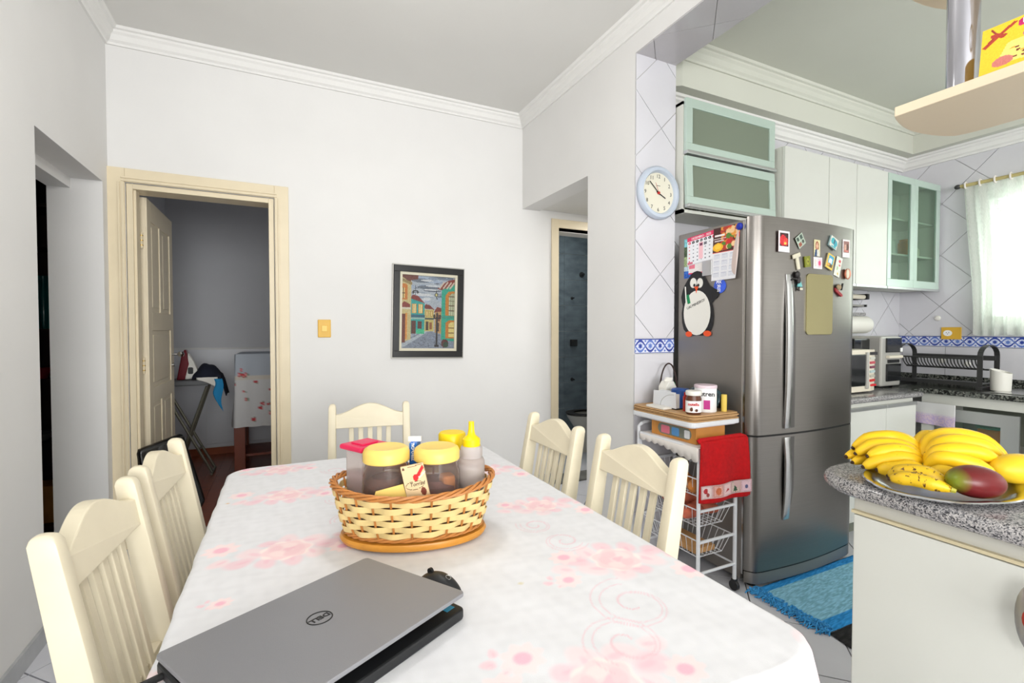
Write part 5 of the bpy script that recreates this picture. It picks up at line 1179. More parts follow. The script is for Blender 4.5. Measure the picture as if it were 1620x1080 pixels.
# raised end rail of the top deck
MB().tube([(TRX0-0.01, TRY1-0.36, 0.735), (TRX0-0.016, TRY1-0.33, 0.742), (TRX0-0.016, TRY1-0.02, 0.742)], 0.008, 10).tube([(TRX0-0.012, TRY1+0.0, 0.60), (TRX0-0.012, TRY1+0.0, 0.775), (TRX0-0.012, TRY1-0.02, 0.792), (TRX0+0.03, TRY1+0.0, 0.795), (TRX1, TRY1, 0.795)], 0.009, 10).build('end_rail', 'white_wire', tr, smooth=True)
for z0 in (0.19, 0.34, 0.49):
    h_ = 0.095; xa, xb, ya, yb = TRX0+0.012, TRX1-0.012, TRY0+0.012, TRY1-0.012
    wb_ = MB().tube([(xa,ya,z0+h_),(xb,ya,z0+h_),(xb,yb,z0+h_),(xa,yb,z0+h_)], 0.0032, 6, closed=True)
    g = 0.03; wb_.tube([(xa+g,ya+g,z0),(xb-g,ya+g,z0),(xb-g,yb-g,z0),(xa+g,yb-g,z0)], 0.0026, 6, closed=True)
    for k in range(11):
        y = ya+g+(yb-ya-2*g)*k/10; yo = ya+(yb-ya)*k/10
        wb_.tube([(xa,yo,z0+h_),(xa+g,y,z0),(xb-g,y,z0),(xb,yo,z0+h_)], 0.0016, 5)
    for k in range(1, 6):
        x = xa+g+(xb-xa-2*g)*k/6; xo = xa+(xb-xa)*k/6
        wb_.tube([(xo,ya,z0+h_),(x,ya+g,z0),(x,yb-g,z0),(xo,yb,z0+h_)], 0.0016, 5)
    wb_.build('wire_basket', 'white_wire', tr)
# produce in the baskets
mat('sweet_potato', (190, 100, 74), 0.6, var=0.2, vscale=20); mat('onion_skin', (206, 130, 60), 0.45, var=0.25, vscale=18); mat('cardboard', (196, 150, 98), 0.8, var=0.1)
PR = [(1.84,1.74,0.39,0.085,0.034,0.3,'left front'),(1.93,1.76,0.392,0.080,0.036,-0.4,'right front'),(1.85,1.86,0.39,0.085,0.034,0.8,'left middle'),(1.95,1.87,0.39,0.075,0.033,0.1,'right middle'),(1.90,1.97,0.39,0.080,0.032,1.2,'back'),(1.89,1.80,0.440,0.080,0.032,0.1,'top')]
for (x,y,z,a,b,r,wh) in PR:
    M_ = rotz(r); mb = MB(); n = 12; P = []; rs = []
    for i in range(n+1): t = i/n; P.append(V(x,y,z)+M_@V(a*(2*t-1), 0.010*math.sin(PI*t*1.5), 0.006*math.sin(4*t))); rs.append(max(0.004, b*math.sin(PI*(0.04+0.92*t))**0.6))
    tag(mb.tube(P, b, 12, rs=rs).build('sweet_potato', 'sweet_potato', smooth=True), 'reddish sweet potato in the middle wire basket, %s of the pile' % wh, 'vegetable', 'sweet potatoes in the trolley')
for (x,y,wh) in ((1.83,1.72,'front left'),(1.92,1.71,'front right'),(1.87,1.81,'middle')):
    tag(MB().lathe([(0,-0.034),(0.018,-0.031),(0.034,-0.016),(0.038,0.0),(0.030,0.02),(0.012,0.034),(0.005,0.046),(0,0.048)], (x,y,0.527), 18).build('onion', 'onion_skin', smooth=True), 'brown onion in the upper wire basket, %s' % wh, 'vegetable', 'onions in the trolley')
tag(B(1.82,1.95,1.70,1.93,0.195,0.222).build('cardboard_box', 'cardboard', bevel=0.002), 'flat cardboard box in the lowest wire basket', 'box')
# lace runner hanging from the deck
mat('lace', (236, 230, 224), 0.8); lp = []
NL = 60
for j in range(2):
    pass
runner = MB(); pts = [(TRX0-0.022, TRY1-0.02), (TRX0-0.022, TRY0-0.010), (TRX0-0.006, TRY0-0.014)]
seg = []
for (a, b) in zip(pts[:-1], pts[1:]):
    L_ = math.hypot(b[0]-a[0], b[1]-a[1]); n = int(L_/0.006)
    for i in range(n): t = i/n; seg.append((a[0]+(b[0]-a[0])*t, a[1]+(b[1]-a[1])*t, L_))
tot = len(seg); rows_ = []
for i, (x, y, _) in enumerate(seg):
    d = i*0.006; dep = 0.028+0.030*max(0, math.cos((d-0.39)*7))+0.010*abs(math.sin(d*70))
    rows_.append([V(x,y,0.7455), V(x-0.002,y-0.002,0.744-dep*0.3), V(x-0.003,y-0.003,0.744-dep)])
runner.grid(rows_)
dl = thing('lace_runner', 'white scalloped lace runner over the trolley deck', 'doily', (1.9,1.84,0.743))
runner.build('lace_edge', 'lace', dl, solid=0.0012, smooth=True)
B(TRX0-0.022, TRX1+0.004, TRY0-0.016, TRY1-0.02, 0.7425, 0.7455).build('runner_top', 'lace', dl)
# wooden tissue box
mat('box_wood', (206, 140, 66), 0.45, var=0.1, vscale=8, stretch=(1,6,1))
tb = thing('wooden_tissue_box', 'orange wooden box with an oval window under the tray stack', 'box', (1.90,1.83,0.746))
bx0, bx1, by0, by1, bz0, bz1 = 1.785, 1.985, 1.675, 1.985, 0.746, 0.828
B(bx0+0.004, bx1, by0, by1, bz0, bz1).build('box_body', 'box_wood', tb, bevel=0.003)
ov = lrect(0.028, by0+0.03, by1-0.05, bz0+0.014, bz1-0.012)
MB().prism(ov, (bx0+0.0045,0,0), (0,1,0), (0,0,1), (-0.0015,0,0)).build('oval_window', 'dark_inside', tb)
for a, b, c in ((by0+0.04, by0+0.075, (226,228,230)), (by0+0.11, by0+0.16, (90,150,206)), (by0+0.175, by0+0.235, (226,120,140))):
    MB().prism(lrect(0.006, a, b, bz0+0.020, bz1-0.022), (bx0+0.0032,0,0), (0,1,0), (0,0,1), (-0.0012,0,0)).build('packet', mat('packet_%d' % c[0], c, 0.5), tb)
# tray and wooden placemats
ts = thing('serving_tray', 'white serving tray lying on the wooden box of the trolley', 'tray', (1.9,1.83,0.829))
def rr(x0,x1,y0,y1,r,z,t_): return MB().prism(lrect(r,x0,x1,y0,y1), (0,0,z), t=(0,0,t_))
rr(1.750,2.066,1.665,2.085,0.03,0.829,0.006).build('tray_base', 'white_wire', ts, bevel=0.002)
rr(1.738,2.076,1.650,2.098,0.035,0.835,0.024).build('tray_rim', 'white_wire', ts, bevel=0.004)
mat('mat_wood', (196, 156, 108), 0.55, var=0.1, vscale=10)
for k in range(4):
    o = rr(1.742+0.005*(k % 2),2.074-0.004*(k % 2),1.652+0.006*(k % 2),2.096,0.03,0.8595+k*0.0082,0.0058).build('placemat', 'mat_wood', bevel=0.0015)
    tag(o, ['wooden placemat at the bottom of the trolley stack', 'second wooden placemat from the bottom of the trolley stack', 'second wooden placemat from the top of the trolley stack', 'wooden placemat on top of the trolley stack'][k], 'placemat', 'placemats on the trolley')
SZ = 0.8595+3*0.0082+0.0068
# napkin holder, books, jars...
nh = thing('napkin_holder', 'white plastic napkin holder on the placemats', 'napkin holder', (1.80,1.90,SZ))
MB().prism([(1.835,0),(2.005,0),(2.0,0.085),(1.84,0.088)], (1.815,0,SZ), (0,1,0), (0,0,1), (0.006,0,0)).build('plate', 'white_wire', nh, bevel=0.002)
MB().prism([(1.835,0),(2.005,0),(2.0,0.085),(1.84,0.088)], (1.860,0,SZ), (0,1,0), (0,0,1), (0.006,0,0)).build('plate', 'white_wire', nh, bevel=0.002)
B(1.8215,1.8595,1.845,1.995,SZ+0.004,SZ+0.078).build('napkins', 'penguin_white', nh); B(1.8145,1.867,1.833,2.007,SZ-0.0003,SZ+0.005).build('holder_base', 'black_plastic', nh)
MB().tube([(1.8145,1.85+0.06*math.sin(k*PI/2/12)*1.6,SZ+0.01+0.065*math.cos(k*PI/2/12)) for k in range(13)], 0.001, 5).build('arc_line', 'frame_silver', nh)
tag(B(1.755,1.812,1.86,1.99,SZ,SZ+0.012).build('notebook', 'penguin_white', bevel=0.002), 'white notebook lying at the edge of the placemats', 'notebook')
mat('nutella_brown', (92, 50, 30), 0.3)
nu = thing('spread_jar', 'hazelnut spread jar with a white lid on the trolley', 'jar', (1.812,1.715,SZ))
nx_, ny_ = 1.812, 1.715
MB().lathe([(0,0),(0.036,0),(0.040,0.008),(0.040,0.075),(0.034,0.088),(0.034,0.094),(0,0.094)], (nx_,ny_,SZ), 28, sx=1.0, sy=0.85).build('jar_body', 'nutella_brown', nu, smooth=True)
MB().lathe([(0.0402,0.010),(0.0408,0.010),(0.0408,0.066),(0.0402,0.066)], (nx_,ny_,SZ), 28, sx=1.0, sy=0.86, closed_ends=False).build('label', 'print_white', nu, smooth=True)
MB().lathe([(0,0.092),(0.037,0.092),(0.038,0.094),(0.038,0.110),(0.035,0.114),(0,0.114)], (nx_,ny_,SZ), 28).build('lid', 'penguin_white', nu, smooth=True)
vw = unit(V(nx_,ny_,0)); lu = V(vw[1],-vw[0],0)
text('lettering', 'nutella', V(nx_,ny_,SZ+0.045)-vw*0.0425, lu, (0,0,1), 0.019, 'print_red', nu, bold=0.0005)
MB().ellipsoid(V(nx_,ny_,SZ+0.026)-vw*0.038+lu*-0.008, 0.012, 0.004, 0.010).ellipsoid(V(nx_,ny_,SZ+0.022)-vw*0.038+lu*0.014, 0.008, 0.004, 0.007).build('label_picture', 'nutella_brown', nu, smooth=True)
ca = thing('supplement_tin', 'white and pink nutrition powder tin on the trolley', 'tin', (1.905,1.735,SZ)); cx_, cy_ = 1.928, 1.748
MB().lathe([(0,0),(0.052,0),(0.053,0.003),(0.053,0.118),(0.050,0.121),(0,0.121)], (cx_,cy_,SZ), 32).build('tin_body', 'print_white', ca, smooth=True)
MB().lathe([(0,0.120),(0.055,0.120),(0.055,0.131),(0.052,0.134),(0,0.134)], (cx_,cy_,SZ), 32).build('lid', mat('lid_pale_pink', (226, 206, 214), 0.4), ca, smooth=True)
vw = unit(V(cx_,cy_,0)); lu = V(vw[1],-vw[0],0)
text('lettering', 'nutren', V(cx_,cy_,SZ+0.082)-vw*0.0535, lu, (0,0,1), 0.032, 'print_black', ca, bold=0.0006)
MB().prism([(-0.008,0),(0.022,0),(0.022,0.045),(-0.008,0.045)], V(cx_,cy_,SZ+0.016)-vw*0.0535, lu, (0,0,1), vw*0.012).build('label_block', 'print_magenta', ca)
sg = thing('sugar_carton', 'crumpled white carton standing at the back of the trolley', 'carton', (1.90,1.99,SZ))
MB().prism([(0,0),(0.075,0),(0.075,0.10),(0.055,0.13),(0.02,0.13),(0,0.10)], (1.868,2.02,SZ), (1,0,0), (0,0,1), (0,-0.06,0)).build('carton_body', 'penguin_white', sg, bevel=0.003)
MB().prism([(0.01,0.13),(0.065,0.128),(0.07,0.148),(0.03,0.152)], (1.868,1.998,SZ), (1,0,0), (0,0,1), (0,-0.014,0)).build('folded_top', 'penguin_white', sg, bevel=0.002)
tag(MB().cyl((1.965,2.01,SZ), (1.965,2.01,SZ+0.085), 0.014, n=14).cyl((1.965,2.01,SZ+0.085), (1.965,2.01,SZ+0.118), 0.011, n=14).build('small_bottle', mat('bottle_green', (40, 160, 90), 0.35), smooth=True), 'small green capped bottle behind the jars on the trolley', 'bottle')
tag(MB().lathe([(0,0),(0.045,0),(0.047,0.005),(0.047,0.098),(0.04,0.103),(0,0.103)], (1.885,1.875,SZ), 24).build('blue_tin', mat('tin_blue', (36, 78, 150), 0.35, var=0.3, vscale=30), smooth=True), 'blue tin between the napkin holder and the white tin', 'tin')
tag(MB().cyl((1.838,1.790,SZ), (1.838,1.790,SZ+0.075), 0.015, n=14).cyl((1.838,1.790,SZ+0.075), (1.838,1.790,SZ+0.095), 0.010, n=12).build('sauce_bottle', mat('bottle_red', (176, 36, 30), 0.35), smooth=True), 'small red sauce bottle behind the spread jar', 'bottle')
tag(MB().cyl((2.005,1.700,SZ), (2.005,1.700,SZ+0.085), 0.014, n=14).build('spice_bottle', mat('spice_yellow', (226, 196, 90), 0.4), smooth=True), 'yellow labelled spice bottle right of the nutrition tin', 'bottle')
bgm = MB(); P = []
for i in range(13):
    t = i/12; row = []
    for j in range(9):
        s_ = j/8; hgt = 0.125*math.sin(PI*(0.12+0.76*t))**0.5*(1-0.25*(2*s_-1)**2)
        row.append(V(1.985+0.075*s_+0.004*math.sin(9*t+5*s_), 1.72+0.22*t, SZ+hgt*math.sin(PI*min(1, 0.02+s_*0.98))**0.35*1.0+0.004*math.sin(30*t+14*s_)*math.sin(PI*s_)))
    P.append(row)
bgm.grid(P)
tag(bgm.build('plastic_bag', mat('bag_teal', (24, 58, 66), 0.2, var=0.5, vscale=40, coat=0.6), smooth=True, solid=0.002), 'crumpled dark teal plastic bag against the fridge side', 'bag')
# dark basket arch handle
ah = thing('arched_basket_handle', 'thin dark arched handle of a small basket at the back of the trolley', 'basket', (1.99,2.06,SZ))
mat('dark_wicker', (52, 36, 32), 0.5)
MB().tube([V(1.985+0.062*math.cos(PI*k/20), 2.065, SZ+0.075+0.145*math.sin(PI*k/20)) for k in range(21)], 0.0045, 8).tube([(2.047,2.065,SZ+0.075),(2.047,2.065,SZ+0.01)], 0.0045, 8).tube([(1.923,2.065,SZ+0.075),(1.923,2.065,SZ+0.01)], 0.0045, 8).build('handle', 'dark_wicker', ah, smooth=True)
MB().lathe([(0,0),(0.058,0),(0.064,0.02),(0.064,0.04),(0.060,0.04),(0.058,0.02),(0,0.006)], (1.985,2.055,SZ), 24, sy=0.5).build('basket_bowl', 'dark_wicker', ah, smooth=True)
# red christmas towel over the front rail
mat('towel_red', (206, 14, 22), 0.95, var=0.10, vscale=60, bump=0.9, bscale=420)
tw = thing('christmas_towel', 'red hand towel with a christmas band hanging on the trolley', 'towel', (1.915,1.62,0.78))
def towel_pt(x, s_, back=False):
    z = 0.775-s_; y = 1.616-0.008*math.sin(x*30+s_*8)-0.006*s_
    return V(x, y, z)
P = []
for i in range(31):
    x = 1.752+0.325*i/30; row = []
    edge = min(i, 30-i)/30
    for j in range(34):
        s_ = -0.02+0.315*j/33
        if s_ < 0: row.append(V(x, 1.640+s_*0.9, 0.775+0.010*math.sin(PI*(s_+0.02)/0.04)-0.006*(edge < 0.06)))
        else: row.append(towel_pt(x+0.006*math.sin(s_*9), s_*(1.0 if edge > 0.04 else 0.985)))
    P.append(row)
MB().grid(P).build('towel_cloth', 'towel_red', tw, smooth=True, solid=0.009)
P = []
for i in range(4): pass
cvb = Canvas(96, 20, (206, 160, 160))
for k, c in enumerate(((214,190,190),(206,150,140),(226,190,190),(196,170,160),(216,180,190))):
    x0 = k*0.2+0.01; cvb.rect(x0,0.06,x0+0.18,0.94,c); cvb.rect(x0+0.02,0.14,x0+0.16,0.86,tuple(min(255,q+16) for q in c))
cvb.poly([(0.66,0.2),(0.74,0.2),(0.70,0.9)], (40,76,50)); cvb.rect(0.695,0.1,0.705,0.22,(90,60,40)); cvb.ell(0.3,0.5,0.05,0.28,(206,110,70)); cvb.poly([(0.44,0.3),(0.56,0.45),(0.5,0.6)], (186,40,50)); cvb.ell(0.9,0.45,0.03,0.16,(90,90,130)); cvb.ell(0.08,0.6,0.04,0.2,(186,40,50)); cvb.ell(0.12,0.3,0.03,0.15,(150,60,60)); cvb.noise(12)
panel('christmas_band', cvb, V(1.755,1.6015,0.505), V(0.323,0,0), V(0,0.001,0.062), V(0,0.004,0), 'paper_print', tw, bend=lambda gx, gy: np.stack([0*gx, -0.008*np.sin((1.755+0.323*gx)*30+0.25*8)-0.0015, 0*gx], -1))
# ------------------------------------------------------------------ fruit on the breakfast bar
mat('silver_tray', (196, 198, 202), 0.16, 1.0)
GT = 0.8745
fx, fyy = 1.618, 0.652
ft = thing('fruit_tray', 'scalloped stainless steel tray of fruit on the breakfast bar', 'tray', (fx, fyy, GT))
N = 96; prof = [(0.0,0.002),(0.150,0.002),(0.168,0.006),(0.180,0.014),(0.196,0.017),(0.207,0.018),(0.210,0.015),(0.206,0.011),(0.190,0.008),(0.168,0.0005),(0.0,0.0005)]
vs = []; fs = []
for r_, z in prof:
    for k in range(N):
        a = 2*PI*k/N; sc2 = 1+0.030*(abs(math.cos(4*a+0.5))**0.5-0.6)*(r_/0.21)**3
        vs.append((fx+r_*sc2*math.cos(a)*1.08, fyy+r_*sc2*math.sin(a)*0.76, GT+z))
for i in range(len(prof)-1):
    for k in range(N): fs.append((i*N+k, i*N+(k+1) % N, (i+1)*N+(k+1) % N, (i+1)*N+k))
MB().add(vs, fs).build('tray_dish', 'silver_tray', ft, smooth=True, ang=35)
mat('stalk', (66, 44, 26), 0.8); mat('stem_green', (176, 170, 60), 0.6)
def banana_mat(name, c, speck):
    m = mat(name, c, 0.42, var=0.07, vscale=9); nt = m.node_tree; b = nt.nodes['Principled BSDF']
    src = b.inputs['Base Color'].links[0].from_socket
    n = nt.nodes.new('ShaderNodeTexNoise'); n.inputs['Scale'].default_value = 95; n.inputs['Detail'].default_value = 3
    tc = nt.nodes.new('ShaderNodeTexCoord'); nt.links.new(tc.outputs['Object'], n.inputs['Vector'])
    r = nt.nodes.new('ShaderNodeValToRGB'); r.color_ramp.elements[0].position = speck; r.color_ramp.elements[1].position = speck+0.03
    nt.links.new(n.outputs['Fac'], r.inputs['Fac']); mx = nt.nodes.new('ShaderNodeMixRGB'); mx.inputs['Color2'].default_value = L4((96, 62, 24))
    nt.links.new(r.outputs['Color'], mx.inputs['Fac']); nt.links.new(src, mx.inputs['Color1']); nt.links.new(mx.outputs['Color'], b.inputs['Base Color'])
banana_mat('banana_skin', (246, 200, 26), 0.71); banana_mat('banana_ripe', (226, 184, 30), 0.60)
def smooth_path(P, n=16):
    P = [V(*p) for p in P]; out = []; m = len(P)
    for i in range(n+1):
        t = i/n*(m-1); k = min(int(t), m-2); u = t-k
        p0 = P[max(k-1,0)]; p1 = P[k]; p2 = P[k+1]; p3 = P[min(k+2,m-1)]
        out.append(0.5*((2*p1)+(-p0+p2)*u+(2*p0-5*p1+4*p2-p3)*u*u+(-p0+3*p1-3*p2+p3)*u**3))
    return out
def banana(P, r, lab, grp, m='banana_skin', tip=True):
    """P runs from blossom tip to stem"""
    Q = smooth_path(P, 18); t = thing('banana', lab, 'banana', tuple(Q[9]-V(0,0,r)), grp)
    rs = [r*min(1, 0.42+2.6*(i/18))*(1 if i < 13 else max(0.40, 1-(i-13)/8.5)) for i in range(19)]
    rs[0] = r*0.34
    MB().tube(Q, r, 7, rs=rs).build('peel', m, t, smooth=True, ang=80)
    d = unit(Q[0]-Q[1]); MB().cyl(Q[0], Q[0]+d*0.005, r*0.30, r*0.2, n=7).build('blossom_tip', 'stalk', t, smooth=True)
    d = unit(Q[-1]-Q[-2]); MB().cyl(Q[-1], Q[-1]+d*0.010, r*0.40, r*0.32, n=7).build('stem', 'stem_green', t, smooth=True)
    return t
BAN_DATA = []
BAN_DATA.append(([(1.5836, 0.8623, 0.9374), (1.628, 0.8417, 0.9628), (1.6817, 0.8051, 0.971), (1.695, 0.7652, 0.9587), (1.6859, 0.7355, 0.9286)], 0.022, 'topmost banana of the left bunch', 'left banana bunch', 'banana_skin'))
BAN_DATA.append(([(1.564, 0.871, 0.9101), (1.6156, 0.8577, 0.9232), (1.6856, 0.8356, 0.9365), (1.7129, 0.7894, 0.9399), (1.7066, 0.7475, 0.9196)], 0.021, 'banana with the farthest sticking-out tip of the left bunch', 'left banana bunch', 'banana_skin'))
BAN_DATA.append(([(1.5581, 0.8411, 0.9276), (1.5976, 0.8172, 0.9518), (1.6405, 0.7801, 0.9573), (1.6626, 0.7471, 0.9454), (1.6711, 0.7257, 0.9216)], 0.021, 'second banana from the top of the left bunch', 'left banana bunch', 'banana_skin'))
BAN_DATA.append(([(1.5492, 0.8446, 0.9008), (1.6001, 0.8317, 0.9135), (1.6546, 0.8114, 0.9237), (1.6861, 0.7686, 0.9283), (1.6737, 0.7298, 0.9147)], 0.02, 'low banana at the left rim of the tray', 'left banana bunch', 'banana_skin'))
BAN_DATA.append(([(1.5466, 0.8023, 0.9305), (1.578, 0.782, 0.9448), (1.6166, 0.7526, 0.951), (1.6426, 0.7286, 0.9353), (1.6545, 0.7169, 0.9147)], 0.02, 'middle banana at the front of the left bunch', 'left banana bunch', 'banana_skin'))
BAN_DATA.append(([(1.5236, 0.8015, 0.9017), (1.5581, 0.7798, 0.9197), (1.5906, 0.748, 0.933), (1.6246, 0.7204, 0.9266), (1.638, 0.7081, 0.9118)], 0.021, 'front banana of the left bunch above the speckled one', 'left banana bunch', 'banana_skin'))
BAN_DATA.append(([(1.5264, 0.7666, 0.9015000000000001), (1.5484, 0.7398, 0.9075), (1.5758, 0.7103, 0.9172), (1.5987, 0.6881, 0.9148)], 0.021, 'low banana beneath the left bunch at the tray edge', 'left banana bunch', 'banana_skin'))
BAN_DATA.append(([(1.487, 0.7191, 0.9025000000000001), (1.4983, 0.6865, 0.9194), (1.5123, 0.6466, 0.9234), (1.5203, 0.6036, 0.9115)], 0.022, 'speckled overripe banana lying behind the front one', 'loose speckled bananas', 'banana_ripe'))
BAN_DATA.append(([(1.4442, 0.6954, 0.9072), (1.46, 0.6603, 0.9149), (1.4707, 0.6219, 0.9131), (1.4881, 0.5856, 0.9054)], 0.019, 'speckled overripe banana at the front rim of the tray', 'loose speckled bananas', 'banana_ripe'))
BAN_DATA.append(([(1.9143, 0.6261, 0.9286), (1.9009, 0.6667, 0.9644), (1.8517, 0.7073, 0.982), (1.7707, 0.7295, 0.9815), (1.703, 0.728, 0.9584), (1.6518, 0.7127, 0.918)], 0.022, 'topmost banana of the right bunch', 'right banana bunch', 'banana_skin'))
BAN_DATA.append(([(1.8451, 0.7603, 0.9761), (1.7867, 0.7659, 0.9726), (1.7276, 0.7605, 0.9525), (1.6845, 0.7472, 0.926), (1.6479, 0.7199, 0.9075)], 0.02, 'banana on the left shoulder of the right bunch', 'right banana bunch', 'banana_skin'))
BAN_DATA.append(([(1.8325, 0.6044, 0.9343), (1.8061, 0.64, 0.967), (1.7536, 0.6766, 0.9791), (1.6945, 0.6991, 0.9657), (1.6369, 0.7033, 0.9222)], 0.023, 'second banana from the top of the right bunch', 'right banana bunch', 'banana_skin'))
BAN_DATA.append(([(1.7664, 0.5862, 0.9362), (1.7319, 0.62, 0.9599), (1.6848, 0.6538, 0.9662), (1.6432, 0.679, 0.9561), (1.6218, 0.6939, 0.9228)], 0.022, 'third banana from the top with a dark spot, right bunch', 'right banana bunch', 'banana_skin'))
BAN_DATA.append(([(1.6855, 0.5747, 0.9237), (1.6636, 0.6078, 0.9398), (1.6292, 0.6412, 0.951), (1.6121, 0.6659, 0.9452), (1.6035, 0.686, 0.92)], 0.022, 'fourth banana down, behind the mango', 'right banana bunch', 'banana_skin'))
BAN_DATA.append(([(1.7864, 0.5758, 0.9033), (1.7698, 0.6064, 0.9218), (1.7275, 0.638, 0.9331), (1.678, 0.6673, 0.9317), (1.6297, 0.6898, 0.9104)], 0.021, 'banana ending beside the papaya, right bunch', 'right banana bunch', 'banana_skin'))
BAN_DATA.append(([(1.6125, 0.5758, 0.9015000000000001), (1.5879, 0.6046, 0.915), (1.5713, 0.635, 0.9239), (1.5655, 0.6652, 0.9147)], 0.021, 'lowest banana of the right bunch partly under the mango', 'right banana bunch', 'banana_skin'))
for (P, r, lab, grp, m) in BAN_DATA: banana(P, r, lab, grp, m)
# mango
def mango_mat():
    m = mat('mango_skin', (104, 30, 32), 0.32, var=0.2, vscale=12); nt = m.node_tree; b = nt.nodes['Principled BSDF']; src = b.inputs['Base Color'].links[0].from_socket
    tc = nt.nodes.new('ShaderNodeTexCoord'); sx = nt.nodes.new('ShaderNodeSeparateXYZ'); nt.links.new(tc.outputs['Object'], sx.inputs[0])
    mr_ = nt.nodes.new('ShaderNodeMapRange'); mr_.inputs['From Min'].default_value = -0.036; mr_.inputs['From Max'].default_value = -0.062; nt.links.new(sx.outputs['X'], mr_.inputs['Value'])
    mx = nt.nodes.new('ShaderNodeMixRGB'); mx.inputs['Color2'].default_value = L4((120, 132, 30)); nt.links.new(mr_.outputs['Result'], mx.inputs['Fac']); nt.links.new(src, mx.inputs['Color1']); nt.links.new(mx.outputs['Color'], b.inputs['Base Color'])
mango_mat()
mg = MB().ellipsoid((0,0,0), 0.066, 0.044, 0.040, nu=28, nv=18)
mg.v = [(x, y-0.010*(x/0.066)**2, z*(1+0.12*x/0.066)) for x, y, z in mg.v]
mo = mg.build('mango', 'mango_skin', smooth=True); mo.location = (1.548, 0.566, GT+0.049); mo.rotation_euler = (0, 0.10, math.radians(-26))
tag(mo, 'red mango with a green end lying at the front of the fruit tray', 'mango')
pp_ = MB().ellipsoid((0,0,0), 0.075, 0.042, 0.040, nu=24, nv=16).build('papaya', mat('papaya_skin', (240, 200, 40), 0.45, var=0.12, vscale=8), smooth=True)
pp_.location = (1.785, 0.560, GT+0.052); pp_.rotation_euler = (0, 0, math.radians(-20)); tag(pp_, 'yellow papaya at the right edge of the picture on the bar', 'papaya')
nk = MB(); P = [[V(1.70+0.10*i/8, 0.40+0.10*j/8, GT+0.002+0.008*abs(math.sin(i*0.9+j*0.5))) for j in range(9)] for i in range(9)]
tag(nk.grid(P).build('paper_napkin', 'penguin_white', smooth=True, solid=0.001), 'crumpled white paper napkin beside the fruit tray', 'napkin')

# ------------------------------------------------------------------ cake box and wire ornament on the hanging shelf
pbx = thing('cake_box', 'yellow fruit cake gift box standing on the hanging shelf', 'box', (1.62, 0.47, 1.911))
cy = Canvas(60, 66, (246, 200, 44)); cy.poly([(0.0,0.62),(0.40,0.95),(0.46,0.93),(0.06,0.58)], (178,60,40)); cy.line([(0.12,0.95),(0.20,0.80),(0.10,0.70)],0.012,(150,40,40)); cy.ell(0.17,0.80,0.06,0.04,(178,60,40)); cy.ell(0.28,0.74,0.05,0.04,(178,60,40))
cy.rect(0.50,0.80,1,0.95,(206,30,110)); cy.ell(0.52,0.875,0.06,0.075,(206,30,110)); cy.poly([(0.2,0.15),(0.35,0.55),(1,0.6),(1,0.1)], (248,222,120))
for k in range(26): cy.ell(rng.uniform(0.25,1), rng.uniform(0.12,0.52), 0.03, 0.02, [(120,60,40),(206,60,60),(226,170,60)][k % 3])
cy.ell(0.3,0.2,0.14,0.1,(206,120,110)); cy.ell(0.75,0.62,0.22,0.10,(196,110,120)); cy.noise(6)
pq = V(1.530, 0.566, 1.912); pu2 = V(0.004, -0.135, 0); 
panel('box_front', cy, pq, pu2, V(0.006,-0.004,0.112), V(0.10,0.004,0), 'paper_print', pbx)
text('lettering', 'Bauducco', pq+pu2*0.76+V(0.005,0,0.0945)-V(0.0016,0,0), unit(pu2), (0,0,1), 0.0150, 'print_white', pbx)
wo = thing('wire_ornament', 'small gilt wire ball hanging beside the upper shelf', 'ornament', (1.585, 0.52, 2.14))
oc = V(1.590, 0.486, 2.115)
for k in range(5):
    a = PI*k/5; MB().tube([oc+0.035*V(math.cos(a)*math.cos(t), math.sin(a)*math.cos(t), math.sin(t)) for t in [2*PI*i/24 for i in range(24)]], 0.0016, 5, closed=True).build('wire_hoop', 'brass', wo)
MB().cyl(oc+V(0,0,0.035), (oc[0],oc[1],2.26), 0.001, n=6).build('hanging_wire', 'brass', wo)

# ------------------------------------------------------------------ worktop appliances
mat('appliance_cream', (226, 218, 200), 0.4); mat('appliance_grey', (186, 184, 178), 0.35, 0.3); mat('dark_glass', (22, 24, 26), 0.08)
mw = thing('microwave', 'cream microwave oven beside the fridge', 'microwave', (3.40, 1.95, KZ))
B(3.10, 3.640, 1.86, 2.24, KZ+0.012, KZ+0.29).build('body', 'appliance_cream', mw, bevel=0.006)
MB().prism([(3.10,1.852),(3.10,1.845),(3.35,1.835),(3.56,1.838),(3.642,1.858),(3.642,1.862)], (0,0,KZ+0.012), t=(0,0,0.278)).build('front_panel', 'appliance_cream', mw, bevel=0.003)
B(3.13, 3.485, 1.828, 1.838, KZ+0.05, KZ+0.262).build('door_glass', 'dark_glass', mw, bevel=0.006)
B(3.49, 3.515, 1.822, 1.842, KZ+0.03, KZ+0.275).build('door_edge', 'appliance_grey', mw, bevel=0.006)
for r_ in range(6):
    for k in range(3):
        B(3.545+k*0.027, 3.565+k*0.027, 1.832+k*0.005, 1.845+k*0.005, KZ+0.075+r_*0.030, KZ+0.091+r_*0.030).build('button', mat('btn%d%d' % (r_, k), [(196,40,40),(176,174,160),(170,190,190),(120,60,80),(190,80,90),(200,200,190)][r_], 0.5), mw)
B(3.555, 3.62, 1.834, 1.850, KZ+0.045, KZ+0.058).build('open_button', 'print_red', mw); B(3.545, 3.63, 1.834, 1.85, KZ+0.255, KZ+0.275).build('display', 'dark_glass', mw)
for x in (3.14, 3.6):
    for y in (1.9, 2.2): MB().cyl((x,y,KZ), (x,y,KZ+0.013), 0.012).build('foot', 'black_plastic', mw)
af = thing('air_fryer', 'grey air fryer with a dark window in the kitchen corner', 'air fryer', (4.02, 2.05, KZ))
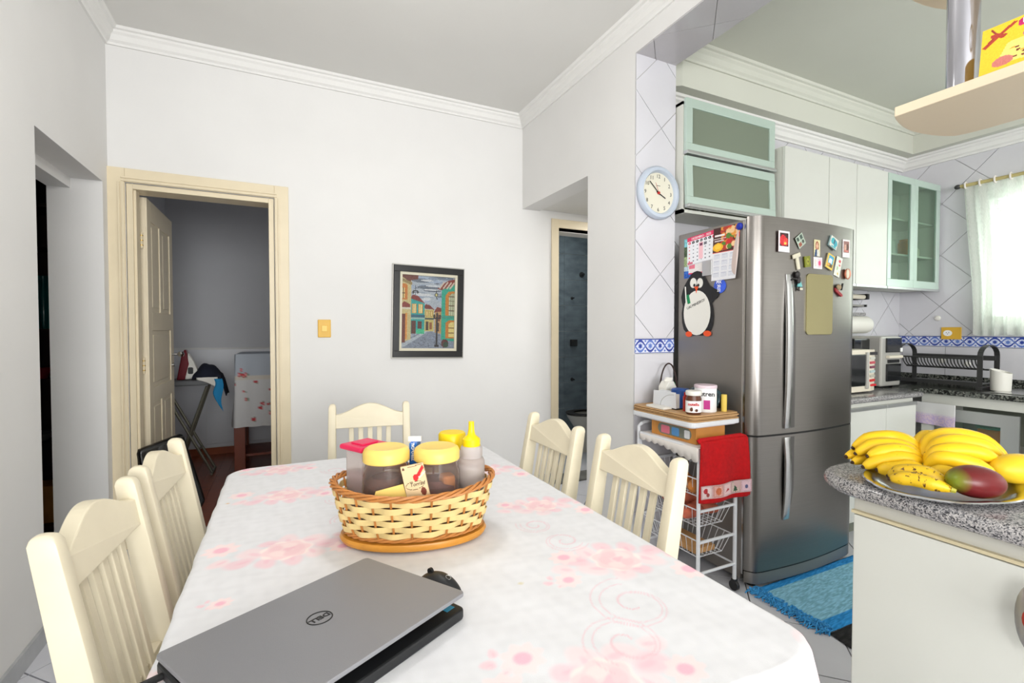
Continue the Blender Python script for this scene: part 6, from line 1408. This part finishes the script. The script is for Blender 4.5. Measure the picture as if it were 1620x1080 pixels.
B(3.905, 4.165, 1.950, 2.23, KZ+0.010, KZ+0.375).build('body', 'appliance_grey', af, bevel=0.012)
B(3.960, 4.160, 1.941, 1.952, KZ+0.258, KZ+0.365).build('control_glass', 'dark_glass', af, bevel=0.004)
B(3.965, 4.155, 1.940, 1.952, KZ+0.045, KZ+0.175).build('window', 'dark_glass', af, bevel=0.010)
B(3.965, 4.150, 1.925, 1.952, KZ+0.215, KZ+0.236).build('handle', 'appliance_cream', af, bevel=0.006)
B(3.985, 4.135, 1.943, 1.952, KZ+0.180, KZ+0.205).build('handle_recess', 'dark_glass', af, bevel=0.003)
B(4.135, 4.158, 1.936, 1.945, KZ+0.262, KZ+0.290).build('badge', 'print_white', af)
for x in (3.95, 4.12): B(x-0.02, x+0.02, 1.97, 2.2, KZ, KZ+0.012).build('foot', 'black_plastic', af)
tag(B(3.70, 3.90, 2.02, 2.24, KZ+0.0, KZ+0.36).build('bread_bin', 'dark_glass', bevel=0.01), 'black appliance half hidden behind the microwave', 'appliance')
ph = thing('paper_towel_holder', 'wall paper towel holder with foil rails under the cabinets', 'towel holder', (3.98, 2.26, 1.45))
for z, r_, m in ((1.565, 0.018, 'appliance_cream'), (1.495, 0.008, 'frame_silver')): MB().cyl((3.72, 2.21, z), (4.165, 2.21, z), r_, n=16).build('rail', m, ph, smooth=True)
B(4.160, 4.190, 2.18, 2.292, 1.545, 1.590).build('bracket', 'black_plastic', ph, bevel=0.004); B(4.160, 4.175, 2.19, 2.292, 1.486, 1.504).build('bracket', 'black_plastic', ph)
B(3.72, 4.16, 2.19, 2.292, 1.415, 1.440).build('holder_top', 'granite_grey', ph)
MB().cyl((3.76, 2.205, 1.345), (4.170, 2.205, 1.345), 0.068, n=28).build('paper_roll', 'penguin_white', ph, smooth=True)
tag(MB().lathe([(0,0),(0.016,0),(0.016,0.075),(0.006,0.095),(0,0.096)], (4.205, 2.27, 1.256), 14).build('wax_bottle', mat('wax_yellow', (226, 206, 130), 0.4), smooth=True), 'small pale yellow bottle on the tile border below the paper roll', 'bottle') if False else None
# dish rack
mat('rack_grey', (72, 72, 72), 0.4, 0.5)
rk2 = thing('dish_rack', 'dark grey two-tier dish drying rack beside the sink', 'dish rack', (4.55, 1.85, KZ))
RY0, RY1, RX0, RX1 = 1.585, 2.085, 4.40, 4.66
for y in (RY0, RY1):
    a = PI
    pts = [(RX0, y, KZ+0.02), (RX0, y, KZ+0.24)]+[(RX0+(RX1-RX0)/2*(1-math.cos(PI*k/10)), y, KZ+0.24+0.075*math.sin(PI*k/10)) for k in range(1, 10)]+[(RX1, y, KZ+0.24), (RX1, y, KZ+0.02)]
    mbq = MB()
    for p, q in zip(pts[:-1], pts[1:]): mbq.bar(p, q, 0.028, 0.006, up=(0,1,0)) if False else mbq.bar(p, q, 0.006, 0.030, up=(0,1,0))
    mbq.build('end_frame', 'rack_grey', rk2)
    B(RX0-0.012, RX1+0.012, y-0.018, y+0.018, KZ, KZ+0.022).build('end_foot', 'rack_grey', rk2, bevel=0.003)
for k in range(24):
    y = RY0+0.02+(RY1-RY0-0.04)*k/23
    MB().tube([(RX0+0.035, y, KZ+0.215), (RX0+0.05, y, KZ+0.180), (RX0+0.085, y, KZ+0.150), (RX0+0.14, y, KZ+0.138)], 0.0042, 6).build('plate_slot', 'rack_grey', rk2)
MB().cyl((RX0+0.035, RY0, KZ+0.216), (RX0+0.035, RY1, KZ+0.216), 0.006, n=8).cyl((RX0+0.14, RY0, KZ+0.138), (RX0+0.14, RY1, KZ+0.138), 0.006, n=8).build('slot_rail', 'rack_grey', rk2)
B(RX0+0.01, RX1-0.02, RY0+0.01, RY1-0.01, KZ+0.212, KZ+0.222).build('upper_edge', 'rack_grey', rk2) if False else None
MB().box(RX1-0.025, RX1-0.012, RY0, RY1, KZ+0.20, KZ+0.235).build('back_rail', 'rack_grey', rk2)
B(RX0-0.01, RX1, RY0+0.015, RY1-0.015, KZ+0.028, KZ+0.036).build('lower_shelf', 'rack_grey', rk2, bevel=0.002); B(RX0-0.012, RX0-0.004, RY0+0.01, RY1-0.01, KZ+0.024, KZ+0.052).build('lower_lip', 'rack_grey', rk2)
ut = thing('utensil_cup', 'white slanted plastic utensil cup on the sink counter', 'cup', (4.46, 1.495, KZ+0.004))
MB().lathe([(0,0),(0.050,0),(0.052,0.006),(0.056,0.135),(0.052,0.135),(0.048,0.008),(0,0.006)], (4.46,1.495,KZ+0.0045), 28).build('cup_body', 'penguin_white', ut, smooth=True)
for v_ in ut.children[0].data.vertices:
    if v_.co.z > 0.1: v_.co.z -= 0.30*(-(v_.co.y))*-1*0.9 if False else 0.0; v_.co.z += 0.28*v_.co.y
tag(MB().prism(lrect(0.008, 0, 0.10, 0, 0.06), (4.53,1.475,KZ+0.0045), (0,0.8,0.1), (0.1,0,0.9), (0.02,0,0)).build('scrub_sponge', 'print_red', bevel=0.004), 'red sponge holder behind the white utensil cup', 'sponge')
# tea towel hanging on the sink cabinet
print_mat('tea_towel_print', rough=0.85)
nu_, nv_ = 40, 36; U_, W_ = np.meshgrid(np.linspace(0,1,nu_), np.linspace(0,1,nv_), indexing='ij')
P = np.stack([4.238-0.006*np.sin(U_*9)*W_, 1.885-0.235*U_+0.006*W_*np.sin(3*U_), 0.775-0.155*W_-0.012*U_*W_], -1)
col = np.tile(np.array([222., 222., 220.]), (nu_, nv_, 1)); fl_ = np.clip((W_-0.45)*6, 0, 1)
pat = rng.uniform(0, 1, (nu_, nv_)); col -= fl_[..., None]*np.where(pat[..., None] > 0.5, np.array([30., 50., 10.]), np.array([6., 26., 12.]))
tt_ = grid_mesh('tea_towel', P, col, 'tea_towel_print'); md = tt_.modifiers.new('thickness', 'SOLIDIFY'); md.thickness = 0.003
tag(tt_, 'white tea towel with a lilac flower print hanging on the sink cabinet', 'towel')
# outlet and hooks on the tiles
ol = thing('wall_outlet', 'yellow socket plate on the tiles above the dish rack', 'outlet', (XW-0.008, 1.93, 1.275))
B(XW-0.019, XW-0.0105, 1.862, 1.992, 1.228, 1.326).build('wall_plate', 'switch_plastic', ol, bevel=0.004)
MB().lathe([(0,0),(0.024,0),(0.024,0.003),(0,0.003)], (XW-0.019,1.948,1.278), 20, sy=1.2, R=np.array([[0,0,-1],[0,1,0],[1,0,0.0]])).build('socket', 'print_white', ol)
for dy, dz in ((-0.008,0.004),(0.008,0.004),(0,-0.007)): MB().cyl((XW-0.0225,1.948+dy,1.278+dz), (XW-0.0215,1.948+dy,1.278+dz), 0.003, n=8).build('pin_hole', 'print_black', ol)
for (y, z, lab) in ((2.02, 1.400, 'round white suction hook on the tiles left of the yellow socket'), (1.985, 1.055, 'round white suction hook behind the dish rack, farther one'), (1.825, 1.035, 'round white suction hook behind the dish rack, nearer one')):
    tag(MB().lathe([(0,0),(0.022,0),(0.018,0.010),(0.006,0.016),(0,0.017)], (XW-0.0085,y,z), 16, R=np.array([[0,0,-1],[0,1,0],[1,0,0.0]])).build('suction_hook', 'penguin_white', smooth=True), lab, 'hook', 'suction hooks')

# ------------------------------------------------------------------ window, curtain
mat('window_frame', (200, 206, 200), 0.4); mat('pane', (235, 245, 240), 0.02, trans=1.0, ior=1.02)
wn1 = S(B(XW+0.05, XW+0.09, WY0, WY1, WZ0, WZ0+0.05), 'window_1', 'window_frame')
B(XW+0.05, XW+0.09, WY0, WY1, WZ1-0.05, WZ1).build('window_frame', 'window_frame', parent=wn1)
for y in (WY0+0.02, (WY0+WY1)/2, WY1-0.02): B(XW+0.05, XW+0.09, y-0.022, y+0.022, WZ0, WZ1).build('mullion', 'window_frame', parent=wn1)
B(XW-0.02, XW+0.10, WY0-0.03, WY1+0.03, WZ0-0.03, WZ0).build('window_sill', 'wall_tile', parent=wn1)
for y0, y1 in ((WY0+0.042, (WY0+WY1)/2-0.022), ((WY0+WY1)/2+0.022, WY1-0.042)): B(XW+0.066, XW+0.070, y0, y1, WZ0+0.05, WZ1-0.05).build('pane', 'pane', parent=wn1)
for z in (2.05, 2.22):
    for k in range(6):
        y = WY0+0.08+k*0.15; MB().tube([(XW+0.11, y, z-0.07), (XW+0.11, y+0.075, z+0.07), (XW+0.11, y+0.15, z-0.07)], 0.006, 6).tube([(XW+0.11, y, z+0.07), (XW+0.11, y+0.075, z-0.07), (XW+0.11, y+0.15, z+0.07)], 0.006, 6).build('grille_bar', 'window_frame', parent=wn1)
    B(XW+0.104, XW+0.116, WY0, WY1, z-0.08, z-0.072).build('grille_bar', 'window_frame', parent=wn1); B(XW+0.104, XW+0.116, WY0, WY1, z+0.072, z+0.08).build('grille_bar', 'window_frame', parent=wn1)
m = bpy.data.materials.new('sheer_curtain'); m.use_nodes = True; nt = m.node_tree; nt.nodes.remove(nt.nodes['Principled BSDF'])
df = nt.nodes.new('ShaderNodeBsdfDiffuse'); df.inputs['Color'].default_value = L4((238, 240, 232)); tl = nt.nodes.new('ShaderNodeBsdfTranslucent'); tl.inputs['Color'].default_value = L4((236, 242, 232)); tp_ = nt.nodes.new('ShaderNodeBsdfTransparent')
m1 = nt.nodes.new('ShaderNodeMixShader'); m1.inputs[0].default_value = 0.55; m2 = nt.nodes.new('ShaderNodeMixShader')
wvx = nt.nodes.new('ShaderNodeTexNoise'); wvx.inputs['Scale'].default_value = 60; mrx = nt.nodes.new('ShaderNodeMapRange'); mrx.inputs['From Min'].default_value = 0.35; mrx.inputs['From Max'].default_value = 0.65; mrx.inputs['To Min'].default_value = 0.16; mrx.inputs['To Max'].default_value = 0.30
nt.links.new(wvx.outputs['Fac'], mrx.inputs['Value']); nt.links.new(mrx.outputs['Result'], m2.inputs[0])
nt.links.new(df.outputs[0], m1.inputs[1]); nt.links.new(tl.outputs[0], m1.inputs[2]); nt.links.new(m1.outputs[0], m2.inputs[1]); nt.links.new(tp_.outputs[0], m2.inputs[2]); nt.links.new(m2.outputs[0], nt.nodes['Material Output'].inputs['Surface']); MATS['sheer_curtain'] = m
P = []
for i in range(150):
    t = i/149; y = 1.845-1.15*t; row = []
    for j in range(40):
        s_ = j/39; z = 2.425-s_*(1.155+0.012*abs(math.sin(t*60)) )
        amp = 0.014+0.010*s_; yy = y-0.075*max(0, 0.5-t)*2*math.sin(PI*s_*0.5)*1.0+0.006*math.sin(s_*5+t*20)
        row.append((4.795-amp*math.sin(t*95+1.5*s_), yy, z))
    P.append(row)
cur = thing('lace_curtain', 'sheer white lace curtain on a wooden rod over the sink window', 'curtain', (4.79, 1.3, 1.27))
MB().grid(P).build('curtain_cloth', 'sheer_curtain', cur, smooth=True)
for k in range(13): y = 1.83-0.085*k; MB().tube([(4.785+0.020*math.sin(a), y, 2.425+0.024*math.cos(a)) for a in [2*PI*q/12 for q in range(12)]], 0.006, 6, closed=True, flat=1.0).build('tab_loop', 'lace', cur)
rd = thing('curtain_rod', 'wooden curtain rod with a dark end knob above the sink window', 'curtain rod', (4.79, 1.87, 2.42))
mat('rod_wood', (190, 176, 120), 0.5); MB().cyl((4.785, 0.62, 2.425), (4.785, 1.862, 2.425), 0.013, n=14).build('rod', 'rod_wood', rd, smooth=True)
MB().ellipsoid((4.785, 1.880, 2.425), 0.018, 0.022, 0.018).build('end_knob', 'rack_grey', rd, smooth=True); MB().bar((4.785, 1.855, 2.42), (XW-0.008, 1.855, 2.42), 0.012, 0.012).build('bracket', 'rod_wood', rd)

# ------------------------------------------------------------------ added lamp over the table, out of view, brightens walls and ceiling
cl_ = thing('added_pendant_lamp', 'added pendant lamp over the dining table, out of view above the picture', 'lamp', (0.35, 1.55, ZC))
MB().lathe([(0,0),(0.06,0),(0.06,-0.02),(0.012,-0.03),(0.006,-0.06),(0.006,-0.48),(0.02,-0.49),(0.02,-0.53),(0,-0.53)], (0.35,1.55,ZC-0.0005), 28).build('base', 'penguin_white', cl_, smooth=True)
MB().ellipsoid((0.35,1.55,2.48), 0.032, 0.032, 0.04).build('bulb', mat('bulb', (255,250,240), 0.4, emit=(255,246,230), estr=4.0), cl_, smooth=True)
ld = bpy.data.lights.new('added_pendant_fill', 'POINT'); ld.energy = 17; ld.shadow_soft_size = 0.14; ld.color = (1.0, 0.98, 0.95)  # added fill light just below the modelled bulb
lo = bpy.data.objects.new('added_pendant_fill', ld); C.objects.link(lo); lo.location = (0.35, 1.55, 2.36)

# ------------------------------------------------------------------ rugs
print_mat('rug_print', rough=0.95, bump=0.8, bscale=260)
def rug(nm, lab, corners, base, stripes, th, nx=60, ny=80, fringe=None):
    c00, c10, c11, c01 = [V(*c, 0) for c in corners]
    U_, W_ = np.meshgrid(np.linspace(0,1,nx), np.linspace(0,1,ny), indexing='ij')
    P = ((1-U_)*(1-W_))[...,None]*c00+(U_*(1-W_))[...,None]*c10+(U_*W_)[...,None]*c11+((1-U_)*W_)[...,None]*c01
    P[...,2] = th*np.minimum(1, np.minimum(np.minimum(U_,1-U_), np.minimum(W_,1-W_))*24)+0.0015+0.002*rng.uniform(0,1,U_.shape)
    col = np.tile(np.array(base, float), (nx, ny, 1))
    for a, b, c in stripes: col[(W_ >= a) & (W_ < b)] = c
    col += rng.uniform(-26, 26, (nx, ny))[..., None]
    t = thing(nm, lab, 'rug', tuple((c00+c11)/2)); grid_mesh('woven_field', P, np.clip(col,0,255), 'rug_print', t)
    if fringe:
        mb = MB()
        for k in range(300):
            p = c00+(c01-c00)*((k+0.5)/300)+unit(c10-c00)*rng.uniform(-0.01,0.05); d = unit(c00-c10)
            q = [p+V(0,0,0.006), p+d*0.02+V(rng.uniform(-.01,.01), rng.uniform(-.01,.01), rng.uniform(0.006,0.02)), p+d*0.035+V(rng.uniform(-.02,.02), rng.uniform(-.02,.02), 0.004)]
            mb.tube(q, 0.0028, 5)
        f = mb.build('fringe', fringe, t); f['kind'] = 'stuff'
    return t
mat('fringe_blue', (70, 162, 224), 0.95, var=0.35, vscale=80)
rug('woven_rug', 'bright blue woven cotton rug on the floor before the fridge', ((2.10,1.225),(3.25,1.20),(3.25,1.60),(2.10,1.60)), (140,200,226), ((0,0.16,(36,146,220)),(0.86,1.0,(36,146,220))), 0.009, fringe='fringe_blue')
rug('black_mat', 'black rag mat peeping out from under the blue rug', ((2.07,1.12),(3.0,1.08),(3.0,1.215),(2.09,1.222)), (26,26,28), (), 0.004, 40, 14)

# ------------------------------------------------------------------ bedroom things
mat('board_cover', (112, 114, 116), 0.6, var=0.12, vscale=14); mat('tube_grey', (128, 126, 112), 0.4, 0.5); mat('iron_red', (112, 20, 34), 0.3); mat('navy_cloth', (26, 30, 46), 0.9, var=0.2, vscale=12); mat('sky_cloth', (40, 140, 196), 0.9)
ib = thing('ironing_board', 'grey padded ironing board standing behind the open door', 'ironing board', (-0.75, 5.1, 0))
BP = [(-1.04,4.97),(-0.66,4.95),(-0.55,5.0),(-0.515,5.1),(-0.55,5.2),(-0.66,5.25),(-1.04,5.24)]
MB().prism(BP, (0,0,0.815), t=(0,0,0.045)).build('padded_top', 'board_cover', ib, bevel=0.012)
for y in (5.02, 5.20):
    MB().tube([(-0.97,y,0.80), (-0.60,y,0.02)], 0.012, 8).build('leg', 'tube_grey', ib); MB().tube([(-0.63,y,0.80), (-0.88,y,0.02)], 0.012, 8).build('leg', 'tube_grey', ib)
MB().cyl((-0.60,4.98,0.012), (-0.60,5.24,0.012), 0.011, n=8).build('foot_bar', 'tube_grey', ib); MB().cyl((-0.88,4.98,0.012), (-0.88,5.24,0.012), 0.011, n=8).build('foot_bar', 'tube_grey', ib); MB().cyl((-0.70,5.02,0.23), (-0.70,5.20,0.23), 0.009, n=8).build('brace', 'tube_grey', ib)
ir = thing('steam_iron', 'dark red and white steam iron standing on the ironing board', 'iron', (-0.80, 5.08, 0.861))
MB().prism([(-0.86,0),(-0.80,0.0),(-0.765,0.14),(-0.785,0.26),(-0.80,0.27),(-0.825,0.20)], (0,5.04,0.862), (1,0,0), (0,0,1), (0,0.08,0)).build('sole_body', 'iron_red', ir, bevel=0.012)
MB().prism([(-0.80,0),(-0.715,0.01),(-0.705,0.09),(-0.735,0.17),(-0.775,0.24)], (0,5.045,0.862), (1,0,0), (0,0,1), (0,0.07,0)).build('handle_shell', 'penguin_white', ir, bevel=0.012)
MB().prism(lrect(0.012, -0.775, -0.735, 0.05, 0.11), (0,5.043,0.862), (1,0,0), (0,0,1), (0,0.074,0)).build('grip_opening', 'black_plastic', ir)
cl = []; 
for i in range(25):
    t = i/24; row = []
    for j in range(13):
        s_ = j/12; x = -0.74+0.26*t; z = 0.868+0.13*math.sin(PI*min(1, t*1.05)**0.8)*(math.sin(PI*s_)**0.5)+0.008*math.sin(17*t+6*s_)-max(0, t-0.85)*1.0
        row.append((x+0.004*math.sin(20*s_), 4.985+0.22*s_, max(z, 0.864) if x < -0.53 else z))
    cl.append(row)
tag(MB().grid(cl).build('clothes_pile', 'navy_cloth', smooth=True, solid=0.006), 'heap of navy blue clothes at the end of the ironing board', 'clothes')
tag(MB().grid([[(-0.565+0.06*t+0.01*math.sin(7*s_), 4.945-0.008*math.sin(5*t), 0.87-0.30*s_*(0.6+0.4*t)) for s_ in np.linspace(0,1,12)] for t in np.linspace(0,1,8)]).build('hanging_garment', 'sky_cloth', smooth=True, solid=0.006), 'bright blue garment hanging off the ironing board', 'clothes')
tag(MB().grid([[(-0.70+0.16*t, 4.955-0.004*math.sin(9*t), 0.885-0.08*s_*(t**1.5)-0.02*s_) for s_ in np.linspace(0,1,8)] for t in np.linspace(0,1,12)]).build('white_garment', 'penguin_white', smooth=True, solid=0.005), 'white garment spilling over the ironing board edge', 'clothes')
# table under a flowered cover
print_mat('cover_print', rough=0.9)
dt = thing('draped_side_table', 'reddish wooden side table under a flowered white cover', 'table', (-0.1, 5.15, 0))
mat('red_wood', (120, 54, 30), 0.4, var=0.2, vscale=6, stretch=(1,1,0.2))
for x in (-0.375, 0.30):
    for y in (4.99, 5.42): B(x-0.045, x+0.045, y-0.04, y+0.04, 0, 0.46).build('leg', 'red_wood', dt, bevel=0.004)
B(-0.42, 0.345, 4.96, 5.46, 0.42, 0.50).build('frame', 'red_wood', dt); B(-0.38, 0.30, 4.99, 5.43, 0.14, 0.16).build('shelf', 'red_wood', dt); B(-0.37, 0.3, 4.99, 5.43, 0.50, 1.06).build('box', 'red_wood', dt)
nu_, nv_ = 110, 70
U_, W_ = np.meshgrid(np.linspace(0,1,nu_), np.linspace(0,1,nv_), indexing='ij')
per = U_*(0.55+0.82+0.55); 
def cover_xy(p, s_):
    fl = 0.05+0.055*s_+0.014*s_*np.sin(p*46)
    x = np.where(p < 0.55, -0.42-fl+0.09, np.where(p < 1.37, -0.42+(p-0.55), 0.40+fl-0.09)); y = np.where(p < 0.55, 5.48-p, np.where(p < 1.37, 4.93-fl+0.05, 4.93+(p-1.37)))
    return x, y
xs, ys = cover_xy(per, W_)
P = np.stack([xs+0.10*np.where(W_ < 0.06, (0.06-W_)/0.06, 0)*np.where(per < 0.55, 1, 0), ys, 1.085-W_*0.655-0.0*W_], -1)
col = np.tile(np.array([206., 206., 206.]), (nu_, nv_, 1)); col[(W_ < 0.34)] = (176, 184, 194); col[(W_ > 0.30) & (W_ < 0.36)] = (206, 200, 190)
for k in range(110):
    cu_, cw_ = rng.uniform(0,1), rng.uniform(0.05,0.98); d = np.hypot((U_-cu_)*1.92, (W_-cw_)*0.655)
    rr_ = rng.uniform(0.5, 1.0); col[(d < 0.026*rr_) & (U_ > cu_)] = (130, 150, 130); col[d < 0.018*rr_] = (190, 70, 76); col[d < 0.008*rr_] = (220, 150, 150)
cv_o = grid_mesh('cover_drape', P, col, 'cover_print', dt)
B(-0.40, 0.36, 4.95, 5.47, 1.065, 1.086).build('cover_top', mat('cover_top', (176, 184, 194), 0.9), dt, bevel=0.01)
# black bag leaning in the doorway
blk = mat('bag_black', (14, 14, 15), 0.22, coat=0.4, bump=0.5, bscale=14)
q = [V(-0.792,3.50,0.585), V(-0.585,3.66,0.640), V(-0.467,3.66,0.185), V(-0.556,3.64,0.012), V(-0.74,3.52,0.012)]
nrm = unit(np.cross(q[1]-q[0], q[3]-q[0])); nrm = nrm if nrm[1] > 0 else -nrm
mbq = MB(); n = len(q); mbq.add([p for p in q]+[p+nrm*0.06 for p in q], [tuple(range(n)), tuple(range(2*n-1, n-1, -1))]+[(i, (i+1) % n, n+(i+1) % n, n+i) for i in range(n)])
tag(mbq.build('black_bag', 'bag_black', bevel=0.025, bseg=4, smooth=True), 'glossy black bag leaning in the bedroom doorway', 'bag')

# ------------------------------------------------------------------ bathroom things
mat('ceramic', (206, 204, 196), 0.15)
tl_ = thing('toilet', 'white toilet seen through the bathroom door', 'toilet', (3.0, 4.30, 0))
MB().lathe([(0,0),(0.11,0),(0.115,0.03),(0.09,0.15),(0.12,0.26),(0.18,0.37),(0.185,0.395),(0.15,0.40),(0.12,0.34),(0,0.25)], (2.96,4.30,0), 32, sx=1.25, sy=1.0).build('bowl', 'ceramic', tl_, smooth=True)
MB().lathe([(0.12,0.40),(0.19,0.40),(0.192,0.415),(0.16,0.42),(0.12,0.415)], (2.96,4.30,0), 32, sx=1.25, sy=1.0, closed_ends=False).build('seat', mat('seat_dark', (60, 56, 54), 0.4), tl_, smooth=True)
B(3.20, 3.385, 4.10, 4.50, 0.36, 0.74).build('cistern', 'ceramic', tl_, bevel=0.02); B(3.10, 3.385, 4.22, 4.38, 0.0, 0.36).build('pedestal', 'ceramic', tl_, bevel=0.02)
for (x, z, r_, nm, lab) in ((3.29, 1.98, 0.035, 'shower_valve', 'round chrome valve high on the bathroom tiles'), (3.15, 1.69, 0.018, 'shower_valve', 'small chrome valve in the middle of the bathroom tiles'), (3.155, 0.705, 0.022, 'water_tap', 'small chrome tap low on the bathroom tiles')):
    tag(MB().lathe([(0,0),(r_,0),(r_*0.9,0.008),(r_*0.4,0.012),(r_*0.4,0.05),(0,0.052)], (x,4.8935,z), 18, R=Ry).build(nm, 'rack_grey', smooth=True), lab, 'valve', 'bathroom valves')
tag(MB().box(3.12, 3.20, 4.84, 4.8935, 1.11, 1.19).build('soap_dish', 'rack_grey', bevel=0.006), 'square dark fitting on the bathroom tiles', 'fitting')

# ------------------------------------------------------------------ living room slit
mat('dark_wood', (48, 34, 28), 0.5, var=0.2); mat('teal_glass', (40, 130, 130), 0.1, trans=0.4)
sh = thing('dark_bookcase', 'dark bookcase glimpsed through the slit of the left opening', 'bookcase', (-1.75, 4.05, 0))
B(-2.2, -1.30, 4.25, 4.27, 0, 2.1).build('back_panel', 'dark_wood', sh)
for x in (-2.2, -1.32): B(x, x+0.02, 3.95, 4.25, 0, 2.1).build('side_panel', 'dark_wood', sh)
for z in (0.05, 0.58, 0.98, 1.30, 1.83, 2.08): B(-2.18, -1.32, 3.95, 4.25, z-0.01, z+0.01).build('shelf', 'dark_wood', sh)
tag(MB().lathe([(0,0),(0.05,0),(0.06,0.10),(0.05,0.22),(0.025,0.28),(0.03,0.34),(0,0.34)], (-1.40,4.08,1.311), 20).build('glass_vase', 'teal_glass', smooth=True), 'teal glass vase on the dark bookcase', 'vase')
tag(MB().lathe([(0,0),(0.04,0),(0.06,0.07),(0.056,0.07),(0,0.01)], (-1.42,4.05,0.991), 20).build('red_bowl', 'cradle_red', smooth=True), 'small dark red bowl on the bookcase shelf', 'bowl')
tag(MB().lathe([(0,0),(0.05,0),(0.10,0.05),(0.097,0.05),(0,0.01)], (-1.44,4.06,0.591), 24).build('grey_dish', 'frame_silver', smooth=True), 'pale dish on the lower bookcase shelf', 'dish')
tag(B(-1.52, -1.34, 4.02, 4.2, 0.061, 0.30).build('storage_crate', 'box_wood', bevel=0.004), 'brown box on the bottom of the bookcase', 'box')
